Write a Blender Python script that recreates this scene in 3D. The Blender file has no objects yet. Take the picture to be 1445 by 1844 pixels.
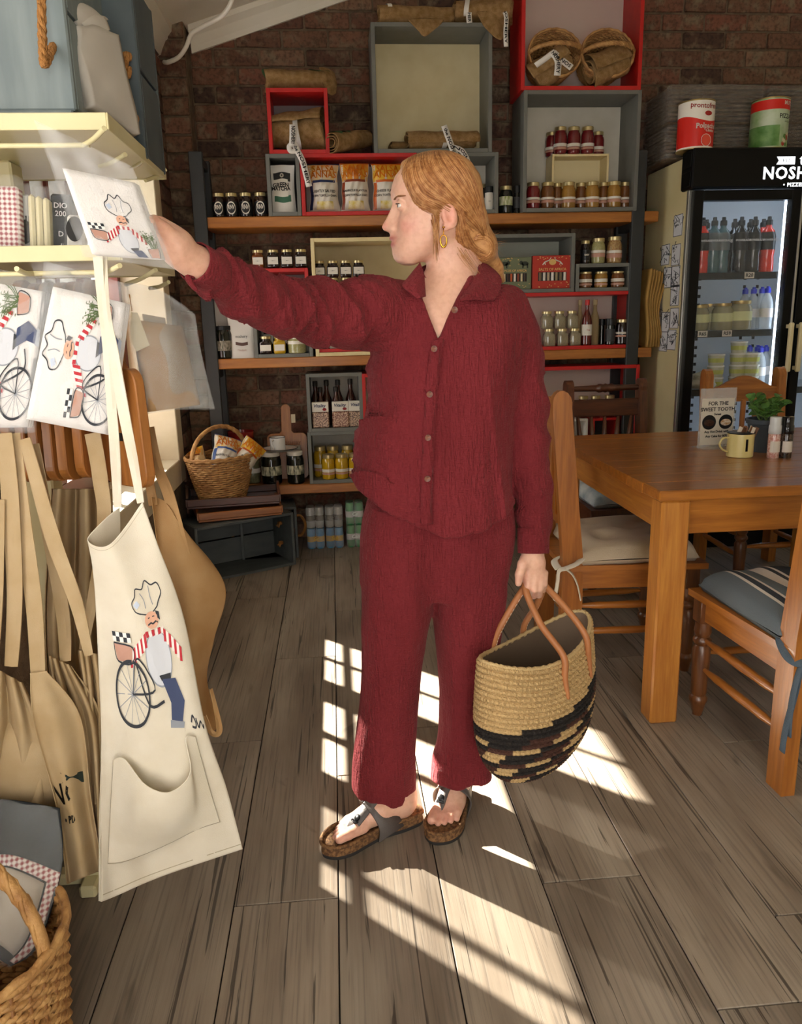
import bpy, bmesh, math, random
import numpy as np
from mathutils import Vector, Matrix
random.seed(7); RNG = np.random.default_rng(7)
scene = bpy.context.scene
COL = scene.collection
PI = math.pi
# ---------------------------------------------------------------- camera
FOC = 1400.0; IW, IH = 1445, 1844
CAM = np.array([0.0, 0.0, 1.30])
PITCH, ROLL, YAW = math.radians(13.7), math.radians(1.4), math.radians(4.6)
c_f = np.array([math.sin(YAW)*math.cos(PITCH), math.cos(YAW)*math.cos(PITCH), -math.sin(PITCH)])
_r0 = np.array([math.cos(YAW), -math.sin(YAW), 0.0]); _u0 = np.cross(_r0, c_f)
c_r = math.cos(ROLL)*_r0-math.sin(ROLL)*_u0; c_u = math.cos(ROLL)*_u0+math.sin(ROLL)*_r0
cd = bpy.data.cameras.new('camera'); cam = bpy.data.objects.new('camera', cd); COL.objects.link(cam)
cd.sensor_fit = 'HORIZONTAL'; cd.sensor_width = 36.0; cd.lens = 36.0*FOC/IW
cd.clip_start = 0.05; cd.clip_end = 100
mw = Matrix.Identity(4)
for i in range(3):
    mw[i][0] = c_r[i]; mw[i][1] = c_u[i]; mw[i][2] = -c_f[i]; mw[i][3] = CAM[i]
cam.matrix_world = mw
scene.camera = cam
# ---------------------------------------------------------------- world, sun, exposure
scene.view_settings.view_transform = 'Standard'; scene.view_settings.look = 'None'
scene.view_settings.gamma = 1.0; scene.view_settings.use_curve_mapping = False
scene.view_settings.exposure = 0.36
world = bpy.data.worlds.new('world'); scene.world = world; world.use_nodes = True
wb = world.node_tree.nodes['Background']; wb.inputs[0].default_value = (1.0, 0.975, 0.94, 1); wb.inputs[1].default_value = 4.6
SUN_DIR = Vector((1.0, -1.0, -math.sqrt(2)*math.tan(math.radians(30)))).normalized()
sl = bpy.data.lights.new('sun', 'SUN'); sl.energy = 60.0; sl.angle = math.radians(0.6); sl.color = (1.0, 0.93, 0.80)
so = bpy.data.objects.new('sun', sl); COL.objects.link(so); so.location = (-4, 6, 5)
so.rotation_euler = SUN_DIR.to_track_quat('-Z', 'Y').to_euler()

def PX(x, y, Y):
    """pixel of the photo -> point on the plane at depth Y"""
    d = c_r*(x-IW/2)/FOC-c_u*(y-IH/2)/FOC+c_f
    return CAM+d*(Y/d[1])
def PZ(x, y, Z):
    d = c_r*(x-IW/2)/FOC-c_u*(y-IH/2)/FOC+c_f
    return CAM+d*((Z-CAM[2])/d[2])
def proj(p):
    v = np.asarray(p, float)-CAM
    return IW/2+FOC*(v@c_r)/(v@c_f), IH/2-FOC*(v@c_u)/(v@c_f)
# ---------------------------------------------------------------- materials
def lin(h):
    h = h.lstrip('#'); out = []
    for i in (0, 2, 4):
        c = int(h[i:i+2], 16)/255; out.append(c/12.92 if c <= .04045 else ((c+.055)/1.055)**2.4)
    return tuple(out)+(1.0,)
MATS = {}
def mat(name, col, rough=.55, metal=0, col2=None, nscale=8.0, stretch=(1,1,1), detail=4, bump=0, bscale=60, bstretch=None,
        coat=0, trans=0, alpha=1, sub=0, objvar=0, emit=0, sheen=0, ior=1.45, contrast=(.35,.65), spec=.5, bdist=.01):
    if name in MATS: return MATS[name]
    m = bpy.data.materials.new(name); m.use_nodes = True; nt = m.node_tree; N = nt.nodes; L = nt.links
    b = N['Principled BSDF']; c = lin(col)
    b.inputs['Base Color'].default_value = c; b.inputs['Roughness'].default_value = rough; b.inputs['Metallic'].default_value = metal
    b.inputs['IOR'].default_value = ior; b.inputs['Specular IOR Level'].default_value = spec
    if coat: b.inputs['Coat Weight'].default_value = coat; b.inputs['Coat Roughness'].default_value = .08
    if trans: b.inputs['Transmission Weight'].default_value = trans
    if alpha < 1: b.inputs['Alpha'].default_value = alpha
    if sub: b.inputs['Subsurface Weight'].default_value = sub; b.inputs['Subsurface Radius'].default_value = (.6, .25, .12); b.inputs['Subsurface Scale'].default_value = .012
    if sheen: b.inputs['Sheen Weight'].default_value = sheen
    if emit: b.inputs['Emission Color'].default_value = c; b.inputs['Emission Strength'].default_value = emit
    tc = N.new('ShaderNodeTexCoord')
    def noise(scale, st, det):
        mp = N.new('ShaderNodeMapping'); mp.inputs['Scale'].default_value = st; L.new(tc.outputs['Object'], mp.inputs[0])
        n = N.new('ShaderNodeTexNoise'); n.inputs['Scale'].default_value = scale; n.inputs['Detail'].default_value = det
        L.new(mp.outputs[0], n.inputs[0]); return n, mp
    src = None
    if col2:
        n, mp = noise(nscale, stretch, detail)
        if objvar:
            oi = N.new('ShaderNodeObjectInfo'); vm = N.new('ShaderNodeVectorMath'); vm.operation = 'SCALE'
            cb = N.new('ShaderNodeCombineXYZ')
            for k in range(3): L.new(oi.outputs['Random'], cb.inputs[k])
            vm.inputs['Scale'].default_value = 37.0; L.new(cb.outputs[0], vm.inputs[0]); L.new(vm.outputs[0], mp.inputs['Location'])
        r = N.new('ShaderNodeValToRGB'); r.color_ramp.elements[0].position = contrast[0]; r.color_ramp.elements[1].position = contrast[1]
        r.color_ramp.elements[0].color = c; r.color_ramp.elements[1].color = lin(col2)
        L.new(n.outputs['Fac'], r.inputs[0]); src = r.outputs[0]
    if objvar:
        oi2 = N.new('ShaderNodeObjectInfo'); hs = N.new('ShaderNodeHueSaturation'); mr = N.new('ShaderNodeMapRange')
        mr.inputs['To Min'].default_value = 1-objvar; mr.inputs['To Max'].default_value = 1+objvar
        L.new(oi2.outputs['Random'], mr.inputs[0]); L.new(mr.outputs[0], hs.inputs['Value'])
        if src: L.new(src, hs.inputs['Color'])
        else: hs.inputs['Color'].default_value = c
        src = hs.outputs[0]
    if src: L.new(src, b.inputs['Base Color'])
    if bump:
        n, _ = noise(bscale, bstretch or stretch, 3)
        bp = N.new('ShaderNodeBump'); bp.inputs['Strength'].default_value = bump; bp.inputs['Distance'].default_value = bdist
        L.new(n.outputs['Fac'], bp.inputs['Height']); L.new(bp.outputs[0], b.inputs['Normal'])
    MATS[name] = m; return m
def node_mat(name):
    m = bpy.data.materials.new(name); m.use_nodes = True; MATS[name] = m
    nt = m.node_tree; return m, nt, nt.nodes, nt.links, nt.nodes['Principled BSDF']
def wood(name, c1, c2, axis='X', scale=5, rough=.4, coat=.15, dark=None, knots=False):
    """grain lines stretched along AXIS, in object space, shifted for each object"""
    if name in MATS: return MATS[name]
    m, nt, N, L, b = node_mat(name)
    tc = N.new('ShaderNodeTexCoord'); oi = N.new('ShaderNodeObjectInfo'); mp = N.new('ShaderNodeMapping')
    k = 'XYZ'.index(axis); s = [9.0, 9.0, 9.0]; s[k] = .7; mp.inputs['Scale'].default_value = s
    cb = N.new('ShaderNodeCombineXYZ')
    for i in range(3): L.new(oi.outputs['Random'], cb.inputs[i])
    vm = N.new('ShaderNodeVectorMath'); vm.operation = 'SCALE'; vm.inputs['Scale'].default_value = 51.0
    L.new(cb.outputs[0], vm.inputs[0]); L.new(tc.outputs['Object'], mp.inputs[0]); L.new(vm.outputs[0], mp.inputs['Location'])
    n = N.new('ShaderNodeTexNoise'); n.inputs['Scale'].default_value = scale; n.inputs['Detail'].default_value = 6; n.inputs['Distortion'].default_value = .6
    L.new(mp.outputs[0], n.inputs[0])
    n2 = N.new('ShaderNodeTexNoise'); n2.inputs['Scale'].default_value = scale*5; n2.inputs['Detail'].default_value = 2; L.new(mp.outputs[0], n2.inputs[0])
    mx = N.new('ShaderNodeMath'); mx.operation = 'MULTIPLY_ADD'; mx.inputs[1].default_value = .35; L.new(n2.outputs['Fac'], mx.inputs[0]); L.new(n.outputs['Fac'], mx.inputs[2])
    r = N.new('ShaderNodeValToRGB'); e = r.color_ramp.elements; e[0].position = .45; e[1].position = .85; e[0].color = lin(c1); e[1].color = lin(c2)
    if dark: d = e.new(.38); d.color = lin(dark)
    L.new(mx.outputs[0], r.inputs[0]); L.new(r.outputs[0], b.inputs['Base Color'])
    b.inputs['Roughness'].default_value = rough; b.inputs['Coat Weight'].default_value = coat; b.inputs['Coat Roughness'].default_value = .2
    bp = N.new('ShaderNodeBump'); bp.inputs['Strength'].default_value = .15; bp.inputs['Distance'].default_value = .004
    L.new(mx.outputs[0], bp.inputs['Height']); L.new(bp.outputs[0], b.inputs['Normal'])
    return m
# ---------------------------------------------------------------- mesh helpers (verts, faces) in local metres
def mesh(name, v, f, m=None, smooth=False):
    me = bpy.data.meshes.new(name); me.from_pydata([tuple(map(float, p)) for p in v], [], [tuple(map(int, q)) for q in f])
    if m is not None: me.materials.append(m)
    if smooth: me.polygons.foreach_set('use_smooth', [True]*len(me.polygons))
    me.update(); return me
def obj(name, me, parent=None, loc=(0,0,0), rot=(0,0,0), m=None, scale=None):
    o = bpy.data.objects.new(name, me); COL.objects.link(o)
    if parent is not None: o.parent = parent
    o.location = tuple(map(float, loc)); o.rotation_euler = rot
    if scale is not None: o.scale = scale
    if m is not None and me is not None:
        if len(me.materials) == 0: me.materials.append(m)
        else:
            o.material_slots[0].link = 'OBJECT'; o.material_slots[0].material = m
    return o
def thing(name, label, cat, loc=(0,0,0), rotz=0, group=None, rot=None, me=None, m=None, scale=None):
    o = obj(name, me, None, loc, rot or (0,0,rotz), m, scale)
    o['label'] = label; o['category'] = cat
    if group: o['group'] = group
    return o
def struct(name, me=None, m=None, loc=(0,0,0)):
    o = obj(name, me, None, loc, m=m); o['kind'] = 'structure'; return o
def copy_tree(o, loc=None, rotz=None, label=None, parent=None, scale=None):
    c = o.copy(); COL.objects.link(c); c.parent = parent
    if loc is not None: c.location = tuple(map(float, loc))
    if rotz is not None: c.rotation_euler = (0, 0, rotz)
    if label: c['label'] = label
    if scale is not None: c.scale = scale
    for ch in list(o.children): copy_tree(ch, parent=c)
    return c
class G:
    """collects shapes into one mesh"""
    def __init__(s): s.v = []; s.f = []
    def add(s, v, f, M=None):
        n = len(s.v)
        s.v += [tuple(M @ Vector(p)) if M is not None else tuple(p) for p in v]; s.f += [tuple(i+n for i in q) for q in f]; return s
    def box(s, x0, x1, y0, y1, z0, z1, bev=0, M=None):
        b = min(bev, (x1-x0)*.49, (y1-y0)*.49, (z1-z0)*.49)
        if b <= 0:
            v = [(x, y, z) for x in (x0, x1) for y in (y0, y1) for z in (z0, z1)]
            f = [(0,1,3,2),(4,6,7,5),(0,4,5,1),(2,3,7,6),(0,2,6,4),(1,5,7,3)]
            return s.add(v, f, M)
        v = []; idx = {}
        for ix, x in enumerate((x0, x1)):
            for iy, y in enumerate((y0, y1)):
                for iz, z in enumerate((z0, z1)):
                    dx = b*(1-2*ix); dy = b*(1-2*iy); dz = b*(1-2*iz)
                    for a, p in enumerate(((x, y+dy, z+dz), (x+dx, y, z+dz), (x+dx, y+dy, z))):
                        idx[ix, iy, iz, a] = len(v); v.append(p)
        f = []
        I = lambda a, b_, c, d: idx[a, b_, c, d]
        for k in (0, 1):
            q = [I(k,0,0,0), I(k,0,1,0), I(k,1,1,0), I(k,1,0,0)]; f.append(tuple(q if k == 0 else q[::-1]))
            q = [I(0,k,0,1), I(1,k,0,1), I(1,k,1,1), I(0,k,1,1)]; f.append(tuple(q if k == 0 else q[::-1]))
            q = [I(0,0,k,2), I(0,1,k,2), I(1,1,k,2), I(1,0,k,2)]; f.append(tuple(q if k == 0 else q[::-1]))
        for a in (0, 1):
            for c in (0, 1):
                f.append((I(a,c,0,0), I(a,c,1,0), I(a,c,1,1), I(a,c,0,1)))
                f.append((I(a,0,c,0), I(a,1,c,0), I(a,1,c,2), I(a,0,c,2)))
                f.append((I(0,a,c,1), I(1,a,c,1), I(1,a,c,2), I(0,a,c,2)))
        for a in (0, 1):
            for c in (0, 1):
                for d in (0, 1): f.append((I(a,c,d,0), I(a,c,d,1), I(a,c,d,2)))
        return s.add(v, f, M)
    def tube(s, pts, r, n=8, cap=True, closed=False, flat=1.0, twist=0):
        v, f = tube(pts, r, n, cap, closed, flat, twist); return s.add(v, f)
    def lathe(s, prof, n=16, M=None, cap=True):
        v, f = lathe(prof, n, cap); return s.add(v, f, M)
    def prism(s, poly, d0, d1, axis='Y'):
        n = len(poly); v = []
        for d in (d0, d1):
            for a, c in poly: v.append({'Y': (a, d, c), 'X': (d, a, c), 'Z': (a, c, d)}[axis])
        f = [tuple(range(n))[::-1], tuple(range(n, 2*n))]+[(i, (i+1) % n, (i+1) % n+n, i+n) for i in range(n)]
        return s.add(v, f)
    def mesh(s, name, m=None, smooth=False, fix=True, auto=None):
        me = mesh(name, s.v, s.f, m, smooth)
        if fix:
            bm = bmesh.new(); bm.from_mesh(me); bmesh.ops.recalc_face_normals(bm, faces=bm.faces); bm.to_mesh(me); bm.free()
        if auto is not None:
            me.polygons.foreach_set('use_smooth', [True]*len(me.polygons)); me.set_sharp_from_angle(angle=math.radians(auto))
        return me
def tube(pts, r, n=8, cap=True, closed=False, flat=1.0, twist=0):
    P = np.array(pts, float); k = len(P)
    R = np.full(k, r, float) if np.isscalar(r) else np.array(r, float)
    T = np.zeros_like(P)
    for i in range(k):
        a = P[(i-1) % k] if closed else P[max(i-1, 0)]; b = P[(i+1) % k] if closed else P[min(i+1, k-1)]
        t = b-a; T[i] = t/(np.linalg.norm(t)+1e-12)
    up = np.array([0, 0, 1.0]) if abs(T[0][2]) < .9 else np.array([1.0, 0, 0])
    nv = np.cross(T[0], up); nv /= np.linalg.norm(nv); v = []
    for i in range(k):
        nv = nv-T[i]*(nv@T[i]); nv /= np.linalg.norm(nv)+1e-12; bv = np.cross(T[i], nv)
        for j in range(n):
            a = 2*PI*j/n+twist*i; v.append(P[i]+R[i]*(math.cos(a)*nv+flat*math.sin(a)*bv))
    f = []
    for i in range(k if closed else k-1):
        for j in range(n):
            i2 = (i+1) % k; f.append((i*n+j, i*n+(j+1) % n, i2*n+(j+1) % n, i2*n+j))
    if cap and not closed:
        f.append(tuple(range(n))[::-1]); f.append(tuple((k-1)*n+j for j in range(n)))
    return v, f
def lathe(prof, n=16, cap=True):
    v = []; f = []; k = len(prof)
    for r, z in prof:
        for j in range(n): a = 2*PI*j/n; v.append((r*math.cos(a), r*math.sin(a), z))
    for i in range(k-1):
        for j in range(n): f.append((i*n+j, i*n+(j+1) % n, (i+1)*n+(j+1) % n, (i+1)*n+j))
    if cap: f.append(tuple(range(n))[::-1]); f.append(tuple((k-1)*n+j for j in range(n)))
    return v, f
def grid(fn, nu, nv, closed_u=False):
    v = []; f = []
    for j in range(nv+1):
        for i in range(nu if closed_u else nu+1): v.append(fn(i/nu, j/nv))
    w = nu if closed_u else nu+1
    for j in range(nv):
        for i in range(nu): i2 = (i+1) % w; f.append((j*w+i, j*w+i2, (j+1)*w+i2, (j+1)*w+i))
    return v, f
def sheet(fn, nu, nv, th=.0015):
    """a thin sheet with thickness: front = fn, back offset along the normal"""
    v, f = grid(fn, nu, nv); V = np.array(v, float); w = nu+1
    A = V.reshape(nv+1, w, 3); du = np.gradient(A, axis=1); dv = np.gradient(A, axis=0); nn = np.cross(du, dv)
    nn /= np.linalg.norm(nn, axis=2, keepdims=True)+1e-12; B = (A-nn*th).reshape(-1, 3); k = len(V)
    f2 = [tuple(i+k for i in q[::-1]) for q in f]; rim = []
    bd = [i for i in range(w)]+[j*w+nu for j in range(1, nv+1)]+[nv*w+i for i in range(nu-1, -1, -1)]+[j*w for j in range(nv-1, 0, -1)]
    for a, b in zip(bd, bd[1:]+bd[:1]): rim.append((b, a, a+k, b+k))
    return list(map(tuple, V))+list(map(tuple, B)), f+f2+rim
def catmull(P, n):
    P = np.array(P, float); k = len(P); out = []
    for t in np.linspace(0, k-1, n):
        i = min(int(t), k-2); u = t-i
        p0 = P[max(i-1, 0)]; p1 = P[i]; p2 = P[i+1]; p3 = P[min(i+2, k-1)]
        out.append(.5*(2*p1+(p2-p0)*u+(2*p0-5*p1+4*p2-p3)*u*u+(3*p1-p0-3*p2+p3)*u**3))
    return np.array(out)
_txt = {}
TMP = bpy.data.scenes.new('lettering_scene')          # empty scene in which text is turned into meshes
def text_mesh(s, size=.02, m=None, depth=.0003, bold=0.0, align='CENTER', spacing=1.0, shear=0):
    key = (s, size, m.name if m else '', bold, align, spacing, shear)
    if key in _txt: return _txt[key]
    c = bpy.data.curves.new('lettering', 'FONT'); c.body = s; c.size = size; c.extrude = depth; c.offset = bold; c.align_x = align; c.align_y = 'CENTER'
    c.space_character = spacing; c.shear = shear; c.resolution_u = 2
    o = bpy.data.objects.new('lettering_tmp', c); TMP.collection.objects.link(o)
    with bpy.context.temp_override(scene=TMP, view_layer=TMP.view_layers[0]): dg = bpy.context.evaluated_depsgraph_get(); dg.update()
    me = bpy.data.meshes.new_from_object(o.evaluated_get(dg)); bpy.data.objects.remove(o); bpy.data.curves.remove(c)
    me.materials.clear()
    if m: me.materials.append(m)
    _txt[key] = me; return me
FRONT = (PI/2, 0, 0)     # text standing up, facing -Y
# ================================================================ floor: planks running away from the camera
def plank_material():
    m, nt, N, L, b = node_mat('grey_oak_vinyl')
    tc = N.new('ShaderNodeTexCoord'); oi = N.new('ShaderNodeObjectInfo'); cb = N.new('ShaderNodeCombineXYZ')
    for i in range(3): L.new(oi.outputs['Random'], cb.inputs[i])
    vm = N.new('ShaderNodeVectorMath'); vm.operation = 'SCALE'; vm.inputs['Scale'].default_value = 43.0; L.new(cb.outputs[0], vm.inputs[0])
    ad = N.new('ShaderNodeVectorMath'); ad.operation = 'ADD'; L.new(tc.outputs['Object'], ad.inputs[0]); L.new(vm.outputs[0], ad.inputs[1])
    def nz(scale, st, det, dist=0):
        mp = N.new('ShaderNodeMapping'); mp.inputs['Scale'].default_value = st; L.new(ad.outputs[0], mp.inputs[0])
        n = N.new('ShaderNodeTexNoise'); n.inputs['Scale'].default_value = scale; n.inputs['Detail'].default_value = det; n.inputs['Distortion'].default_value = dist
        L.new(mp.outputs[0], n.inputs[0]); return n.outputs['Fac']
    def ramp(src, stops):
        r = N.new('ShaderNodeValToRGB'); e = r.color_ramp.elements
        while len(e) < len(stops): e.new(.5)
        for q, (p, c) in zip(e, stops): q.position = p; q.color = lin(c)
        L.new(src, r.inputs[0]); return r.outputs[0]
    base = ramp(nz(5, (1.6, .35, 1), 4), [(.3, '#86796a'), (.5, '#a09383'), (.72, '#b3a898')])
    fine = ramp(nz(16, (10, .22, 1), 6, .35), [(.36, '#4a4037'), (.46, '#a0968b'), (.7, '#bdb5ab')])
    crack = ramp(nz(11, (7, .13, 1), 4, .6), [(.352, '#1e1814'), (.37, '#ffffff'), (1, '#ffffff')])
    knot = ramp(nz(3.2, (1.6, .7, 1), 3, 1.5), [(.27, '#4a3a2e'), (.34, '#ffffff'), (1, '#ffffff')])
    def mul(a, c, fac):
        x = N.new('ShaderNodeMix'); x.data_type = 'RGBA'; x.blend_type = 'MULTIPLY'; x.inputs[0].default_value = fac
        L.new(a, x.inputs[6]); L.new(c, x.inputs[7]); return x.outputs[2]
    col = mul(mul(mul(base, fine, .52), crack, .7), knot, .45)
    hs = N.new('ShaderNodeHueSaturation'); mr = N.new('ShaderNodeMapRange'); mr.inputs['To Min'].default_value = .95; mr.inputs['To Max'].default_value = 1.25
    L.new(oi.outputs['Random'], mr.inputs[0]); L.new(mr.outputs[0], hs.inputs['Value']); L.new(col, hs.inputs['Color']); hs.inputs['Saturation'].default_value = .95
    L.new(hs.outputs[0], b.inputs['Base Color']); b.inputs['Roughness'].default_value = .46
    bp = N.new('ShaderNodeBump'); bp.inputs['Strength'].default_value = .25; bp.inputs['Distance'].default_value = .003
    L.new(fine, bp.inputs['Height']); L.new(bp.outputs[0], b.inputs['Normal'])
    return m
M_PLANK = plank_material()
M_JOINT = mat('floor_joint', '#14100d', .9)
floor = struct('floor', G().box(-1.2, 4.2, -1.2, 5.1, -.06, -.006).mesh('floor', M_JOINT))
PW, PL = .2415, 1.365
row_joint = {-2: 2.30, -1: 1.56, 0: .70, 1: .95, 2: 1.553, 3: 1.175, 4: 1.393, 5: 2.1}
def plank_mesh(w, l): return G().box(0, w, 0, l, -.006, 0, .0012).mesh('plank', M_PLANK)
full_plank = plank_mesh(PW-.003, PL-.003)
for k in range(-5, 17):
    x0 = -.0415+PW*(k-1+1); j = row_joint.get(k, RNG.uniform(0, PL)); y = j-PL*math.ceil((j+1.2)/PL)
    while y < 4.85:
        y0, y1 = max(y, -1.2), min(y+PL, 4.85)
        if y1-y0 > .05:
            me = full_plank if y1-y0 > PL-.001 else plank_mesh(PW-.003, y1-y0-.003)
            obj('plank', me, floor, (x0, y0, 0))
        y += PL
# ================================================================ walls of brick
def brick_material():
    m, nt, N, L, b = node_mat('old_brick')
    tc = N.new('ShaderNodeTexCoord'); oi = N.new('ShaderNodeObjectInfo'); ge = N.new('ShaderNodeNewGeometry')
    s = N.new('ShaderNodeMath'); s.operation = 'ADD'; L.new(oi.outputs['Random'], s.inputs[0]); L.new(ge.outputs['Random Per Island'], s.inputs[1])
    fr = N.new('ShaderNodeMath'); fr.operation = 'FRACT'; L.new(s.outputs[0], fr.inputs[0])
    r = N.new('ShaderNodeValToRGB'); e = r.color_ramp.elements
    for _ in range(3): e.new(.5)
    for q, (p, c) in zip(e, ((0, '#43332a'), (.25, '#634133'), (.5, '#72533f'), (.75, '#7a4c3b'), (1, '#80624c'))): q.position = p; q.color = lin(c)
    L.new(fr.outputs[0], r.inputs[0])
    def nz(sc, det):
        n = N.new('ShaderNodeTexNoise'); n.inputs['Scale'].default_value = sc; n.inputs['Detail'].default_value = det
        v = N.new('ShaderNodeVectorMath'); v.operation = 'ADD'; cb = N.new('ShaderNodeCombineXYZ'); L.new(fr.outputs[0], cb.inputs[0]); L.new(oi.outputs['Random'], cb.inputs[2])
        v2 = N.new('ShaderNodeVectorMath'); v2.operation = 'SCALE'; v2.inputs['Scale'].default_value = 20; L.new(cb.outputs[0], v2.inputs[0])
        L.new(tc.outputs['Object'], v.inputs[0]); L.new(v2.outputs[0], v.inputs[1]); L.new(v.outputs[0], n.inputs[0]); return n
    n = nz(14, 6); sm = N.new('ShaderNodeValToRGB'); sm.color_ramp.elements[0].position = .5; sm.color_ramp.elements[1].position = .68
    L.new(n.outputs['Fac'], sm.inputs[0])
    mx = N.new('ShaderNodeMix'); mx.data_type = 'RGBA'; mx.inputs[7].default_value = lin('#7d6c56'); L.new(sm.outputs[0], mx.inputs[0]); L.new(r.outputs[0], mx.inputs[6])
    n2 = nz(55, 4); mu = N.new('ShaderNodeMix'); mu.data_type = 'RGBA'; mu.blend_type = 'MULTIPLY'; mu.inputs[0].default_value = .7
    r2 = N.new('ShaderNodeValToRGB'); r2.color_ramp.elements[0].position = .3; r2.color_ramp.elements[0].color = (.25, .22, .2, 1); r2.color_ramp.elements[1].position = .55
    L.new(n2.outputs['Fac'], r2.inputs[0]); L.new(mx.outputs[2], mu.inputs[6]); L.new(r2.outputs[0], mu.inputs[7])
    L.new(mu.outputs[2], b.inputs['Base Color']); b.inputs['Roughness'].default_value = .85
    bp = N.new('ShaderNodeBump'); bp.inputs['Strength'].default_value = .6; bp.inputs['Distance'].default_value = .006; L.new(n2.outputs['Fac'], bp.inputs['Height']); L.new(bp.outputs[0], b.inputs['Normal'])
    return m
M_BRICK = brick_material()
M_MORTAR = mat('mortar', '#7a6854', .95, col2='#5c4e3e', nscale=14, bump=.6, bscale=80)
M_PLASTER = mat('cream_plaster', '#ddd3b8', .8, col2='#cfc3a4', nscale=5, bump=.12, bscale=90)
M_WHITE = mat('white_paint', '#e9e3d4', .55, col2='#dfd8c6', nscale=3)
BL, BH, BG = .25, .092, .012
YB, XL, XG = 4.75, -.85, -1.08            # back wall, left wall, glass plane
WIN_Y0, WIN_Y1, WIN_Z0, WIN_Z1 = 2.36, 4.17, .62, 2.32
def brick_mesh(w, jit=0):
    g = G().box(0, w, -.006, .02, 0, BH-BG, .004); r = random.Random(jit)
    g.v = [(x+r.uniform(-.0022, .0022), y+r.uniform(-.003, .0015), z+r.uniform(-.0022, .0022)) for x, y, z in g.v]
    return g.mesh('brick', M_BRICK)
full_bricks = [brick_mesh(BL-BG, i) for i in range(6)]; half_bricks = [brick_mesh(BL/2-BG, 20+i) for i in range(4)]
OCC = [(482,276,898,388),(479,158,592,273),(668,40,887,272),(922,0,1160,385),(555,427,760,643),(880,421,1142,630),(1168,135,1445,1844),(640,480,1000,1844),(554,672,660,872),(950,655,1165,900),(350,388,1190,406),(372,628,1176,650),(700,272,880,480),(451,483,560,643),(340,870,520,1000)]
def lay(parent, rows, rot=0, limit=300):
    """rows: (x0, x1, z) spans of one course in the wall's own frame; the largest in view become single bricks, the rest one mesh"""
    todo = []
    for (a, b_, z, off) in rows:
        x = a
        first = True
        while x < b_-.03:
            w = (BL/2 if (first and off) else BL); first = False
            if x+w > b_: w = b_-x
            todo.append((x, z, w)); x += w
    def world(x, z): return (x, YB, z) if rot == 0 else (XL, -x, z)
    def score(t):
        u, v = proj(world(t[0]+t[2]/2, t[1]+.04))
        if not (-20 < u < IW+20 and -20 < v < IH): return 1e6
        hid = any(a < u < c and b_ < v < d for a, b_, c, d in OCC)
        return (1000 if hid else 0)+v*.1+random.random()*3
    todo.sort(key=score); rest = G()
    for i, (x, z, w) in enumerate(todo):
        if i < limit and score((x, z, w)) < 1e5:
            me = random.choice(full_bricks) if abs(w-BL) < 1e-6 else random.choice(half_bricks) if abs(w-BL/2) < 1e-6 else brick_mesh(max(w-BG, .02), i)
            obj('brick', me, parent, (x, random.uniform(-.003, .003), z))
        else: rest.box(x, x+max(w-BG, .02), -.006, .02, z, z+BH-BG, .003)
    if rest.v:
        o = obj('brick_remainder', rest.mesh('brick_remainder', M_BRICK), parent); o['kind'] = 'stuff'
wall_back = struct('wall_back', G().box(-1.1, 4.2, .004, .25, 0, 4.6).mesh('wall_back', M_MORTAR), loc=(0, YB, 0))
lay(wall_back, [(-.70-(BL/2 if i % 2 else 0)*0, 3.3, i*BH+.01, i % 2) for i in range(0, 36)])
# pier in the corner
pier = struct('trim_1', G().box(-.845, -.705, 4.614, 4.75, 0, 3.0).mesh('pier', M_MORTAR))
for i in range(0, 31):
    w = .145
    obj('brick', brick_mesh(w-BG*.4, 300+i), pier, (-.848, 4.605, i*BH+.01))
# left wall with a long window
gl = G()
a_, b_, c_, d_ = WIN_Y0-.03, WIN_Y1+.03, WIN_Z0-.03, WIN_Z1+.03
V0, V1, V2, V3 = -.95, 1.22, .75, 2.3          # unseen second opening, added to light the room from the left
gl.box(-1.1, XL, -1.2, V0, 0, 3.0); gl.box(-1.1, XL, V1, a_, 0, 3.0); gl.box(-1.1, XL, V0, V1, 0, V2); gl.box(-1.1, XL, V0, V1, V3, 3.0); gl.box(-1.1, XL, b_, 5.0, 0, 3.0); gl.box(-1.1, XL, a_, b_, 0, c_); gl.box(-1.1, XL, a_, b_, d_, 3.0)
wall_left = struct('wall_left', gl.mesh('wall_left', M_MORTAR))
for i in range(0, 31):                         # bricks of the strip between window and corner
    z = i*BH+.01; y = 4.30; k = 0
    spans = [(4.60, 4.36 if i % 2 else 4.47), (4.36 if i % 2 else 4.47, 4.30)] if z < 2.36 else [(4.60, 4.36), (4.36, 4.11), (4.11, 3.86), (3.86, 3.61)] if i % 2 else [(4.60, 4.48), (4.48, 4.23), (4.23, 3.98), (3.98, 3.73), (3.73, 3.48)]
    for a, b_ in spans:
        obj('brick', brick_mesh(max(a-b_-BG, .02), int(a*1000)+i), wall_left, (XL+.004+random.uniform(-.002, .002), b_, z), (0, 0, PI/2))
# plaster reveal and sill
rv = G(); T = .012
rv.box(XL-.26, XL+T, WIN_Y1, WIN_Y1+.13, WIN_Z0-.13, WIN_Z1+.1, .004)
rv.box(XL-.26, XL+T, WIN_Y0-.13, WIN_Y0, WIN_Z0-.13, WIN_Z1+.1, .004)
rv.box(XL-.26, XL+T, WIN_Y0, WIN_Y1, WIN_Z1, WIN_Z1+.1, .004)
rv.box(XL-.26, XL+T, WIN_Y0, WIN_Y1, WIN_Z0-.13, WIN_Z0, .004)
struct('trim_2', rv.mesh('plaster_reveal', M_PLASTER))
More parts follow.
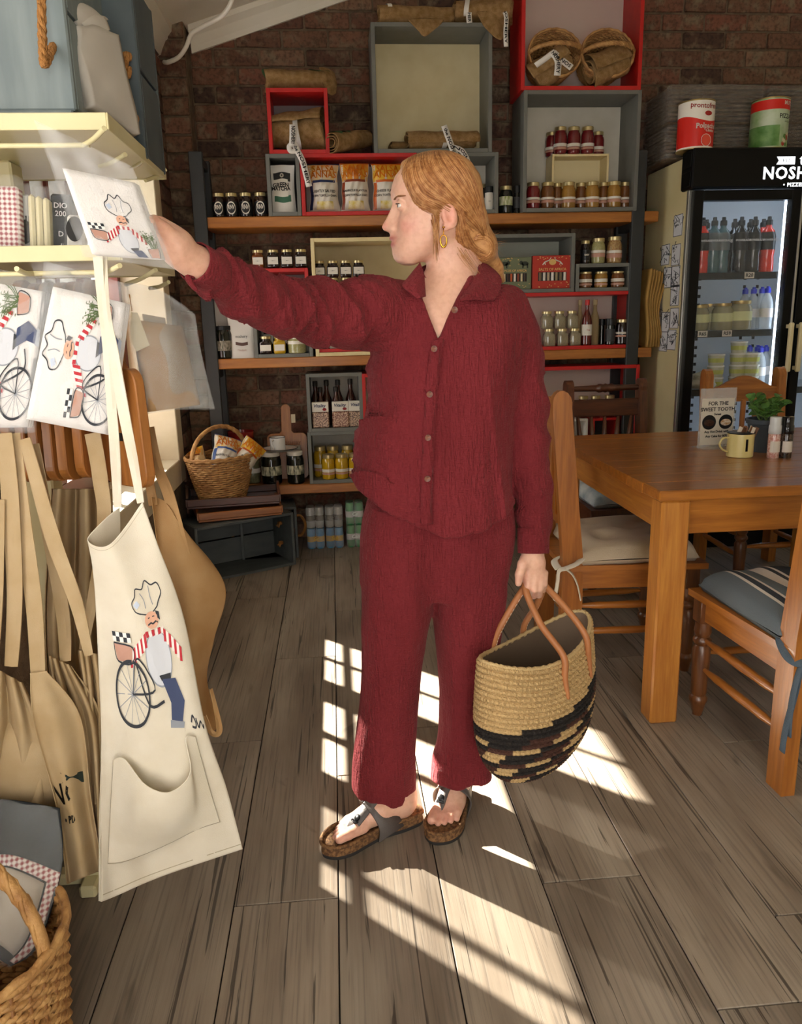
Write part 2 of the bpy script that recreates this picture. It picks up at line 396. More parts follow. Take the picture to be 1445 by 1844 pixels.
# window: red brown casements with small panes
M_CASE = mat('red_brown_casement', '#6e2f22', .5, col2='#5a2419', nscale=6)
M_GLASS = mat('window_glass', '#f4f8f8', .03, alpha=.08)
window = struct('window_1')
wy = []                                          # casement bounds on the glass plane
ZB = [(.726, .873), (.893, 1.235), (1.255, 1.60), (1.62, 1.95), (1.97, 2.26)]
pairs = [(4.12, 3.912, 3.893, 3.684), (3.556, 3.322, 3.288, 3.065), (2.94, 2.715, 2.69, 2.465)]
ypanes = [(p[0], p[1]) for p in pairs]+[(p[2], p[3]) for p in pairs]
ys = sorted(sum([[a, b_] for a, b_ in ypanes], []))
fr = G().box(XG-.03, XG+.03, WIN_Y0, ys[0], WIN_Z0, WIN_Z1).box(XG-.03, XG+.03, ys[-1], WIN_Y1, WIN_Z0, WIN_Z1)
fr.box(XG-.03, XG+.03, ys[0], ys[-1], WIN_Z0, ZB[0][0]).box(XG-.03, XG+.03, ys[0], ys[-1], ZB[-1][1], WIN_Z1)
obj('window_frame', fr.mesh('window_frame', M_CASE), window)
for a, b_ in zip(ys[1:-1:2], ys[2:-1:2]):
    wide = (b_-a) > .05
    obj('mullion', G().box(XG-(.03 if wide else .012), XG+(.03 if wide else .012), a, b_, ZB[0][0], ZB[-1][1], .003).mesh('mullion', M_CASE), window)
for q, (a, b_) in enumerate(zip(ys[0::2], ys[1::2])):
    for i, (z0, z1) in enumerate(ZB):
        obj('pane', G().box(XG-.002, XG+.002, a-.004, b_+.004, z0-.004, z1+.004).mesh('pane', M_GLASS if a > 3.6 or (a > 3 and i < 2) else mat('sun_dimming_pane', '#eef2f2', .5, alpha=.5) if i < 2 else mat('sun_stopping_pane', '#eef2f2', .5, alpha=.86)), window)  # cloudy panes are invented, to dim the sun and stop its upper part
        if i: obj('glazing_bar', G().box(XG-.012, XG+.012, a, b_, ZB[i-1][1], z0, .002).mesh('glazing_bar', M_CASE), window)
added_win = struct('added_light_window')  # unseen window, added for sky light from the front left
g = G().box(XG-.03, XG+.03, V0, V0+.06, V2, V3).box(XG-.03, XG+.03, V1-.06, V1, V2, V3).box(XG-.03, XG+.03, V0+.06, V1-.06, V2, V2+.06).box(XG-.03, XG+.03, V0+.06, V1-.06, V3-.06, V3); obj('window_frame', g.mesh('window_frame', M_CASE), added_win)
for k in range(1, 4): y_ = V0+(V1-V0)*k/4; obj('mullion', G().box(XG-.02, XG+.02, y_-.025, y_+.025, V2+.06, V3-.06, .003).mesh('mullion', M_CASE), added_win)
for k in range(4): obj('pane', G().box(XG-.002, XG+.002, V0+(V1-V0)*k/4+.02, V0+(V1-V0)*(k+1)/4-.02, V2+.05, V3-.05).mesh('pane', M_GLASS), added_win)
# ceiling: sloping boards rising to the right, cornice along both walls
SL = .31
def cz(x): return 2.80+SL*(x+.85)
g = G(); g.add([(-1.1, -1.2, cz(-1.1)), (3.4, -1.2, cz(3.4)), (3.4, 5.0, cz(3.4)), (-1.1, 5.0, cz(-1.1)), (-1.1, -1.2, cz(-1.1)+.06), (3.4, -1.2, cz(3.4)+.06), (3.4, 5.0, cz(3.4)+.06), (-1.1, 5.0, cz(-1.1)+.06)],
    [(0,1,2,3), (7,6,5,4), (0,4,5,1), (1,5,6,2), (2,6,7,3), (3,7,4,0)])
ceiling = struct('ceiling', g.mesh('ceiling', M_WHITE))
for xj in (-.62, .58, 1.78): obj('joint_strip', G().add([(xj-.012, -1.2, cz(xj-.012)-.004), (xj+.012, -1.2, cz(xj+.012)-.004), (xj+.012, 4.62, cz(xj+.012)-.004), (xj-.012, 4.62, cz(xj-.012)-.004), (xj, -1.2, cz(xj)+.01), (xj, 4.62, cz(xj)+.01)], [(0,1,2,3), (0,4,1), (3,2,5), (0,3,5,4), (1,4,5,2)]).mesh('joint_strip', M_WHITE), ceiling)
# unseen, added to shape the light: right and front walls, roof slab outside
struct('wall_right', G().box(3.32, 3.45, -1.2, 5.0, 0, 4.3).mesh('wall_right', M_PLASTER))  # added to cut the light from the open right side
struct('wall_front', G().box(.85, 3.45, -1.32, -1.2, 0, 4.3).box(-1.1, -.35, -1.32, -1.2, 0, 4.3).box(-.35, .85, -1.32, -1.2, 2.25, 4.3).mesh('wall_front', M_PLASTER))  # door gap shaped to narrow the light from behind the camera
struct('sun_stop_roof', G().box(-2.42, -1.1, -1.5, 6.0, 2.62, 2.70).mesh('sun_stop_slab', M_WHITE))  # made-up overhang that keeps the high sun off the floor
prof = [(0, 0), (0, -.125), (-.02, -.125), (-.03, -.10), (-.055, -.06), (-.085, -.035), (-.09, 0)]
def cornice(name, pts):
    g = G(); n = len(prof); g.v = [p for ring in pts for p in ring]
    g.f = [(i, (i+1) % n, n+(i+1) % n, n+i) for i in range(n)]+[tuple(range(n))[::-1], tuple(range(n, 2*n))]
    return struct(name, g.mesh('cornice', M_WHITE))
cornice('trim_3', [[(x, YB+d, cz(x)+z+.01) for d, z in prof] for x in (-.69, 3.3)])
cornice('trim_4', [[(XL-d, y, cz(XL-d)+z+.005) for d, z in prof] for y in (-1.2, 4.75)])
cp = catmull([PX(415, -30, 4.1), PX(418, 0, 4.15), PX(400, 28, 4.22), PX(365, 48, 4.3), PX(345, 62, 4.35), PX(335, 85, 4.38), PX(322, 103, 4.42), PX(303, 112, 4.46), PX(296, 112, 4.5)], 40)
thing('cable_conduit', 'white plastic cable conduit bent along the cornice in the top left corner', 'conduit', me=G().tube(cp, .011, 8).mesh('conduit', mat('white_plastic', '#eee9da', .4), True))
# ================================================================ shelving unit
M_STEEL = mat('charcoal_steel', '#2b2e2f', .45, col2='#2f3233', nscale=20)
M_SHELF = wood('shelf_pine', '#b9762f', '#9a5d22', 'X', 5, .4)
YF, YR = 4.40, 4.70
SZ = [1.862, 1.128, .41]
un = thing('shelving_unit', 'steel framed shelving unit with three thick pine shelves against the brick wall', 'shelving', (0, YF, 0))
posts = [(-.665, 2.18), (1.70, 2.17)]
for px_, top in posts:
    obj('post', G().box(px_-.035, px_+.035, -.006, .03, 0, top, .003).mesh('post', M_STEEL), un)
    obj('post', G().box(px_-.035, px_+.035, .24, .28, 0, top, .003).mesh('post', M_STEEL), un)
    for z in (top-.06, 1.77, 1.02, .3): obj('cross_rail', G().box(px_-.025, px_+.025, .03, .24, z, z+.045, .003).mesh('cross_rail', M_STEEL), un)
for z in SZ:
    obj('shelf_board', G().box(-.70, 1.82, -.004+.012, .30, z-.055, z, .004).mesh('shelf_board', M_SHELF), un)
# ================================================================ open boxes standing on the shelves
M_GREY = mat('grey_painted_board', '#6f706a', .5, col2='#686963', nscale=12)
M_RED = mat('red_painted_board', '#c4201d', .42, col2='#b51a19', nscale=10)
M_CREAM = mat('cream_board', '#e6d6a6', .5, col2='#dcc894', nscale=10)
M_PALE = mat('pale_board', '#cdc8bb', .55, col2='#c4bfb0', nscale=10)
BOXES = {}
def cubby(key, label, x0, x1, z0, z1, m, back=None, yf=4.405, depth=.27, th=.02, shelf=None):
    w, h = x1-x0, z1-z0
    t = thing('display_box', label, 'box', ((x0+x1)/2, yf, z0), group='open display boxes'); b = .0015
    obj('side_panel', G().box(-w/2, -w/2+th, 0, depth, 0, h, b).mesh('side_panel', m), t); obj('side_panel', G().box(w/2-th, w/2, 0, depth, 0, h, b).mesh('side_panel', m), t)
    obj('base_panel', G().box(-w/2+th, w/2-th, 0, depth, 0, th, b).mesh('base_panel', m), t); obj('top_panel', G().box(-w/2+th, w/2-th, 0, depth, h-th, h, b).mesh('top_panel', m), t)
    obj('back_panel', G().box(-w/2+th, w/2-th, depth-.012, depth-.002, th, h-th, 0).mesh('back_panel', back or m), t)
    BOXES[key] = (x0+th, x1-th, z0+th, z1-th, yf, depth); return t
def cub(key, label, rx0, ry0, rx1, ry1, m, back=None, z0=None, z1=None, **k):
    yf = k.get('yf', 4.405); a = PX(rx0, (ry0+ry1)/2, yf); b_ = PX(rx1, (ry0+ry1)/2, yf); t = PX((rx0+rx1)/2, ry0, yf)[2]; bt = PX((rx0+rx1)/2, ry1, yf)[2]
    cubby(key, label, a[0], b_[0], z0 if z0 is not None else bt, z1 if z1 is not None else t, m, back, **k)
S1, S2, S3 = SZ
zt1 = PX(600, 276, 4.405)[2]
cub('c1', 'narrow grey box on the top shelf holding the matcha pouch', 481, 276, 541, 388, M_GREY, mat('dark_board', '#2a2c2b', .6), z0=S1, z1=zt1)
cub('c2', 'wide low red box on the top shelf filled with tortilla chip bags', 542, 276, 752, 388, M_RED, M_PALE, z0=S1, z1=zt1)
cub('c5', 'low grey box on the top shelf behind the head', 754, 276, 898, 388, M_GREY, M_PALE, z0=S1, z1=zt1)
cub('c3', 'small square red box stacked above the chips with a rolled sack inside', 482, 158, 592, 273, M_RED, mat('mauve_board', '#8d7f80', .6), z0=zt1)
cub('c4', 'tall grey box with cream back stacked in the middle above the red box', 671, 40, 887, 272, M_GREY, mat('cream_back', '#dccfa6', .6, col2='#d3c498'), z0=zt1)
cub('c6', 'large grey box on the top shelf with rows of jars inside', 943, 162, 1152, 384, M_GREY, M_PALE, z0=S1, yf=4.38)
z6 = PX(1050, 162, 4.38)[2]
cub('c7', 'tall red box at the top right holding two baskets', 940, -70, 1160, 160, M_RED, mat('rose_back', '#cbb9ae', .6), z0=z6, yf=4.38)
cub('c8', 'small cream box inside the large grey box under five red jars', 994, 277, 1096, 384, M_CREAM, mat('cream_in', '#e2d4a8', .6), z0=BOXES['c6'][2]+.001, z1=PX(1045, 277, 4.5)[2], yf=4.50, depth=.13, th=.012)
m3 = PX(660, 427, 4.405)[2]
zm2 = PX(510, 572, 4.405)[2]
cub('m2', 'low grey box on the middle shelf with two rows of preserves', 457, 572, 563, 643, M_GREY, M_PALE, z0=S2)
cub('m1', 'low red box stacked on the grey one beside the cream box', 451, 483, 557, 571, M_RED, mat('mauve_board', '', 0), z0=BOXES['m2'][3]+.0205)
cub('m3', 'large cream box on the middle shelf with two rows of dark jars', 564, 427, 790, 643, M_CREAM, mat('cream_back', ''), z0=S2)
cub('m6', 'wide red box on the middle shelf with salt jars and a sauce bottle', 800, 527, 1143, 630, M_RED, mat('rose_back', ''), z0=S2)
z6m = BOXES['m6'][3]+.0205
cub('m4', 'grey box stacked on the red one holding two flat spice cartons', 840, 421, 1036, 526, M_GREY, mat('sage_back', '#a7aa9c', .6), z0=z6m)
cub('m5', 'small grey box stacked on the red one with three brown jars', 1037.5, 474, 1138, 526, M_GREY, mat('dark_board', ''), z0=z6m)
l2 = PX(600, 777, 4.405)[2]
cub('l2', 'grey box on the lowest shelf with jars of yellow preserve', 556, 778, 656, 872, M_GREY, M_PALE, z0=S3, z1=l2)
cub('l1', 'grey box stacked above the yellow jars with bottles of tea', 553, 672, 654, 777, M_GREY, M_PALE, z0=l2)
cub('l3', 'red box on the lowest shelf mostly hidden behind the person', 655, 671, 800, 872, M_RED, M_PALE, z0=S3)
cub('l4', 'big red box on the lowest shelf behind the dark chair', 905, 660, 1148, 868, M_RED, mat('rose_back', ''), z0=S3, yf=4.39)
cub('l5', 'small white box inside the big red one behind the dark chair', 1000, 755, 1058, 868, mat('white_board', '#e3e0d6', .5), M_PALE, z0=BOXES['l4'][2]+.001, yf=4.42, depth=.2, th=.014)
cub('l6', 'small red box inside the big red one behind the dark chair', 1066, 753, 1114, 868, M_RED, mat('dark_board', ''), z0=BOXES['l4'][2]+.001, yf=4.42, depth=.2, th=.014)
# ================================================================ dining table
M_PINE = wood('varnished_pine_x', '#b5732c', '#8f551f', 'X', 4, .3, .35, dark='#c58a3f')
M_PINE_Z = wood('varnished_pine_z', '#c98b3d', '#a9682a', 'Z', 4, .35, .3, dark='#d29a50')
M_PINE_Y = wood('varnished_pine_y', '#c98b3d', '#a5652a', 'Y', 4, .35, .3)
M_CHAIR_Z = wood('chair_pine_z', '#b97530', '#935722', 'Z', 4, .33, .3, dark='#c78743')
M_CHAIR_X = wood('chair_pine_x', '#b97530', '#935722', 'X', 4, .33, .3, dark='#c78743')
M_CHAIR_Y = wood('chair_pine_y', '#b97530', '#935722', 'Y', 4, .33, .3)
M_DARK_Z = wood('dark_chair_z', '#6a3a20', '#472312', 'Z', 4, .35, .3); M_DARK_X = wood('dark_chair_x', '#5f321c', '#401f10', 'X', 4, .35, .3)
M_TURN = wood('turned_brown', '#7a4a26', '#553016', 'Z', 5, .35, .3)
TX0, TX1, TY0, TY1, TZ = .965, 2.25, 2.225, 3.42, .785
tab = thing('dining_table', 'varnished pine dining table with thick square legs', 'table', ((TX0+TX1)/2, (TY0+TY1)/2, 0))
tw, td = (TX1-TX0)/2, (TY1-TY0)/2
nb = 9
for i in range(nb):
    y0 = -td+2*td*i/nb; y1 = -td+2*td*(i+1)/nb
    me = G().box(-tw+RNG.uniform(0, .003), tw, y0+.0004, y1-.0004, TZ-.034, TZ, .004 if i in (0, nb-1) else .0015).mesh('board', M_PINE)
    obj('board', me, tab)
for sx in (-1, 1):
    for sy in (-1, 1):
        cx, cy = sx*(tw-.062), sy*(td-.052)
        obj('leg', G().box(-.046, .046, -.042, .042, 0, TZ-.035, .006).mesh('leg', M_PINE_Z), tab, (cx, cy, 0))
    obj('apron', G().box(sx*(tw-.06)-.012, sx*(tw-.06)+.012, -td+.095, td-.095, TZ-.15, TZ-.035, .002).mesh('apron', M_PINE_Y), tab)
    obj('apron', G().box(-tw+.11, tw-.11, sx*(td-.055)-.012, sx*(td-.055)+.012, TZ-.15, TZ-.035, .002).mesh('apron', M_PINE), tab)
# ================================================================ chairs
def turned(z0, z1, r, kind='leg'):
    h = z1-z0
    p = [(.62, 0), (.62, .02), (.72, .04), (.95, .12), (1.15, .16), (1.15, .19), (.9, .22), (1.05, .25), (1.0, .35), (1.12, .6), (1.1, .72), (.85, .76), (1.15, .79), (1.15, .82), (.85, .85), (1.1, .90), (1.0, .97), (1.0, 1.0)]
    return [(r*a, z0+h*b_) for a, b_ in p]
def spindle(p0, p1, r):
    P = [np.array(p0)+(np.array(p1)-np.array(p0))*t for t in (0, .08, .2, .24, .3, .5, .7, .76, .8, .92, 1)]
    return P, [r*q for q in (.5, .6, .95, 1.05, 1.0, 1.15, 1.0, 1.05, .95, .6, .5)]
def chair(label, loc, rotz, MZ, MX, MY, dark=False, tall=1.03, seat=.43, turned_mat=None):
    t = thing('dining_chair', label, 'chair', loc, rotz, 'chairs around the dining table')
    wr, wf, d = .195, .225, .23
    for s in (-1, 1):                                   # rear posts, wide boards with round tops
        pts = [(-.038, 0), (.034, 0), (.040, .3), (.038, .46), (.030, .70), (.022, tall-.06)]
        arc = [(-.010+.034*math.cos(a), tall-.045+.045*math.sin(a)) for a in np.linspace(.1, PI-.1, 8)]
        poly = [(a, b_) for a, b_ in pts]+arc+[(-.046, tall-.08), (-.040, .7), (-.036, .46)]
        bend = lambda z: -.02*max(0, z-.45)/.55
        g = G().prism([(-d+a+bend(b_)*2, b_) for a, b_ in poly], s*wr-.020, s*wr+.020, 'X')
        obj('rear_leg', g.mesh('rear_leg', MZ), t)
    for s in (-1, 1):
        g = G().lathe(turned(0, seat-.10, .026), 14, Matrix.Translation((s*wf*.94, d-.02, 0)))
        g.box(s*wf*.94-.026, s*wf*.94+.026, d-.046, d+.006, seat-.10, seat-.022, .003)
        obj('front_leg', g.mesh('front_leg', turned_mat or M_TURN, auto=40), t)
    g = G(); g.v = [(-wr-.02, -d-.03, seat-.022), (wr+.02, -d-.03, seat-.022), (wf+.02, d+.03, seat-.022), (-wf-.02, d+.03, seat-.022)]
    g.v += [(x, y, seat) for x, y, _ in g.v]; g.f = [(3,2,1,0), (4,5,6,7), (0,1,5,4), (1,2,6,5), (2,3,7,6), (3,0,4,7)]
    obj('seat', g.mesh('seat', MY), t)
    for s in (-1, 1):
        g = G(); g.v = []
        for (x, y) in ((s*wr, -d), (s*wf*.94, d-.04)):
            for dx in (-.011, .011):
                for z in (seat-.09, seat-.022): g.v.append((x+dx, y, z))
        g.f = [(0,1,3,2), (4,6,7,5), (0,2,6,4), (1,5,7,3), (0,4,5,1), (2,3,7,6)]
        obj('seat_rail', g.mesh('seat_rail', MY), t)
        for z in (.17, .27):
            P, R_ = spindle((s*wf*.94, d-.02, z), (s*wr, -d, z), .013); obj('stretcher', G().tube(P, R_, 10).mesh('stretcher', MY, True), t)
    obj('seat_rail', G().box(-wf*.9, wf*.9, d-.032, d-.010, seat-.09, seat-.022, .002).mesh('seat_rail', MX), t)
    P, R_ = spindle((-wf*.94, d-.02, .22), (wf*.94, d-.02, .22), .013); obj('stretcher', G().tube(P, R_, 10).mesh('stretcher', MX, True), t)
    yb = -d-.025
    if dark:
        P, _ = spindle((-wr, yb-.02, tall-.045), (wr, yb-.02, tall-.045), 1)
        xs = np.linspace(0, 1, 33); R_ = [.013+.004*math.sin(PI*u)+(.007*abs(math.sin((u-.38)*PI/.08)) if .38 < u < .62 else 0) for u in xs]
        obj('spindle_rail', G().tube([(-wr+2*wr*u, yb-.02, tall-.045) for u in xs], R_, 12).mesh('spindle_rail', MX, True), t)
        obj('back_rail', G().box(-wr+.01, wr-.01, yb-.022, yb-.002, tall-.19, tall-.10, .006).mesh('back_rail', MX), t); top = tall-.19
    else:
        n = 24; poly = [(-wr+.01+(2*wr-.02)*i/n, tall-.10+.062*(.5-.5*math.cos(2*PI*i/n))*1.0) for i in range(n+1)]
        poly += [(wr-.01, tall-.17), (-wr+.01, tall-.17)]
        obj('crest_rail', G().prism(poly, yb-.024, yb-.004, 'Y').mesh('crest_rail', MX), t); top = tall-.17
    obj('lower_rail', G().box(-wr+.01, wr-.01, yb+.002, yb+.022, .55, .60, .004).mesh('lower_rail', MX), t)
    for i in range(5):
        x = (-2+i)*.066
        if dark: obj('back_slat', G().tube([(x*1.1, yb-.012, top), (x, yb-.008, (top+.6)/2), (x*.95, yb+.012, .595)], [.008, .013, .009], 10).mesh('back_slat', MZ, True), t)
        else: obj('back_slat', G().box(x-.013, x+.013, yb-.010, yb+.004, .59, top+.01, .003).mesh('back_slat', MZ), t)
    return t
def chair_pt(t, x, y, z=0):
    a = t.rotation_euler[2]; return (t.location[0]+x*math.cos(a)-y*math.sin(a), t.location[1]+x*math.sin(a)+y*math.cos(a), z)
ch_a = chair('pine chair with cream cushion seen from the side behind the straw bag', (1.065, 2.83, 0), -PI/2-.03, M_CHAIR_Z, M_CHAIR_X, M_CHAIR_Y, tall=1.06)
ch_d = chair('pine chair with striped grey cushion cut off by the right edge', (1.385, 2.085, 0), .04, M_CHAIR_Z, M_CHAIR_X, M_CHAIR_Y, tall=1.06)
ch_c = chair('pine chair at the far side of the table in front of the drinks fridge', (2.11, 3.63, 0), PI, M_CHAIR_Z, M_CHAIR_X, M_CHAIR_Y, tall=1.03)
ch_b = chair('dark brown chair with turned spindle rail in front of the red box', (1.40, 3.68, 0), PI+.02, M_DARK_Z, M_DARK_X, M_DARK_Z, dark=True, tall=.99, turned_mat=M_DARK_Z)
# cushions
def cushion(label, t, m, w=.45, d=.44, h=.07, tufts=(), stripes=None, ties=None):
    cx = chair_pt(t, 0, .015, .4305)
    th = thing('seat_cushion', label, 'cushion', cx, t.rotation_euler[2], 'chair cushions')
    def top(u, v):
        x = (u-.5)*w; y = (v-.5)*d; e = min(1, (1-abs(2*u-1)**5)*(1-abs(2*v-1)**5)+.0)
        z = .018+h*max(e, 0)**.42
        for tx, ty in tufts: z -= .03*math.exp(-((x-tx)**2+(y-ty)**2)/.0014)
        return (x, y, z+.004*math.sin(x*37+y*11))
    v, f = grid(top, 36, 36); vb, fb = grid(lambda u, v_: ((u-.5)*w, (v_-.5)*d, .0 if 0 < u < 1 and 0 < v_ < 1 else .018), 36, 36)
    g = G().add(v, f); g.add(vb, [q[::-1] for q in fb])
    me = g.mesh('pad', None, True, fix=False); me.materials.append(m)
    obj('pad', me, th)
    if ties:
        for k, P in enumerate(ties[1]): obj('tie', G().tube(catmull(P, 24), .013, 8, flat=.22).mesh('tie', ties[0], True), th)
    return th
M_CUSH = mat('cream_cotton', '#cfc0a6', .9, col2='#c4b397', nscale=9, bump=.25, bscale=420, sheen=.2)
M_TIE = mat('white_cotton_tape', '#e6e0cf', .9)
def stripe_mat():
    m, nt, N, L, b = node_mat('striped_grey_cotton')
    tc = N.new('ShaderNodeTexCoord'); sp = N.new('ShaderNodeSeparateXYZ'); L.new(tc.outputs['Object'], sp.inputs[0])
    r = N.new('ShaderNodeValToRGB'); r.color_ramp.interpolation = 'CONSTANT'; e = r.color_ramp.elements
    stops = [(0, '#5f686d'), (.13, '#cfc6ba'), (.15, '#2f353d'), (.19, '#cfc6ba'), (.205, '#5f686d'), (.30, '#d5ccc2'), (.40, '#2c3138'), (.43, '#d5ccc2'), (.45, '#2c3138'), (.60, '#d5ccc2'), (.62, '#2c3138'), (.66, '#d5ccc2'), (.78, '#5f686d')]
    for _ in range(len(stops)-2): e.new(.5)
    for q, (p, c) in zip(e, stops): q.position = p; q.color = lin(c)
    mr = N.new('ShaderNodeMapRange'); mr.inputs['From Min'].default_value = -.23; mr.inputs['From Max'].default_value = .23; L.new(sp.outputs[0], mr.inputs[0]); L.new(mr.outputs[0], r.inputs[0]); L.new(r.outputs[0], b.inputs['Base Color'])
    b.inputs['Roughness'].default_value = .9
    n = N.new('ShaderNodeTexNoise'); n.inputs['Scale'].default_value = 350; L.new(tc.outputs['Object'], n.inputs[0]); bp = N.new('ShaderNodeBump'); bp.inputs['Strength'].default_value = .25; bp.inputs['Distance'].default_value = .004
    L.new(n.outputs['Fac'], bp.inputs['Height']); L.new(bp.outputs[0], b.inputs['Normal']); return m
M_GTIE = mat('grey_cotton_tie', '#4e5b66', .9, bump=.3, bscale=200)
s_ = -.195-.026
cushion('cream tufted cushion on the pine chair behind the bag', ch_a, M_CUSH, tufts=[(-.1, -.1), (.1, -.1), (0, .02), (-.1, .12), (.1, .12)],
    ties=(M_TIE, [[(.20, -.20, .03), (.235, -.235, .015), (.238, -.275, 0), (.236, -.30, -.01), (.24, -.305, -.05), (.238, -.315, -.12)], [(.236, -.28, .0), (.244, -.255, -.02), (.246, -.235, -.06), (.244, -.22, -.12)], [(.19, -.19, .02), (.15, -.25, .02), (.17, -.30, .01), (.225, -.30, -.005)]]))
cushion('grey and white striped cushion on the chair at the right edge', ch_d, stripe_mat(), tufts=[], ties=(M_GTIE, [[(-.19, -.19, .02), (-.215, -.215, .005), (-.222, -.262, -.02), (-.205, -.285, -.03), (-.175, -.288, -.025)], [(-.20, -.288, -.03), (-.212, -.292, -.08), (-.218, -.290, -.16), (-.216, -.29, -.24)], [(-.20, -.286, -.03), (-.205, -.287, -.10), (-.222, -.284, -.22), (-.226, -.284, -.29)]]))
cushion('blue grey marbled cushion on the dark chair under the table', ch_b, mat('blue_grey_print', '#7d8f98', .9, col2='#c9cdc8', nscale=9, detail=6, bump=.2, bscale=300), tufts=[(-.08, 0), (.08, 0), (0, .1)])
cushion('dark cushion on the pine chair in front of the fridge', ch_c, mat('charcoal_cotton', '#3d4348', .9))
# ================================================================ drinks fridge
M_FBLACK = mat('fridge_black', '#050607', .4, spec=.25); M_FWHITE = mat('fridge_white_lining', '#d3dde6', .5); M_FSIDE = mat('fridge_cream_side', '#d9cda0', .45, col2='#cfc190', nscale=3)
M_ALU = mat('anodised_aluminium', '#b5b4ac', .35, .8); M_FGLASS = mat('fridge_glass', '#dfe8ea', .03, alpha=.05, spec=.3)
FX0, FX1, FYF, FYB, FZ = 1.862, 3.06, 4.10, 4.70, 2.115
fr_ = thing('drinks_fridge', 'tall double door drinks fridge with black header sign in the corner', 'fridge', (FX0, FYF, 0))
W_ = FX1-FX0; D_ = FYB-FYF; z_h0, z_h1 = 1.925, 2.115
obj('side_panel', G().box(0, .03, .05, D_, .05, z_h1-.02, .004).mesh('side_panel', M_FSIDE), fr_)
obj('side_panel', G().box(W_-.03, W_, .05, D_, .05, z_h1-.02, .004).mesh('side_panel', M_FSIDE), fr_)
obj('corner_strip', G().box(-.003, .02, .028, .055, .05, z_h0, .003).mesh('corner_strip', M_ALU), fr_)
obj('back_lining', G().box(.03, W_-.03, D_-.03, D_-.005, .05, z_h1-.03).mesh('back_lining', M_FWHITE), fr_)
obj('side_lining', G().box(.03, .04, .06, D_-.03, .2, z_h0).mesh('side_lining', M_FWHITE), fr_); obj('side_lining', G().box(W_-.04, W_-.03, .06, D_-.03, .2, z_h0).mesh('side_lining', M_FWHITE), fr_)
obj('centre_post', G().box(W_/2-.02, W_/2+.02, .055, .1, .2, z_h0).mesh('centre_post', M_FBLACK), fr_)
for xx in (.26, .34, .62, .70):
    g = G()
    for z in np.arange(.3, 1.85, .05): g.box(xx-.008, xx+.008, D_-.034, D_-.0305, z, z+.018)
    o = obj('slotted_rail', g.mesh('slotted_rail', M_FBLACK), fr_); o['kind'] = 'stuff'
obj('top_panel', G().box(.03, W_-.03, .02, D_, z_h1-.035, z_h1-.01).mesh('top_panel', M_FBLACK), fr_); obj('base_grille', G().box(.0, W_, .03, D_, .0, .18, .004).mesh('base_grille', M_FBLACK), fr_)
hd = obj('header_sign', G().box(-.02, W_+.02, -.035, .10, z_h0, z_h1, .008).mesh('header_sign', M_FBLACK), fr_)
obj('end_cap_recess', G().box(-.024, -.019, -.02, .08, z_h0+.012, z_h0+.085, .003).mesh('end_cap_recess', M_FBLACK), hd); obj('end_cap_recess', G().box(-.024, -.019, -.02, .08, z_h0+.10, z_h1-.012, .003).mesh('end_cap_recess', M_FBLACK), hd)
M_LIT = mat('lit_lettering', '#f4f8ff', .4, emit=1.1)
hx = lambda px_, py_: PX(px_, py_, FYF-.036)-np.array([FX0, FYF, 0])
p = hx(1374, 313); obj('lettering', text_mesh('NOSHERY', .080, M_LIT, bold=.0022, align='LEFT', spacing=1.12), hd, (p[0], -.0365, p[2]), FRONT)
p = hx(1411, 333); obj('lettering', text_mesh('• PIZZERIA & DELI •', .024, M_LIT, bold=.0012, align='LEFT', spacing=1.25), hd, (p[0], -.0365, p[2]), FRONT)
p = hx(1441, 288); obj('lettering', text_mesh('the', .075, M_LIT, bold=.001, align='LEFT'), hd, (p[0], -.0365, p[2]), FRONT)
a = hx(1400, 282); b_ = hx(1432, 296)
rb = G().prism([(a[0], b_[2]), (b_[0], b_[2]), (b_[0], a[2]), (a[0], a[2]), (a[0]+.012, (a[2]+b_[2])/2)], -.0362, -.0355, 'Y'); obj('ribbon_mark', rb.mesh('ribbon_mark', M_LIT), hd)
obj('lettering', text_mesh('EST', .022, M_FBLACK, spacing=1.3), hd, ((a[0]+b_[0])/2+.003, -.0372, (a[2]+b_[2])/2), FRONT)
M_LED = mat('led_strip', '#dcecff', .4, emit=7)
for s in (0, 1):                                      # doors
    x0 = .01+s*(W_/2); x1 = x0+W_/2-.02; dr = obj('door', None, fr_, (0, 0, 0))
    g = G(); t_ = .052; z0, z1 = .2, z_h0-.006
    g.box(x0, x0+t_, -.008, .045, z0, z1, .003).box(x1-t_, x1, -.008, .045, z0, z1, .003).box(x0+t_, x1-t_, -.008, .045, z1-.05, z1, .003).box(x0+t_, x1-t_, -.008, .045, z0, z0+.06, .003)
    obj('door_frame', g.mesh('door_frame', M_FBLACK), dr)
    obj('edge_strip', G().box(x1-.006, x1+.006, -.014, .01, z0, z1, .002).mesh('edge_strip', M_ALU), dr)
    obj('glass_pane', G().box(x0+t_-.004, x1-t_+.004, .012, .018, z0+.055, z1-.045).mesh('glass_pane', M_FGLASS), dr)
    obj('led_strip', G().box(x1-t_-.002, x1-t_+.010, .05, .062, z0+.06, z1-.05).mesh('led_strip', M_LED), dr)
    hx0 = (x1-.028) if s == 0 else x0+.008
    hz = PX(1425, 625, FYF)[2]
    g = G().box(hx0, hx0+.024, -.055, -.03, hz-.13, hz+.13, .006).box(hx0+.002, hx0+.022, -.034, -.006, hz-.12, hz-.10, .002).box(hx0+.002, hx0+.022, -.034, -.006, hz+.10, hz+.12, .002)
    obj('handle', g.mesh('handle', mat('cream_handle', '#ded0a4', .4)), dr)
obj('light_bar', G().box(.1, W_-.1, .06, .085, z_h0-.045, z_h0-.02).mesh('light_bar', M_LED), fr_)
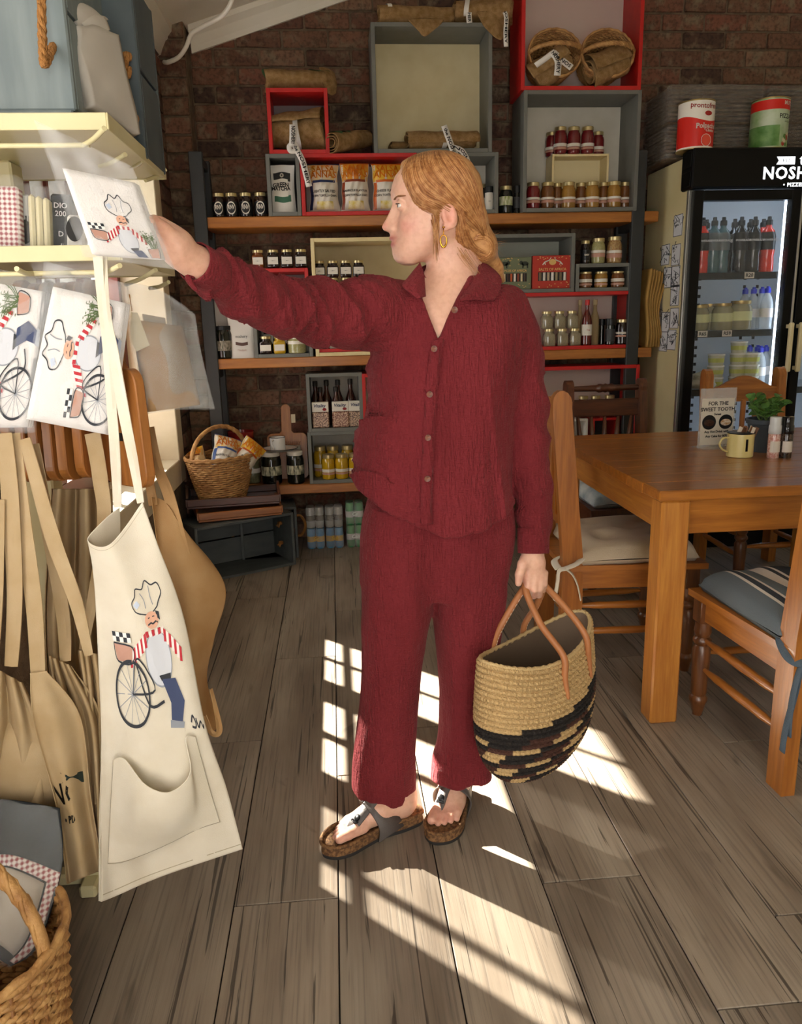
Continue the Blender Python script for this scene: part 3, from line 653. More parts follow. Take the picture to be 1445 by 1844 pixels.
FS = [PX(1340, 490, 4.16)[2], PX(1330, 594, 4.16)[2], PX(1320, 700, 4.16)[2], .42]
M_TAG = mat('price_card', '#d9d3c6', .6); M_INK = mat('black_ink', '#15130f', .6)
for i, z in enumerate(FS):
    sh = obj('wire_shelf', G().box(.045, W_-.045, .07, D_-.04, z-.012, z-.004).mesh('wire_shelf', M_FWHITE), fr_)
    obj('shelf_edge', G().box(.045, W_-.045, .062, .07, z-.036, z, .002).mesh('shelf_edge', M_FBLACK), sh)
    for px_, py_, s in ([(1350, 495, 'R20')], [(1266, 597, 'R65'), (1310, 597, 'R59')], [], [])[i]:
        q = PX(px_, py_, FYF+.06)-np.array([FX0, FYF, 0]); c = obj('price_tag', G().box(-.027, .027, -.002, 0, -.016, .016).mesh('price_tag', M_TAG), fr_, (q[0], .06, z-.017))
        obj('lettering', text_mesh(s, .026, M_INK, bold=.0008), c, (0, -.0025, 0), FRONT)
# stickers on the side panel
M_STK = mat('sticker_paper', '#d8dade', .5); M_STKI = mat('sticker_line', '#2b2f38', .6)
for k, (sx, sy) in enumerate(((1222, 406), (1199, 459), (1218, 459), (1203, 500), (1217, 498), (1216, 532), (1189, 512), (1186, 550), (1199, 580), (1215, 573), (1184, 587), (1195, 615), (1210, 612))):
    d = c_r*(sx-IW/2)/FOC-c_u*(sy-IH/2)/FOC+c_f; q = CAM+d*((FX0-.001)/d[0])
    if q[1] > FYB-.05: continue
    st = obj('sticker', G().box(-.001, .0, -.055, .055, -.055, .055).mesh('sticker', M_STK), fr_, (-.0005, q[1]-FYF, q[2]))
    g = G(); r = random.Random(k)
    for _ in range(7):
        a = (r.uniform(-.03, .03), r.uniform(-.04, .04)); P = [(-.0013, a[0]+r.uniform(-.02, .02)*j, a[1]+r.uniform(-.012, .014)*j) for j in range(4)]
        g.tube(P, .0017, 4)
    for e_ in ((-.053, -.053, .053, -.053), (-.053, .053, .053, .053), (-.053, -.053, -.053, .053), (.053, -.053, .053, .053)): g.tube([(-.0012, e_[0], e_[1]), (-.0012, e_[2], e_[3])], .0015, 4)
    obj('line_drawing', g.mesh('line_drawing', M_STKI), st)
# ---------------------------------------------------------------- drinks and tubs inside the fridge
def bottle_things():
    out = {}
    def mk(name, key, prof, body, cap_prof, capm, label=None, lm=None, txt=None, tm=None, ts=.014, n=16, tz=0):
        out[key] = (name, G().lathe(prof, n).mesh('bottle_body', body, auto=50), G().lathe(cap_prof, 12).mesh('cap', capm, auto=40), G().lathe(label, n, cap=False).mesh('label', lm, True) if label else None, text_mesh(txt, ts, tm, bold=.0004) if txt else None, tz, max(p_[0] for p_ in (label or prof)))
    pr = [(.0, 0), (.031, 0), (.035, .006), (.034, .05), (.031, .075), (.035, .10), (.035, .17), (.028, .195), (.014, .212), (.0135, .225)]
    cp_ = [(.016, .222), (.017, .226), (.016, .245), (.010, .248), (.009, .262), (0, .262)]
    M_BC = mat('black_cap', '#1b1d20', .4); M_BW = mat('drink_label_black', '#0e0f12', .4); M_LT = mat('label_silver', '#c9ccd2', .5)
    lab = [(.0358, .105), (.0358, .168), (.031, .188)]
    mk('sports_drink_bottle', 'dark', pr, mat('dark_drink', '#101318', .15, coat=.5), cp_, M_BC, lab, M_BW, 'POWERADE', M_LT, .0135, tz=.15)
    mk('sports_drink_bottle', 'teal', pr, mat('teal_drink', '#3c6066', .15, coat=.5), cp_, M_BC, lab, mat('drink_label_grey', '#5a6468', .4), 'POWERADE', M_LT, .0135, tz=.15)
    mk('sports_drink_bottle', 'red', pr, mat('red_drink', '#d2301f', .15, coat=.5), cp_, M_BC, lab, M_BW, 'POWERADE', M_LT, .0135, tz=.15)
    pw = [(.0, 0), (.029, 0), (.032, .006), (.030, .02), (.032, .03), (.030, .04), (.032, .05), (.031, .12), (.030, .13), (.022, .16), (.013, .175), (.013, .185)]
    mk('water_bottle', 'water', pw, mat('clear_plastic_water', '#dfe9ee', .08, alpha=.45), [(.015, .182), (.015, .205), (.009, .207), (.008, .215), (0, .215)], mat('blue_cap', '#2233c4', .4), [(.0325, .06), (.0325, .105)], mat('water_label', '#e8e3df', .5))
    pj = [(.0, 0), (.050, 0), (.055, .008), (.055, .105), (.045, .122), (.045, .128)]
    mk('preserve_jar', 'bigjar', pj, mat('cloudy_preserve', '#8f8b6a', .2, coat=.4), [(.047, .126), (.048, .129), (.048, .142), (0, .142)], mat('gold_lid', '#b39a5c', .35, .7), [(.0558, .045), (.0558, .09)], mat('cream_green_label', '#cfd29a', .6))
    return out
BT = bottle_things()
def put_bottle(key, loc, label, cat='bottle', group=None, rz=0, sc=1):
    name, body, cap, lab, tx, tz, rr = BT[key]
    t = thing(name, label, cat, loc, rz, group, scale=(sc,)*3)
    b = obj('bottle_body', body, t); obj('cap', cap, t)
    if lab:
        l = obj('label', lab, t)
        if tx: obj('lettering', tx, l, (0, -rr-.0006, tz), FRONT)
    return t
def fpt(px_, py_, y, z): q = PX(px_, py_, y); return (q[0], y, z)
def lab3(key, x):
    o = {'teal': [1282, 1298], 'dark': [1268, 1318, 1330, 1346, 1354], 'red': [1262, 1369, 1379]}[key].index(x)
    return ('first', 'second', 'third', 'fourth', 'fifth')[o]+{'teal': ' teal', 'dark': ' black', 'red': ' red'}[key]+' sports drink bottle from the left on the top fridge shelf'
for i, (px_, key, y) in enumerate(((1282, 'teal', 4.20), (1298, 'teal', 4.20), (1268, 'dark', 4.30), (1318, 'dark', 4.28), (1330, 'dark', 4.20), (1346, 'dark', 4.30), (1354, 'dark', 4.20), (1369, 'red', 4.30), (1379, 'red', 4.20), (1262, 'red', 4.21))):
    put_bottle(key, fpt(px_, 488, y, FS[0]), lab3(key, px_), group={'teal': 'teal sports drinks', 'dark': 'black sports drinks', 'red': 'red sports drinks'}[key], rz=-.1, sc=1.08)
for k, (px_, y) in enumerate(((1338, 4.34), (1353, 4.30), (1368, 4.28), (1378, 4.20))):
    put_bottle('water', fpt(px_, 590, y, FS[1]), ('first', 'second', 'third', 'fourth')[k]+' water bottle with blue cap from the left on the middle fridge shelf', group='water bottles on the middle fridge shelf', sc=1.05)
for k, (px_, y) in enumerate(((1346, 4.34), (1360, 4.34), (1366, 4.22), (1375, 4.30))):
    put_bottle('water', fpt(px_, 690, y, FS[2]), ('first', 'second', 'third', 'fourth')[k]+' water bottle with blue cap from the left on the lower fridge shelf', group='water bottles on the lower fridge shelf', sc=1.05)
for k, (px_, y, s) in enumerate(((1258, 4.22, .95), (1276, 4.30, 1.0), (1300, 4.22, 1.0), (1332, 4.21, 1.08))):
    put_bottle('bigjar', fpt(px_, 590, y, FS[1]), ('first', 'second', 'third', 'fourth')[k]+' jar of cloudy preserve from the left on the middle fridge shelf', 'jar', 'preserve jars in the fridge', sc=s)
M_TUB = mat('clear_tub', '#c9c9b0', .25, col2='#b4b596', nscale=20); M_TUBL = mat('tub_label', '#b9bf5a', .6)
tub_me = [G().lathe([(0, 0), (.036, 0), (.042, .05), (.042, .052)], 18).mesh('tub_body', M_TUB, auto=40), G().lathe([(.0, .0525), (.044, .0525), (.044, .060), (0, .060)], 18).mesh('tub_lid', mat('tub_lid', '#dfe0d8', .3), auto=40), G().lathe([(.0392, .016), (.0412, .038)], 18, cap=False).mesh('label', M_TUBL)]
for px_, nst, y in ((1287, 3, 4.2), (1326, 4, 4.22), (1350, 3, 4.2)):
    for k in range(nst):
        q = fpt(px_, 695, y, FS[2]+.0605*1.05*k); t = thing('food_tub', ('bottom', 'second', 'third', 'top')[k]+' food tub of the '+{1287: 'left', 1326: 'tall middle', 1350: 'right'}[px_]+' stack in the fridge', 'tub', q, 0, 'tubs stacked in the fridge', scale=(1.05,)*3)
        for me, n_ in zip(tub_me, ('tub_body', 'tub_lid', 'label')): obj(n_, me, t)
for px_, y, c, lab in ((1262, 4.22, '#8b8467', 'soft bag of greens lying on the lower left fridge shelf'), (1275, 4.2, '#a79b4e', 'bag of yellow produce on the bottom fridge shelf')):
    z = FS[2] if 'lower' in lab else FS[3]
    v, f = lathe([(0, 0), (.07, .004), (.085, .03), (.07, .07), (.03, .09), (0, .095)], 20); v = [(x*(1+.15*math.sin(5*x*20+z_*60)), y_, z_+.008*math.sin(x*90)) for x, y_, z_ in v]
    thing('produce_bag', lab, 'bag', fpt(px_, 700, y, z), me=G().add(v, f).mesh('produce_bag', mat('produce_'+c, c, .35, col2='#d7d9c8', nscale=22), True))
# ================================================================ on top of the fridge
M_PULP = mat('egg_tray_pulp', '#6d5a45', .9, col2='#574735', nscale=30); M_FILM = mat('stretch_film', '#e8e6e0', .12, alpha=.14, bump=.9, bscale=25, bstretch=(1, 1, 5), bdist=.02)
zt = FZ+.001
for k, (x0, z0, h) in enumerate(((1.81, zt, .17), (1.81, zt+.175, .19), (2.36, zt, .17), (2.36, zt+.175, .185))):
    lb = [('lower', 'left'), ('upper', 'left'), ('lower', 'right'), ('upper', 'right')][k]
    t = thing('egg_tray_bundle', f'{lb[0]} {lb[1]} bundle of grey egg trays wrapped in clear film on the fridge', 'bundle', (x0, 4.34, z0), 0, 'egg tray bundles on the fridge')
    n = 9
    for i in range(n):
        zz = h*i/n
        def fn(u, v, zz=zz): return (.01+.52*u, .02+.30*v, zz+.008+.007*math.sin(u*PI*12)*math.sin(v*PI*8))
        obj('egg_tray', G().add(*sheet(fn, 24, 16, .01)).mesh('egg_tray', M_PULP), t)
    g = G().box(0, .54, .005, .335, .002, h, .014); obj('film_wrap', g.mesh('film_wrap', M_FILM), t)
def tin(label, px0, px1, pyt, pyb, y, build):
    a = PX((px0+px1)/2, pyb, y); r = (PX(px1, pyb, y)[0]-PX(px0, pyb, y)[0])/2; h = PX((px0+px1)/2, pyt, y)[2]-zt
    t = thing('food_tin', label, 'tin', (a[0], y, zt)); 
    obj('rim', G().lathe([(r*.97, h-.004), (r*1.01, h-.004), (r*1.01, h), (r*.95, h), (r*.94, h-.006), (0, h-.006)], 32).mesh('rim', mat('tin_rim', '#b9a26a', .3, .9), auto=40), t)
    obj('rim', G().lathe([(r*.95, 0), (r*1.01, 0), (r*1.01, .004), (r*.97, .004)], 32).mesh('rim', mat('tin_rim', ''), auto=40), t)
    build(t, r, h)
def band(t, r, h, z0, z1, m, name='label_band', a0=0, a1=2*PI, n=32, top=None):
    v = []; f = []
    for j in range(n+1):
        a = a0+(a1-a0)*j/n; zz1 = z1 if top is None else top(a); v += [(r*math.sin(a), -r*math.cos(a), z0), (r*math.sin(a), -r*math.cos(a), zz1)]
    f = [(2*j, 2*j+2, 2*j+3, 2*j+1) for j in range(n)]
    return obj(name, mesh(name, v, f, m, True), t)
def curved_text(s, size, m, r, z, t, ang=0, bold=0, shear=0, name='lettering', arc=0):
    me = text_mesh(s, size, m, bold=bold, shear=shear).copy()
    for v in me.vertices:
        a = ang+v.co.x/r; zz = v.co.y+arc*(v.co.x**2); v.co = Vector((r*math.sin(a), -r*math.cos(a), z+zz+v.co.z*0))
    return obj(name, me, t)
def tomato_tin(t, r, h):
    R_ = mat('tin_red', '#d7261c', .35); Wt = mat('tin_white', '#efe9dd', .4)
    obj('tin_body', G().lathe([(0, .002), (r*.985, .002), (r*.985, h-.006), (0, h-.006)], 32).mesh('tin_body', Wt, auto=40), t)
    band(t, r*.99, h, .012, h*.66, R_, top=lambda a: h*(.66-.16*math.cos(a)*(abs(a) < PI/2)-.0) if False else h*(.68-.12*max(0, math.cos(a-.35))**2), a0=-PI, a1=PI)
    curved_text('prontofresco', .034, mat('tin_red_ink', '#a8231c', .5), r*.995, h*.86, t, .25, .0006, arc=1.2)
    curved_text('Polpachef', .033, Wt, r*.998, h*.46, t, .3, .0012); curved_text('Classica', .018, Wt, r*.998, h*.37, t, .45, .0006, shear=.3)
    me = G().lathe([(0, 0), (.026, .002), (.024, .003), (0, .003)], 20).mesh('tomato_print', mat('tomato_print', '#e8553f', .4)); obj('tomato_print', me, t, (r*.2, -r*.975, h*.17), (PI/2, 0, .2))
    g = G().tube([(.028*math.cos(a), .028*math.sin(a), 0) for a in np.linspace(0, 2*PI, 25)[:-1]], .0012, 4, closed=True); obj('print_outline', g.mesh('print_outline', Wt), t, (r*.2, -r*.985, h*.17), (PI/2, 0, .2))
    me = G().lathe([(0, 0), (.016, .001), (0, .001)], 16).mesh('emblem', mat('tin_red_ink', '')); obj('emblem', me, t, (r*.25, -r*.975, h*.71), (PI/2, 0, .25), scale=(1.3, .7, 1))
def pizza_tin(t, r, h):
    obj('tin_body', G().lathe([(0, .002), (r*.985, .002), (r*.985, h-.006), (0, h-.006)], 32).mesh('tin_body', mat('tin_pale_green', '#c9d6bd', .4, col2='#8fae76', nscale=9), auto=40), t)
    band(t, r*.99, h, 0.01, h*.45, mat('tin_green', '#4b7d3a', .4, col2='#7fa766', nscale=16), a0=-PI, a1=.1); band(t, r*.992, h, h*.76, h*.95, mat('tin_red', ''), a0=-PI, a1=PI)
    curved_text('MUTTI', .024, mat('tin_white', ''), r*.998, h*.88, t, .65, .001); curved_text('PIZZA', .03, M_INK, r*.998, h*.62, t, .45, .0006); curved_text('AROMA', .012, M_INK, r*.998, h*.52, t, .6)
    for i in range(9):
        a = .35+.1*(i % 4)+.05*(i//4); c = ('#a33b28', '#d8cfb0', '#56853b')[i % 3]
        v, f = lathe([(0, 0), (.011, .001), (0, .0015)], 12); o = obj('vegetable_print', G().add(v, f).mesh('vegetable_print', mat('veg'+c, c, .5)), t, (r*.99*math.sin(a), -r*.99*math.cos(a), .02+.018*(i//3)+.01*(i % 2)), (PI/2, 0, a))
tin('tall red and white tomato tin on top of the fridge', 1220, 1281, 186, 274, 4.18, tomato_tin)
tin('green pizza sauce tin with red top band on the fridge', 1351, 1413, 182, 270, 4.18, pizza_tin)
# ================================================================ on the table
zt_ = TZ+.0005
def tpt(px_, py_): q = PZ(px_, py_, TZ); return (q[0], q[1], zt_)
M_ENAM = mat('cream_enamel', '#e2d490', .3, coat=.5); M_BLK = mat('matte_black', '#17181a', .5)
q = tpt(1332, 822); mug = thing('enamel_mug', 'cream enamel mug with number 1 holding sugar sachets', 'mug', q)
obj('mug_body', G().lathe([(0, .001), (.044, 0), (.047, .003), (.047, .088), (.049, .09), (.046, .09), (.044, .085), (.044, .006), (0, .005)], 32).mesh('mug_body', M_ENAM, auto=40), mug)
obj('rim', G().lathe([(.0475, .087), (.0495, .0905), (.0455, .0905)], 32).mesh('rim', M_BLK), mug)
obj('handle', G().tube(catmull([(-.046, 0, .072), (-.068, 0, .07), (-.08, 0, .05), (-.07, 0, .03), (-.046, 0, .018)], 16), .006, 8, flat=.6).mesh('handle', M_ENAM, True), mug)
curved_text('1', .062, M_INK, .0475, .045, mug, .0, .0014, name='numeral')
for k in range(9):
    a = k*.7; r = .012+.022*((k*37) % 10)/10; o = thing('sugar_sachet', ('brown', 'pale', 'dark brown')[k % 3]+' paper sugar sachet standing in the cream mug', 'sachet', (q[0]+r*math.cos(a), q[1]+r*math.sin(a), q[2]+.03), 0, 'sachets in the mug', rot=(.3*math.sin(a), .4*math.cos(a), a), me=G().box(-.008, .008, -.0015, .0015, 0, .085, .001).mesh('sachet', mat('sachet%d' % (k % 3), ('#8a5b3a', '#d9cdb8', '#6d4a34')[k % 3], .6)))
q = tpt(1288, 806); sg = thing('table_sign', 'small acrylic table sign advertising a drink and cake special', 'sign', q, .05)
obj('acrylic_stand', G().box(-.075, .075, -.0015, .0015, .003, .235, .0).box(-.075, .075, -.045, .045, 0, .003).mesh('acrylic_stand', mat('acrylic', '#e9efee', .05, alpha=.25)), sg)
cd_ = obj('card', G().box(-.068, .068, -.0028, -.0018, .012, .195).mesh('card', mat('sign_card', '#d8d0c0', .6)), sg)
for s, z, sz in (('FOR THE', .175, .021), ('SWEET TOOTH', .152, .0205), ('Sweet', .133, .012), ('Any Hot Drink with', .064, .0125), ('Any Cake for R75', .046, .0125)): obj('lettering', text_mesh(s, sz, M_INK, bold=.0004), cd_, (0, -.0034, z), FRONT)
for x, c1, c2 in ((-.034, '#4a2d22', '#2a1a14'), (.036, '#e7dfd2', '#b98a52')):
    obj('photo_disc', G().lathe([(0, 0), (.029, 0), (.029, .0004), (0, .0004)], 24).mesh('photo_disc', M_BLK), cd_, (x, -.0032, .102), FRONT)
    obj('photo_dish', G().lathe([(0, 0), (.022, 0), (.020, .0006), (.012, .0012), (0, .0012)], 20).mesh('photo_dish', mat('dish'+c1, c1, .5, col2=c2, nscale=60)), cd_, (x, -.0038, .100), FRONT, scale=(1, .6, 1))
q = tpt(1376, 812); pl = thing('potted_plant', 'small leafy succulent in a grey plastic pot on the table', 'plant', q)
obj('pot', G().lathe([(0, .001), (.052, 0), (.066, .105), (.072, .108), (.072, .125), (.066, .125), (.064, .11), (0, .108)], 32).mesh('pot', mat('grey_pot', '#3a434b', .5), auto=40), pl)
M_LEAF = mat('succulent_leaf', '#5f8a3e', .4, col2='#3f6a2c', nscale=30, objvar=.25, sub=.1)
lv, lf = grid(lambda u, v: (.017*math.sin(PI*v)**.8*(2*u-1)*(1 if v < .75 else 1.15), .042*v, .006*math.sin(PI*v)+.004*(2*u-1)**2), 4, 6); leaf_me = G().add(*sheet(lambda u, v: (.019*math.sin(PI*min(v, .985))**.7*(2*u-1), .042*v, .007*math.sin(PI*v)+.004*(2*u-1)**2), 4, 6, .0012)).mesh('leaf', M_LEAF, True)
r = random.Random(4)
for s in range(9):
    a = r.uniform(0, 2*PI); b0 = (r.uniform(-.03, .03), r.uniform(-.03, .03), .10); hgt = r.uniform(.035, .085); tip = (b0[0]+.055*math.cos(a), b0[1]+.035*math.sin(a), .11+hgt)
    obj('stem', G().tube([b0, ((b0[0]*1.3+tip[0])/2, (b0[1]+tip[1])/2, .12+hgt*.4), tip], .0025, 6).mesh('stem', mat('stem_green', '#54703a', .6)), pl)
    for j in range(11):
        t = .35+.065*j; p_ = np.array(b0)*(1-t)+np.array(tip)*t; p_[2] += .012
        obj('leaf', leaf_me, pl, p_, (r.uniform(-.2, .9), r.uniform(-.5, .5), r.uniform(0, 2*PI)), scale=(r.uniform(.6, 1.0),)*3)
for px_, c, tcol, lab in ((1392, '#c88f86', '#cfd3d5', 'glass grinder of pink salt with clear cap on the table'), (1414, '#2c241f', '#17181a', 'glass pepper grinder with black cap on the table')):
    q = tpt(px_, 824); g_ = thing('spice_grinder', lab, 'grinder', q, 0, 'grinders on the table')
    obj('glass_body', G().lathe([(0, 0), (.021, 0), (.0215, .004), (.0215, .085), (.018, .092), (.018, .1)], 24).mesh('glass_body', mat('grind'+c, c, .15, coat=.6, col2='#e0c3b8' if c[1] == 'c' else '#57483c', nscale=160, contrast=(.45, .55)), auto=40), g_)
    obj('grinder_cap', G().lathe([(.0215, .088), (.0225, .09), (.0225, .118), (.020, .121), (.020, .148), (.018, .15), (0, .15)], 20).mesh('grinder_cap', mat('cap'+tcol, tcol, .15, coat=.4), auto=40), g_)
    band(g_, .0218, .1, .022, .062, mat('grinder_label', '#e2dcd2', .5), 'label', -1.1, 1.1, 16)
# ================================================================ signed distance modelling (for the figure and soft things)
def smin(a, b, k):
    if k <= 0: return np.minimum(a, b)
    h = np.maximum(k-np.abs(a-b), 0)/k; return np.minimum(a, b)-h*h*k*.25
class Cone:                      # capsule with two radii
    def __init__(s, a, b, ra, rb, k=.01, flat=None):
        s.a = np.array(a, float); s.b = np.array(b, float); s.ra, s.rb, s.k = ra, rb, k
        s.c = (s.a+s.b)/2; s.R = np.linalg.norm(s.a-s.b)/2+max(ra, rb)
    def __call__(s, p):
        ba = s.b-s.a; t = np.clip(((p-s.a)@ba)/(ba@ba+1e-12), 0, 1); d = p-s.a-t[:, None]*ba
        return np.sqrt((d*d).sum(1))-(s.ra+(s.rb-s.ra)*t)
class Ell:                       # ellipsoid, axes as rows of A
    def __init__(s, c, r, A=None, k=.01, sub=False):
        s.c = np.array(c, float); s.r = np.array(r, float); s.A = np.eye(3) if A is None else np.array(A, float); s.k = k; s.R = max(r); s.sub = sub
    def __call__(s, p):
        q = (p-s.c)@s.A.T; k0 = np.sqrt(((q/s.r)**2).sum(1)); k1 = np.sqrt(((q/s.r**2)**2).sum(1))+1e-9
        return k0*(k0-1)/k1
class Tab:                       # upright body of changing ellipse section, given by tables over z
    def __init__(s, z, xc, yc, a, b, k=.01, pw=2.0):
        o = np.argsort(z); s.z = np.array(z, float)[o]; s.T = [np.array(q, float)[o] if not np.isscalar(q) else np.full(len(z), float(q)) for q in (xc, yc, a, b)]
        s.k = k; s.pw = pw; s.c = np.array([s.T[0].mean(), s.T[1].mean(), s.z.mean()]); s.R = (s.z[-1]-s.z[0])/2+max(s.T[2].max(), s.T[3].max())+np.ptp(s.T[0])/2
        zz = np.linspace(s.z[0], s.z[-1], 80); s.zz = zz; s.F = []
        for q in s.T:
            y = np.interp(zz, s.z, q); ker = np.array([1, 2, 3, 2, 1])/9; yp = np.pad(y, 2, mode='edge'); s.F.append(np.convolve(yp, ker, 'valid'))
    def __call__(s, p):
        z = p[:, 2]; xc, yc, a, b = [np.interp(z, s.zz, q) for q in s.F]
        r = (np.abs((p[:, 0]-xc)/a)**s.pw+np.abs((p[:, 1]-yc)/b)**s.pw)**(1/s.pw); d = (r-1)*np.minimum(a, b)
        return np.maximum(d, np.maximum(s.zz[0]-z, z-s.zz[-1]))
class Fn:
    def __init__(s, f, c, R, k=.01): s.f = f; s.c = np.array(c, float); s.R = R; s.k = k
    def __call__(s, p): return s.f(p)
def union(prims, p, c=None, R=None):
    d = np.full(len(p), 1.0)
    for q in prims:
        if c is not None and np.linalg.norm(q.c-c) > q.R+R+.06: continue
        if getattr(q, 'sub', False): d = -smin(-d, q(p), q.k)
        else: d = smin(d, q(p), q.k)
    return d
def sdf_mesh(field, lo, hi, h, blk=12, slack=1.2):
    """surface nets, block by block; field(p, block_centre, block_radius)"""
    lo = np.array(lo, float); hi = np.array(hi, float); nb = np.ceil((hi-lo)/(h*blk)).astype(int)
    br = h*blk*math.sqrt(3)/2; B = np.stack(np.meshgrid(*[np.arange(n) for n in nb], indexing='ij'), -1).reshape(-1, 3)
    cen = lo+(B+.5)*h*blk; fc = field(cen, None, None); B = B[np.abs(fc) < br*slack]
    N = nb*blk+2; ax = np.arange(blk+1); I = np.stack(np.meshgrid(ax, ax, ax, indexing='ij'), -1).reshape(-1, 3)
    ids, pos, quads = [], [], []
    gid = lambda c: (c[:, 0]*N[1]+c[:, 1])*N[2]+c[:, 2]
    E = [((0,0,0),(1,0,0)),((0,1,0),(1,1,0)),((0,0,1),(1,0,1)),((0,1,1),(1,1,1)),((0,0,0),(0,1,0)),((1,0,0),(1,1,0)),((0,0,1),(0,1,1)),((1,0,1),(1,1,1)),((0,0,0),(0,0,1)),((1,0,0),(1,0,1)),((0,1,0),(0,1,1)),((1,1,0),(1,1,1))]
    for b in B:
        base = b*blk; f = field(lo+(base+I)*h, lo+(b+.5)*blk*h, br).reshape(blk+1, blk+1, blk+1)
        if f.min() > 0 or f.max() < 0: continue
        sg = f < 0; n = blk; acc = np.zeros((n, n, n, 3)); cnt = np.zeros((n, n, n))
        for e0, e1 in E:
            sl0 = tuple(slice(o, o+n) for o in e0); sl1 = tuple(slice(o, o+n) for o in e1); a = f[sl0]; c = f[sl1]; x = (a < 0) != (c < 0)
            t = np.where(x, a/(a-c+(a == c)), 0)
            for k in range(3): acc[..., k] += np.where(x, e0[k]+t*(e1[k]-e0[k]), 0)
            cnt += x
        w = np.argwhere(cnt > 0); 
        if len(w) == 0: continue
        ids.append(gid(base+w)); pos.append(lo+(base+w+acc[tuple(w.T)]/cnt[tuple(w.T)][:, None])*h)
        for k in range(3):
            a = np.take(sg, range(n), axis=k)
            s0 = [slice(0, n)]*3; s1 = [slice(0, n)]*3; s1[k] = slice(1, n+1)
            x = np.argwhere(sg[tuple(s0)] != sg[tuple(s1)])
            if len(x) == 0: continue
            g0 = base+x; fl = sg[tuple(s0)][tuple(x.T)]; u = np.zeros(3, int); v = np.zeros(3, int); u[(k+1) % 3] = 1; v[(k+2) % 3] = 1
            q = np.stack([gid(g0-u-v), gid(g0-v), gid(g0), gid(g0-u)], 1); q[~fl] = q[~fl][:, ::-1]; quads.append(q)
    ids = np.concatenate(ids); pos = np.concatenate(pos); quads = np.concatenate(quads)
    ids, ix = np.unique(ids, return_index=True); pos = pos[ix]; j = np.searchsorted(ids, quads); j = np.minimum(j, len(ids)-1)
    ok = (ids[j] == quads).all(1); return pos, j[ok]
def np_mesh(name, V, F, m, smooth=True):
    me = bpy.data.meshes.new(name); k = F.shape[1]
    me.vertices.add(len(V)); me.vertices.foreach_set('co', V.astype(np.float32).ravel()); me.loops.add(F.size); me.loops.foreach_set('vertex_index', F.astype(np.int32).ravel())
    me.polygons.add(len(F)); me.polygons.foreach_set('loop_start', np.arange(0, F.size, k, dtype=np.int32)); me.polygons.foreach_set('loop_total', np.full(len(F), k, np.int32))
    if smooth: me.polygons.foreach_set('use_smooth', np.ones(len(F), bool))
    if m: me.materials.append(m)
    me.update(calc_edges=True); me.validate(); return me
def relax(V, F, it=2, lam=.5):
    E_ = np.concatenate([F[:, [i, (i+1) % F.shape[1]]] for i in range(F.shape[1])]); n = len(V)
    for _ in range(it):
        S = np.zeros_like(V); c = np.zeros(n)
        for a, b in ((0, 1), (1, 0)):
            for k in range(3): S[:, k] += np.bincount(E_[:, a], V[E_[:, b], k], n)
            c += np.bincount(E_[:, a], minlength=n)
        V = V*(1-lam)+lam*S/np.maximum(c, 1)[:, None]
    return V
def vnoise(p, seed=0):
    """smooth value noise in about [-1, 1]"""
    i = np.floor(p).astype(np.int64); f = p-i; u = f*f*(3-2*f); r = 0
    def hsh(a):
        n = (a[:, 0]*73856093) ^ (a[:, 1]*19349663) ^ (a[:, 2]*83492791) ^ (seed*2654435761); n = (n ^ (n >> 13))*1274126177 & 0x7fffffff; return ((n ^ (n >> 16)) & 0xffff)/32767.5-1
    for dx in (0, 1):
        for dy in (0, 1):
            for dz in (0, 1):
                w = (u[:, 0] if dx else 1-u[:, 0])*(u[:, 1] if dy else 1-u[:, 1])*(u[:, 2] if dz else 1-u[:, 2]); r = r+w*hsh(i+np.array([dx, dy, dz]))
    return r
def poly_sd(P, x, z):
    """signed distance to a polygon (n,2), negative inside"""
    P = np.array(P, float); d = np.full(len(x), 1e9); ins = np.zeros(len(x), bool); q = np.stack([x, z], 1)
    for a, b in zip(P, np.roll(P, -1, 0)):
        e = b-a; w = q-a; t = np.clip((w@e)/(e@e+1e-12), 0, 1); dd = w-t[:, None]*e; d = np.minimum(d, (dd*dd).sum(1))
        c = (a[1] > z) != (b[1] > z); xi = (b[0]-a[0])*(z-a[1])/(b[1]-a[1]+1e-12)+a[0]; ins ^= c & (x < xi)
    return np.where(ins, -1, 1)*np.sqrt(d)
# ================================================================ the person
YP = 1.84
def pp(x, y, dy=0.0): return PX(x, y, YP+dy)
def ppx(pts, dy=0.0): return np.array([[pp(x, y, dy)[0], pp(x, y, dy)[2]] for x, y in pts])
MPP = lambda Y: Y*.985*1.0/FOC*1.0
def skin_material():
    m, nt, N, L, b = node_mat('fair_skin'); at = N.new('ShaderNodeVertexColor'); at.layer_name = 'tint'
    tc = N.new('ShaderNodeTexCoord'); n = N.new('ShaderNodeTexNoise'); n.inputs['Scale'].default_value = 90; n.inputs['Detail'].default_value = 3; L.new(tc.outputs['Object'], n.inputs[0])
    mx = N.new('ShaderNodeMix'); mx.data_type = 'RGBA'; mx.blend_type = 'MULTIPLY'; mx.inputs[0].default_value = .35
    r = N.new('ShaderNodeValToRGB'); r.color_ramp.elements[0].color = (.72, .55, .48, 1); r.color_ramp.elements[0].position = .3; r.color_ramp.elements[1].position = .6
    L.new(n.outputs['Fac'], r.inputs[0]); L.new(at.outputs[0], mx.inputs[6]); L.new(r.outputs[0], mx.inputs[7]); L.new(mx.outputs[2], b.inputs['Base Color'])
    b.inputs['Roughness'].default_value = .45; b.inputs['Subsurface Weight'].default_value = .25; b.inputs['Subsurface Radius'].default_value = (1, .35, .18); b.inputs['Subsurface Scale'].default_value = .006
    return m
M_SKIN = skin_material()
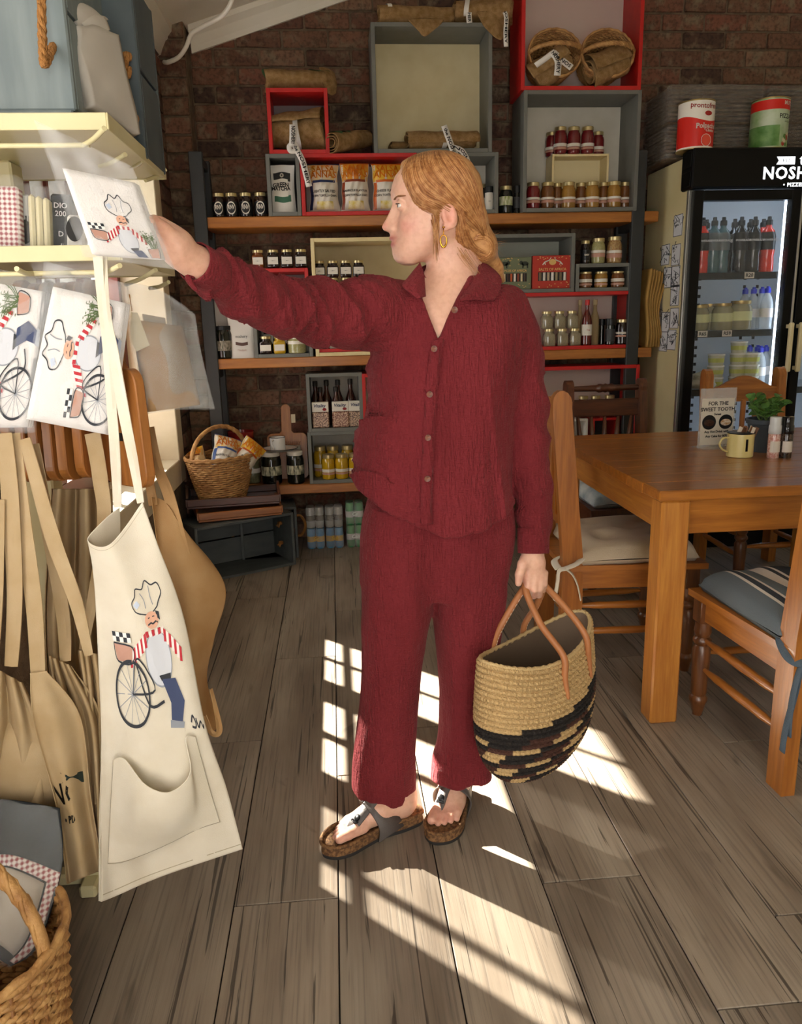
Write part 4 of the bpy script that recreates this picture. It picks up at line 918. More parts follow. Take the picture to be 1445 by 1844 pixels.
# ---- head as an implicit body from the profile
def col(pts): return np.array([pp(x, y)[2] for x, y in pts])
_sk = lambda y, w: w*math.sqrt(max(0, 1-((345-y)/68.0)**2))
prof_pts = [(790-_sk(y, 87), y) for y in (277.3, 278.5, 280.5, 284, 290, 300)]+[(711, 318), (706, 333), (703.5, 347), (704, 357), (707, 367), (702, 380), (696, 393), (690, 403), (687.5, 409), (691, 415), (701, 418.5), (703, 424), (700.5, 430), (706.5, 435), (703, 440.5), (706, 447.5), (706.5, 456), (709, 465), (714, 472), (726, 477)]
base_pts = [(790-_sk(y, 87), y) for y in (277.3, 278.5, 280.5, 284, 290, 300)]+[(713, 318), (709, 333), (708, 347), (710, 357), (719, 367), (720, 380), (717, 393), (715, 403), (714, 409), (714, 415), (714, 418.5), (714, 424), (713, 430), (713, 435), (712, 440.5), (712, 447.5), (712, 456), (714, 465), (718, 472), (728, 477)]
HZ = np.array([pp(x, y)[2] for x, y in prof_pts])[::-1]; HXF = np.array([pp(x, y)[0] for x, y in prof_pts])[::-1]
HBX = np.interp(HZ, np.array([pp(x, y)[2] for x, y in base_pts])[::-1], np.array([pp(x, y)[0] for x, y in base_pts])[::-1])
ry = [277.3, 278.5, 280.5, 284, 290, 300, 320, 345, 372, 395, 415, 432, 450, 464, 474, 480]
rxb = [790+_sk(y, 71) for y in (277.3, 278.5, 280.5, 284, 290, 300)]+[856, 861, 862, 858, 848, 812, 786, 768, 752, 735]        # back of skull / jaw
rxc = [790]*6+[790, 790, 788, 784, 778, 765, 752, 744, 738, 732]        # widest place
rw = [_sk(y, .0745) for y in (277.3, 278.5, 280.5, 284, 290, 300)]+[.069, .0745, .0735, .0715, .068, .062, .053, .044, .033, .02]
RZ = np.array([pp(790, y)[2] for y in ry])[::-1]; RXB = np.array([pp(x, y)[0] for x, y in zip(rxb, ry)])[::-1]; RXC = np.array([pp(x, y)[0] for x, y in zip(rxc, ry)])[::-1]; RW = np.array(rw)[::-1]
ZTOP, ZCHIN = pp(790, 277.3)[2], HZ[0]
ridge_s = np.interp(HZ, [pp(700, y)[2] for y in (477, 456, 440, 424, 412, 400, 375, 357, 330, 290)], [.02, .022, .022, .017, .0125, .0095, .008, .012, .04, .05])
YH = YP+.0
def head_field(p, off=0.0):
    z = p[:, 2]; zc = np.clip(z, ZCHIN, ZTOP); y = p[:, 1]-YH
    xf = np.interp(zc, HZ, HXF); xbse = np.interp(zc, HZ, HBX); s = np.interp(zc, HZ, ridge_s)
    front = xbse+(xf-xbse)*np.exp(-(y/s)**2)
    xb = np.interp(zc, RZ, RXB); xc = np.interp(zc, RZ, RXC); w = np.interp(zc, RZ, RW)+off
    A = np.where(p[:, 0] < xc, xc-front, xb-xc)+off; A = np.maximum(A, .004)
    r = (np.abs((p[:, 0]-xc)/A)**2.25+np.abs(y/w)**2.25)**(1/2.25)
    d = (r-1)*np.minimum(A, w)*.9
    return np.maximum(d, np.maximum(z-ZTOP-off, ZCHIN-off-z))
def P3(x, y, dy): return pp(x, y, dy)
eyeZ = pp(715, 374)
hd_c = pp(785, 375)
def head_prim():
    def f(p):
        d = head_field(p)
        # eye sockets, nostril, mouth corner
        for sy in (-1, 1):
            for (x, y, oy, r, dep) in ((717, 371, .030, .012, .003), (702, 415.5, .0085, .004, .002), (713, 436, .019, .004, .0016)):
                c = pp(x, y); q = p-np.array([c[0], YH+sy*oy, c[2]]); d = d+dep*np.exp(-(q*q).sum(1)/r**2)
            ec = np.array([pp(722.5, 373.5)[0], YH+sy*.0295, pp(722.5, 373.5)[2]]); q = p-ec; d = smin(d, np.sqrt((q*q).sum(1))-.0122, .004)
            q2 = (q-np.array([-.010, sy*.004, -.0008]))/np.array([.0095, .0125, .0043]); d = np.maximum(d, -(np.sqrt((q2*q2).sum(1))-1)*.0043)
            c = pp(722, 405); q = p-np.array([c[0], YH+sy*.042, c[2]]); d = d-.004*np.exp(-(q*q).sum(1)/.022**2)     # cheek
            c = pp(703, 413); q = p-np.array([c[0], YH+sy*.011, c[2]]); d = d-.0045*np.exp(-(q*q).sum(1)/.0065**2)     # nostril wing
            c = pp(712, 358); q = p-np.array([c[0], YH+sy*.028, c[2]]); d = d-.003*np.exp(-(q*q).sum(1)/.013**2)      # brow
        return d
    return Fn(f, hd_c, .17, .012)
body = [head_prim()]
# neck, torso
body += [Cone(pp(806, 425, .01), pp(812, 520, .015), .050, .053, .03), Cone(pp(812, 520, .02), pp(808, 600, .02), .056, .075, .03), Cone(pp(832, 450, .02), pp(838, 520, .03), .042, .05, .03)]
body += [Cone(pp(735, 548, .01), pp(885, 548, .01), .042, .045, .04), Ell(pp(800, 625, .015), (.145, .10, .15), k=.04), Ell(pp(793, 800, .01), (.11, .075, .19), k=.05), Ell(pp(788, 985, .014), (.13, .070, .12), k=.04)]
# ears
for sy in (-1, 1):
    c = pp(801, 396); A = np.array([[math.cos(.25), 0, math.sin(.25)], [0, 1, 0], [-math.sin(.25), 0, math.cos(.25)]])
    e = Ell((c[0], YH+sy*.076, c[2]), (.017, .008, .029), A, .006); body.append(e)
    e = Ell((c[0]-.002, YH+sy*.085, c[2]+.003), (.010, .0075, .019), A, .003); e.sub = True; body.append(e)
    c2 = pp(795, 417); body.append(Ell((c2[0], YH+sy*.074, c2[2]), (.007, .005, .008), None, .006))
# arms: reaching arm and hanging arm
sh_r, el_r, wr_r = pp(712, 560, .0), PX(530, 568, 1.70), PX(340, 466, 1.47)
body += [Cone(sh_r, el_r, .040, .034, .03), Cone(el_r, PX(420, 510, 1.575), .034, .031, .02), Cone(PX(420, 510, 1.575), PX(362, 478, 1.49), .031, .0275, .02), Cone(PX(362, 478, 1.49), wr_r, .0265, .0235, .02)]
sh_l, el_l, wr_l = pp(905, 565, .01), pp(950, 770, .03), pp(961, 985, -.02)
body += [Cone(sh_l, el_l, .040, .034, .03), Cone(el_l, pp(958, 900, .012), .032, .025, .02), Cone(pp(958, 900, .012), wr_l, .025, .022, .02)]
# reaching hand: palm behind the towel edge, thumb at its front edge
Yh = 1.445
hp = lambda x, y, dy=0: PX(x, y, Yh+dy)
body += [Cone(wr_r, hp(310, 440, .005), .0232, .023, .02), Cone(hp(318, 452, .005), hp(290, 428, .012), .024, .019, .02), Cone(hp(322, 436, .005), hp(288, 408, .010), .021, .017, .018)]
for x0, y0, x1, y1, x2, y2, r in ((283, 405, 262, 392, 244, 388, .0085), (281, 418, 256, 408, 236, 404, .009), (282, 431, 258, 424, 238, 421, .0085), (287, 442, 266, 438, 250, 437, .0075)):
    body += [Cone(hp(x0, y0, .012), hp(x1, y1, .020), r*1.15, r, .006), Cone(hp(x1, y1, .020), hp(x2, y2, .018), r, r*.85, .003)]
body += [Cone(hp(322, 440, -.010), hp(293, 411, -.028), .0165, .0125, .007), Cone(hp(293, 411, -.028), hp(278, 399, -.044), .0120, .0105, .004), Cone(hp(278, 399, -.044), hp(268, 397, -.060), .0105, .0085, .003)]
# hanging hand closed round the bag handles
hq = lambda x, y, dy=0: pp(x, y, -.03+dy)
body += [Cone(wr_l, hq(961, 1012, -.002), .0235, .024, .02), Cone(hq(951, 1014), hq(950, 1040, -.006), .021, .017, .014), Cone(hq(968, 1014), hq(970, 1044, -.004), .020, .016, .014)]
for k_, (x, y, dy, r, L_) in enumerate(((952, 1038, -.012, .0098, 1.0), (963, 1044, -.014, .0100, 1.05), (973, 1044, -.010, .0098, 1.0), (981, 1038, -.004, .0088, .86))):
    body += [Cone(hq(x, y-6, dy+.004), hq(x-1, y+16*L_, dy-.004), r*1.1, r, .006), Cone(hq(x-1, y+16*L_, dy-.004), hq(x-2, y+27*L_, dy+.016), r, r*.92, .003), Cone(hq(x-2, y+27*L_, dy+.016), hq(x-1, y+13*L_, dy+.034), r*.92, r*.8, .003)]
body += [Cone(hq(952, 1003, -.004), hq(942, 1016, -.020), .016, .0130, .012), Cone(hq(942, 1016, -.020), hq(936, 1034, -.030), .0122, .0108, .005), Cone(hq(936, 1034, -.030), hq(934, 1050, -.032), .0108, .0085, .004)]
# legs inside the trousers
def fl(x, y, z): return PZ(x, y, z)
an1, an2 = fl(722, 1432, .085), fl(822, 1400, .09)
body += [Cone(pp(735, 1010, .01), pp(706, 1220, .0), .062, .05, .04), Cone(pp(706, 1220, 0), an1, .05, .033, .03), Cone(pp(845, 1010, .02), pp(838, 1210, .02), .062, .05, .04), Cone(pp(838, 1210, .02), an2, .05, .033, .03)]
# feet on the sandals
SOLE = .034
def foot(heel, toe, an, side):
    h = np.array([*heel[:2], 0]); t = np.array([*toe[:2], 0]); d = t-h; L_ = np.linalg.norm(d); d /= L_; s = np.array([d[1], -d[0], 0])*side   # s points to the big toe side
    q = lambda u, v, z: h+d*u*L_+s*v+np.array([0, 0, SOLE+z]); out = []
    out += [Ell(q(.10, 0, .030), (.034, .030, .032), k=.02), Cone(q(.10, 0, .035), an, .030, .030, .03), Cone(an, q(.42, .006, .040), .031, .030, .03), Cone(q(.12, -.004, .022), q(.55, -.010, .018), .026, .026, .02), Cone(q(.40, .004, .038), q(.70, .012, .018), .030, .020, .02), Cone(q(.55, -.014, .018), q(.72, -.022, .013), .022, .015, .02)]
    for k_, (v, u0, u1, r) in enumerate(((.030, .74, .965, .0125), (.012, .76, .985, .0088), (-.003, .75, .945, .0082), (-.017, .72, .895, .0078), (-.030, .68, .83, .0078))):
        out += [Cone(q(u0-.08, v*.8, .016), q((u0+u1)/2, v, .0145), r*1.2, r, .010), Cone(q((u0+u1)/2, v, .0145), q(u1, v*1.02, r*.85), r, r*.95, .004)]
    return out, (h, d, s, L_)
f1, F1 = foot(fl(737, 1462, .03), fl(599, 1510, .03), an1, -1)
f2, F2 = foot(fl(830, 1412, .03), fl(797, 1492, .03), an2, 1)
body += f1+f2
def body_field(p, c, R): return union(body, p, c, R)
lo = np.min([q.c-q.R for q in body], 0)-.01; hi = np.max([q.c+q.R for q in body], 0)+.01; lo[2] = max(lo[2], SOLE-.004)
BV, BF = sdf_mesh(body_field, lo, hi, .0027)
BV = relax(BV, BF, 1, .35)
person = thing('person', 'person in maroon shirt and trousers reaching left for a packaged tea towel', 'person', (.15, YP, 0))
PO = np.array([.15, YP, 0])
bm_ = np_mesh('body', BV-PO, BF, M_SKIN)
tint = np.tile(np.array(lin('#e3b59c')), (len(BV), 1))
def paint(c, r, colr, amt):
    q = BV-np.array(c); w = amt*np.exp(-((q/np.array(r))**2).sum(1)); tint[:] = tint*(1-w[:, None])+np.array(lin(colr))*w[:, None]
for sy in (-1, 1):
    c = pp(730, 412); paint((c[0], YH+sy*.05, c[2]), (.03, .03, .022), '#d98f80', .6)
    c = pp(800, 396); paint((c[0], YH+sy*.085, c[2]), (.02, .012, .03), '#d9897a', .75)
c = pp(692, 408); paint((c[0], YH, c[2]), (.014, .014, .012), '#d88f80', .7)
c = pp(703, 430.5); paint((c[0], YH, c[2]), (.018, .026, .0058), '#b5585a', 1.0); c = pp(705, 441); paint((c[0], YH, c[2]), (.016, .023, .0068), '#bb605f', 1.0)
for F_ in (F1, F2):
    e_ = F_[0]+F_[1]*F_[3]*.95; paint((*e_[:2], SOLE+.01), (.05, .05, .03), '#d89080', .6)
for c_ in (hq(957, 1065, 0), hq(936, 1046, -.02), hp(275, 400, -.03)): paint(c_, (.02, .02, .02), '#d58e7c', .6)
at = bm_.color_attributes.new('tint', 'FLOAT_COLOR', 'POINT'); at.data.foreach_set('color', tint.astype(np.float32).ravel())
obj('body', bm_, person)
def child(name, me, parent=person): return obj(name, me, parent, -PO if parent is person else (0, 0, 0))
# eyes, brows, lashes
M_EYE = mat('eye_white', '#e6dfd8', .15, coat=.6); M_IRIS = mat('iris', '#4a5a5c', .2, coat=.6); M_BROW = mat('brow_hair', '#8a5a36', .7); M_LASH = mat('lash', '#3a281d', .6)
for sy in (-1, 1):
    c = pp(722.5, 373.5); ec = np.array([c[0], YH+sy*.0295, c[2]])
    e = child('eye', mesh('eye', *lathe([(.0001, -.0105), (.0055, -.009), (.0091, -.0052), (.0105, 0), (.0091, .0052), (.0055, .009), (.0001, .0105)], 20), M_EYE, True)); e.location = tuple(ec-PO); e.rotation_euler = (0, -PI/2, 0)
    i_ = obj('iris', mesh('iris', *lathe([(.0001, .0108), (.003, .0104), (.0046, .0098), (.0048, .0092)], 18), M_IRIS, True), e)
    P = [ec+np.array([-.0122*math.cos(a), sy*.0122*math.sin(a), .0038-.0018*abs(math.sin(a))]) for a in np.linspace(-.5, 1.1, 10)]
    child('eyelash', G().tube([p+np.array([-.0012, 0, 0]) for p in P], [.0005]+[.0011]*8+[.0005], 6).mesh('eyelash', M_LASH, True))
    Pb = []
    for t in np.linspace(0, 1, 12):
        x, y = 706+26*t, 361-5.5*math.sin(PI*min(t*1.3, 1)*.6)+3*t; oy = .010+.040*t
        q = pp(x, y); Y_ = YH+sy*oy; xs = np.linspace(q[0]-.03, q[0]+.05, 160); ff = head_field(np.stack([xs, np.full(160, Y_), np.full(160, q[2])], 1)); k = np.argmax(ff < 0)
        Pb.append((xs[k]-.0015, Y_, q[2]))
    child('eyebrow', G().tube(Pb, [.0012]+[.0026]*8+[.002, .0015, .0008], 8, flat=.8).mesh('eyebrow', M_BROW, True))
# earrings
M_GOLD = mat('gold', '#d9a441', .22, 1.0)
c = pp(790, 441); er = [(c[0]+.0068*math.sin(a)*(1-.15*math.cos(a)), YH-.083, c[2]-.0125*math.cos(a)) for a in np.linspace(0, 2*PI, 28)[:-1]]
c2 = pp(790, 424)
child('earring', G().tube(er, [.0018+.0007*math.cos(a) for a in np.linspace(0, 2*PI, 28)[:-1]], 8, closed=True).tube([(c2[0], YH-.083, c2[2]+.006), (c2[0], YH-.084, c2[2]-.004), (c[0], YH-.083, c[2]+.0125)], .0012, 6).lathe([(0, 0), (.0035, .001), (.0035, .003), (0, .004)], 10, Matrix.Translation((c2[0], YH-.085, c2[2]+.006))).mesh('earring', M_GOLD, True))
# ---------------------------------------------------------------- hair
M_HAIR = None
def hair_material():
    m, nt, N, L, b = node_mat('ginger_hair'); tc = N.new('ShaderNodeTexCoord'); oi = N.new('ShaderNodeNewGeometry')
    mp = N.new('ShaderNodeMapping'); mp.inputs['Scale'].default_value = (25, 60, 25); L.new(tc.outputs['Object'], mp.inputs[0])
    n = N.new('ShaderNodeTexNoise'); n.inputs['Scale'].default_value = 3; n.inputs['Detail'].default_value = 5; L.new(mp.outputs[0], n.inputs[0])
    ad = N.new('ShaderNodeMath'); ad.operation = 'MULTIPLY_ADD'; ad.inputs[1].default_value = .55; L.new(oi.outputs['Random Per Island'], ad.inputs[0]); L.new(n.outputs['Fac'], ad.inputs[2])
    r = N.new('ShaderNodeValToRGB'); e = r.color_ramp.elements; e.new(.5)
    for q, (p, c) in zip(e, ((.35, '#7c4a26'), (.7, '#a36a3a'), (1, '#c79460'))): q.position = p; q.color = lin(c)
    L.new(ad.outputs[0], r.inputs[0]); L.new(r.outputs[0], b.inputs['Base Color']); b.inputs['Roughness'].default_value = .42; b.inputs['Specular IOR Level'].default_value = .4
    return m
M_HAIR = hair_material()
cap_poly = ppx([(723, 306), (720, 318), (724, 336), (732, 356), (743, 376), (755, 387), (768, 387), (774, 398), (783, 404), (786, 386), (795, 378), (808, 384), (815, 397), (813, 411), (819, 430), (827, 450), (842, 468), (862, 492), (890, 500), (930, 470), (930, 250), (700, 250)])
def hair_field(p, c=None, R=None):
    hc = pp(790, 350); d = head_field(hc+(p-hc)/np.array([1.115, 1.13, 1.075]))-.0012*vnoise(p*np.array([60, 30, 60.]))
    ps = poly_sd(cap_poly, p[:, 0], p[:, 2])
    d = -smin(-d, -ps, .012)
    d2 = union([Ell(pp(868, 440, .01), (.030, .045, .034), k=.02), Ell(pp(874, 452, .015), (.024, .036, .026), k=.015), Cone(pp(876, 455, .03), pp(893, 482, .05), .022, .017, .02), Cone(pp(893, 482, .05), pp(906, 506, .065), .017, .006, .01)], p)
    d3 = Cone(pp(845, 420, 0), pp(866, 440, .01), .05, .034, .03)(p); d3 = np.maximum(d3, ps-.004)
    return smin(smin(d, d3, .03), d2, .015)
hl = pp(700, 520, -.12); hh = pp(930, 262, .14)
HV, HF = sdf_mesh(hair_field, np.minimum(hl, hh), np.maximum(hl, hh), .004)
HV = relax(HV, HF, 2, .5)
hair = child('hair', np_mesh('hair', HV, HF, M_HAIR))
def hair_ys(X, Z, side):
    """outermost hair surface at many (x, z)"""
    n = 56; ys = np.linspace(YH+side*.125, YH+side*.0, n); out = np.full(len(X), np.nan)
    for c in range(0, len(X), 2000):
        x = X[c:c+2000]; z = Z[c:c+2000]; p = np.stack([np.repeat(x, n), np.tile(ys, len(x)), np.repeat(z, n)], 1); f = hair_field(p).reshape(-1, n); k = np.argmax(f < 0, 1); ok = (f < 0).any(1) & (k > 0)
        k1 = np.maximum(k, 1); a = f[np.arange(len(x)), k1-1]; b_ = f[np.arange(len(x)), k1]; t = a/(a-b_+1e-12); out[c:c+2000] = np.where(ok, ys[k1-1]+t*(ys[k1]-ys[k1-1]), np.nan)
    return out
def hair_y(x, z, side): v = hair_ys(np.array([x]), np.array([z]), side)[0]; return None if np.isnan(v) else v
locks = G(); r = random.Random(11)
guides = [[(733, 292), (728, 315), (733, 345), (748, 374), (775, 392), (800, 396)], [(745, 283), (738, 310), (742, 340), (760, 366), (790, 378), (830, 400), (862, 428)], [(758, 277), (752, 305), (762, 335), (790, 362), (830, 392), (866, 428)],
           [(775, 273), (775, 305), (793, 335), (825, 372), (852, 405), (874, 436)], [(795, 273), (805, 300), (828, 335), (850, 375), (866, 410), (880, 440)], [(812, 277), (832, 306), (850, 341), (862, 380), (870, 418), (884, 446)],
           [(800, 372), (818, 388), (828, 415), (840, 440), (856, 455), (872, 462)], [(815, 400), (820, 425), (832, 450), (848, 468), (866, 472), (882, 466)], [(730, 300), (722, 322), (728, 350), (742, 378), (768, 390), (784, 402)]]
guides = [catmull(g_, 18) for g_ in guides]
for side in (-1, 1):
    cur = []
    for k in range(900 if side < 0 else 320):
        a = r.random()*5; i = min(int(a), 4); t_ = a-i
        if r.random() < .22: i = r.choice([6, 7, 8]); g0 = guides[i]+np.array([r.uniform(-5, 5), r.uniform(-5, 5)])
        else: g0 = guides[i]*(1-t_)+guides[i+1]*t_+np.array([r.uniform(-2, 2), r.uniform(-2, 2)])
        g0 = g0+np.outer(np.sin(np.linspace(0, r.uniform(2, 6), 18)+r.uniform(0, 6)), [r.uniform(-2, 2), r.uniform(-2, 2)])
        cur.append(g0[int(r.uniform(0, 5)):int(r.uniform(10, 19))])
    W3 = [[pp(x, y) for x, y in P] for P in cur]; X = np.array([q[0] for P in W3 for q in P]); Z = np.array([q[2] for P in W3 for q in P]); Ys = hair_ys(X, Z, side); c = 0
    for P in W3:
        n = len(P); yy = Ys[c:c+n]; pts = np.array([(q[0], y_, q[2]) for q, y_ in zip(P, yy) if not np.isnan(y_)]); c += n
        if len(pts) < 5: continue
        n = len(pts); pts[:, 1] += side*r.uniform(.0004, .0022); rad = r.uniform(.0005, .0013)
        locks.tube(pts, [rad*max(.2, math.sin(PI*min(1, .08+.92*j/(n-1))))**.6 for j in range(n)], 5, flat=.6)
# loose strands before the ear, at the nape and on the bun
for k in range(26):
    s0 = (r.uniform(776, 792), r.uniform(385, 402)); e0 = (r.uniform(780, 792), r.uniform(425, 475)); P = catmull([pp(*s0, -.078), pp((s0[0]+e0[0])/2+r.uniform(-3, 3), (s0[1]+e0[1])/2, -.085), pp(*e0, -.070)], 12); locks.tube(P, [.0012*(1-j/13) for j in range(12)], 4)
for k in range(60):
    a = r.uniform(-.9, .9); P = [pp(866+22*math.cos(b_)+r.uniform(-1, 1), 447+20*math.sin(b_)*(1+.2*a), .01-.050*math.cos(a)*abs(math.cos(b_*.5+.3))+.02*a) for b_ in np.linspace(-2.2, 2.4, 14)]; 
    PA = np.array(P); yy = hair_ys(PA[:, 0], PA[:, 2], -1); pts = [(q[0], y_-.001, q[2]) for q, y_ in zip(PA, yy) if not np.isnan(y_)]
    if len(pts) > 5: locks.tube(pts, r.uniform(.0008, .0018), 5)
for k in range(30):
    x0, y0 = r.uniform(855, 885), r.uniform(425, 470); P = catmull([pp(x0, y0, -.03), pp(x0+r.uniform(5, 20), y0+r.uniform(-14, 6), -.02), pp(x0+r.uniform(12, 36), y0+r.uniform(-24, 14), -.01)], 8); locks.tube(P, [.0005*(1-j/9) for j in range(8)], 4)
for k in range(16):
    x0, y0 = r.uniform(822, 845), r.uniform(440, 462); P = catmull([pp(x0, y0, -.05), pp(x0+12, y0+18, -.052), pp(x0+r.uniform(20, 34), y0+r.uniform(28, 46), -.045)], 8); locks.tube(P, [.0006*(1-j/9) for j in range(8)], 4)
obj('hair_locks', locks.mesh('hair_locks', M_HAIR, True, fix=False), hair)
# ---------------------------------------------------------------- shirt
def gauze(name, c1, c2, vert=True):
    m, nt, N, L, b = node_mat(name); tc = N.new('ShaderNodeTexCoord')
    def nz(st, sc, det, dist=0):
        mp = N.new('ShaderNodeMapping'); mp.inputs['Scale'].default_value = st; L.new(tc.outputs['Object'], mp.inputs[0]); n = N.new('ShaderNodeTexNoise'); n.inputs['Scale'].default_value = sc; n.inputs['Detail'].default_value = det; n.inputs['Distortion'].default_value = dist; L.new(mp.outputs[0], n.inputs[0]); return n.outputs['Fac']
    cr = nz((1, 1, .16), 170, 2, .3); cr2 = nz((.35, .35, 1.6), 190, 2); big = nz((1, 1, .4), 9, 3)
    ad = N.new('ShaderNodeMath'); ad.operation = 'MULTIPLY_ADD'; ad.inputs[1].default_value = .5; L.new(cr2, ad.inputs[0]); L.new(cr, ad.inputs[2])
    bp = N.new('ShaderNodeBump'); bp.inputs['Strength'].default_value = .95; bp.inputs['Distance'].default_value = .0075; L.new(ad.outputs[0], bp.inputs['Height']); L.new(bp.outputs[0], b.inputs['Normal'])
    r = N.new('ShaderNodeValToRGB'); r.color_ramp.elements[0].color = lin(c1); r.color_ramp.elements[1].color = lin(c2); r.color_ramp.elements[0].position = .3; r.color_ramp.elements[1].position = .7; L.new(big, r.inputs[0]); L.new(r.outputs[0], b.inputs['Base Color'])
    b.inputs['Roughness'].default_value = .85; b.inputs['Sheen Weight'].default_value = .18; b.inputs['Sheen Roughness'].default_value = .4; b.inputs['Sheen Tint'].default_value = lin('#d98a8a'); b.inputs['Specular IOR Level'].default_value = .2
    return m
M_GAUZE = gauze('maroon_gauze', '#7d2a30', '#6d2227')
mp_ = lambda px_, Y: px_*Y*1.0/FOC*.985
srow = [(500, 752, 858), (512, 722, 895), (528, 700, 928), (548, 688, 948), (580, 680, 955), (630, 674, 950), (690, 668, 938), (750, 658, 925), (800, 648, 920), (850, 636, 922), (880, 634, 926), (920, 640, 928), (990, 650, 928)]
sdep = [.055, .075, .088, .098, .108, .116, .118, .120, .126, .134, .140, .144, .146]
zz = [pp(790, y)[2] for y, a, b_ in srow]
torso = Tab(zz, [(pp(a, y)[0]+pp(b_, y)[0])/2 for y, a, b_ in srow], YP+.012, [(pp(b_, y)[0]-pp(a, y)[0])/2 for y, a, b_ in srow], sdep, .02, 2.3)
def chain(nodes, k=.02, k0=.03):
    out = []
    for (a, b_) in zip(nodes, nodes[1:]): out.append(Cone(PX(*a[:3]), PX(*b_[:3]), mp_(a[3], a[2]), mp_(b_[3], b_[2]), k if out else k0))
    return out
slv_r = [(712, 562, 1.845, 56), (675, 566, 1.82, 61), (600, 566, 1.755, 52), (520, 557, 1.68, 49), (478, 544, 1.64, 46), (440, 524, 1.595, 42), (402, 503, 1.545, 37), (376, 488, 1.51, 34)]
slv_l = [(908, 560, 1.855, 46), (930, 605, 1.855, 42), (941, 655, 1.86, 38), (946, 720, 1.865, 38.5), (951, 800, 1.865, 38), (957, 870, 1.855, 35), (961, 930, 1.84, 31.5), (961, 962, 1.83, 29)]
shirt_prims = [torso]+chain(slv_r)+chain(slv_l, .02, .02)
hem_x = [600, 632, 645, 700, 770, 800, 860, 925, 960]; hem_y = [862, 868, 890, 926, 952, 966, 960, 930, 900]
HEMX = np.array([pp(x, y, -.1)[0] for x, y in zip(hem_x, hem_y)]); HEMZ = np.array([pp(x, y, -.1)[2] for x, y in zip(hem_x, hem_y)])
v_poly = ppx([(752, 440), (756, 500), (764, 537), (776, 575), (790, 613), (806, 575), (826, 536), (846, 505), (862, 470), (866, 440)], -.09)
ARM = [PX(*a[:3]) for a in slv_r]
def shirt_field(p, c=None, R=None):
    tz = np.maximum(torso(p), np.interp(p[:, 0], HEMX, HEMZ)-p[:, 2]); d = smin(tz, union(shirt_prims[1:], p, c, R), .016)
    # folds: rings along the raised sleeve, drape lines down the body and hanging sleeve
    x, y, z = p.T
    ax = (ARM[0]-ARM[-1]); ax /= np.linalg.norm(ax); t = (p-ARM[-1])@ax; w = 1/(1+np.exp((x-pp(700, 560)[0])/.012))
    side = (z-np.interp(x, [a[0] for a in ARM[::-1]], [a[2] for a in ARM[::-1]]))
    rg = lambda n: np.clip(1-np.abs(n)*1.6, 0, 1)**2
    fold = .0145*(rg(vnoise(np.stack([t*24+side*15, side*5, y*6+3], 1), 6))-.35)+.008*(rg(vnoise(np.stack([t*44-side*9, side*9, y*9], 1), 7))-.35)+.002*np.sin(t*70+side*30+3*vnoise(p*8.0, 3))
    body_f = .008*(rg(vnoise(np.stack([x*15+z*2, y*8, z*1.3+5], 1), 35))-.4)*np.clip((pp(790, 540)[2]-z)/.2, 0, 1)+.0065*vnoise(np.stack([x*17+z*3, y*9, z*3.0], 1), 8)*np.clip((pp(790, 560)[2]-z)/.25, 0, 1)+.004*vnoise(np.stack([x*36, y*16, z*6.0], 1), 9)
    wl = 1/(1+np.exp(-(x-pp(905, 700)[0])/.008)); arm_f = .008*(rg(vnoise(np.stack([x*14+7, y*8, z*20+x*16], 1), 33))-.4)*np.clip((pp(950, 600)[2]-z)/.15, 0, 1)+.0012*np.sin(z*60+x*45+2.2*vnoise(p*7.0, 12))+.003*vnoise(np.stack([x*50, y*30, z*9.0], 1), 14)
    d = d-(w*fold+(1-w)*((1-wl)*body_f+wl*arm_f))
    # crease between hanging sleeve and body
    d = np.where(x < pp(905, 700)[0]+.004, np.maximum(d, np.interp(x, HEMX, HEMZ)-z), d)
    cut = np.maximum(poly_sd(v_poly, x, z), y-(YP+.06)); d = np.maximum(d, -cut)
    neck = np.sqrt((x-pp(808, 500)[0])**2+(y-(YP+.015))**2)-(.062+.0*(z)); d = np.maximum(d, -np.maximum(neck, pp(800, 512)[2]-z))
    # open cuffs
    return d
allp = np.array([q.c for q in shirt_prims]); lo = np.min([q.c-q.R for q in shirt_prims[1:]], 0)-.02; hi = np.max([q.c+q.R for q in shirt_prims[1:]], 0)+.02
lo = np.minimum(lo, [pp(620, 900)[0], YP-.16, pp(800, 985)[2]]); hi = np.maximum(hi, [pp(960, 900)[0], YP+.17, pp(800, 490)[2]])
SV, SF = sdf_mesh(shirt_field, lo, hi, .0054)
SV = relax(SV, SF, 1, .5)
shirt = child('shirt', np_mesh('shirt', SV, SF, M_GAUZE))
def on_shirt(x, y, off=.003):
    """front point of the shirt seen at this pixel"""
    o = CAM; q = pp(x, y); dr = q-o; L_ = np.linalg.norm(dr); dr /= L_; ts = np.linspace(L_-.25, L_+.1, 180); f = shirt_field(o+ts[:, None]*dr)
    k = np.argmax(f < 0); return o+dr*(ts[k]-off)
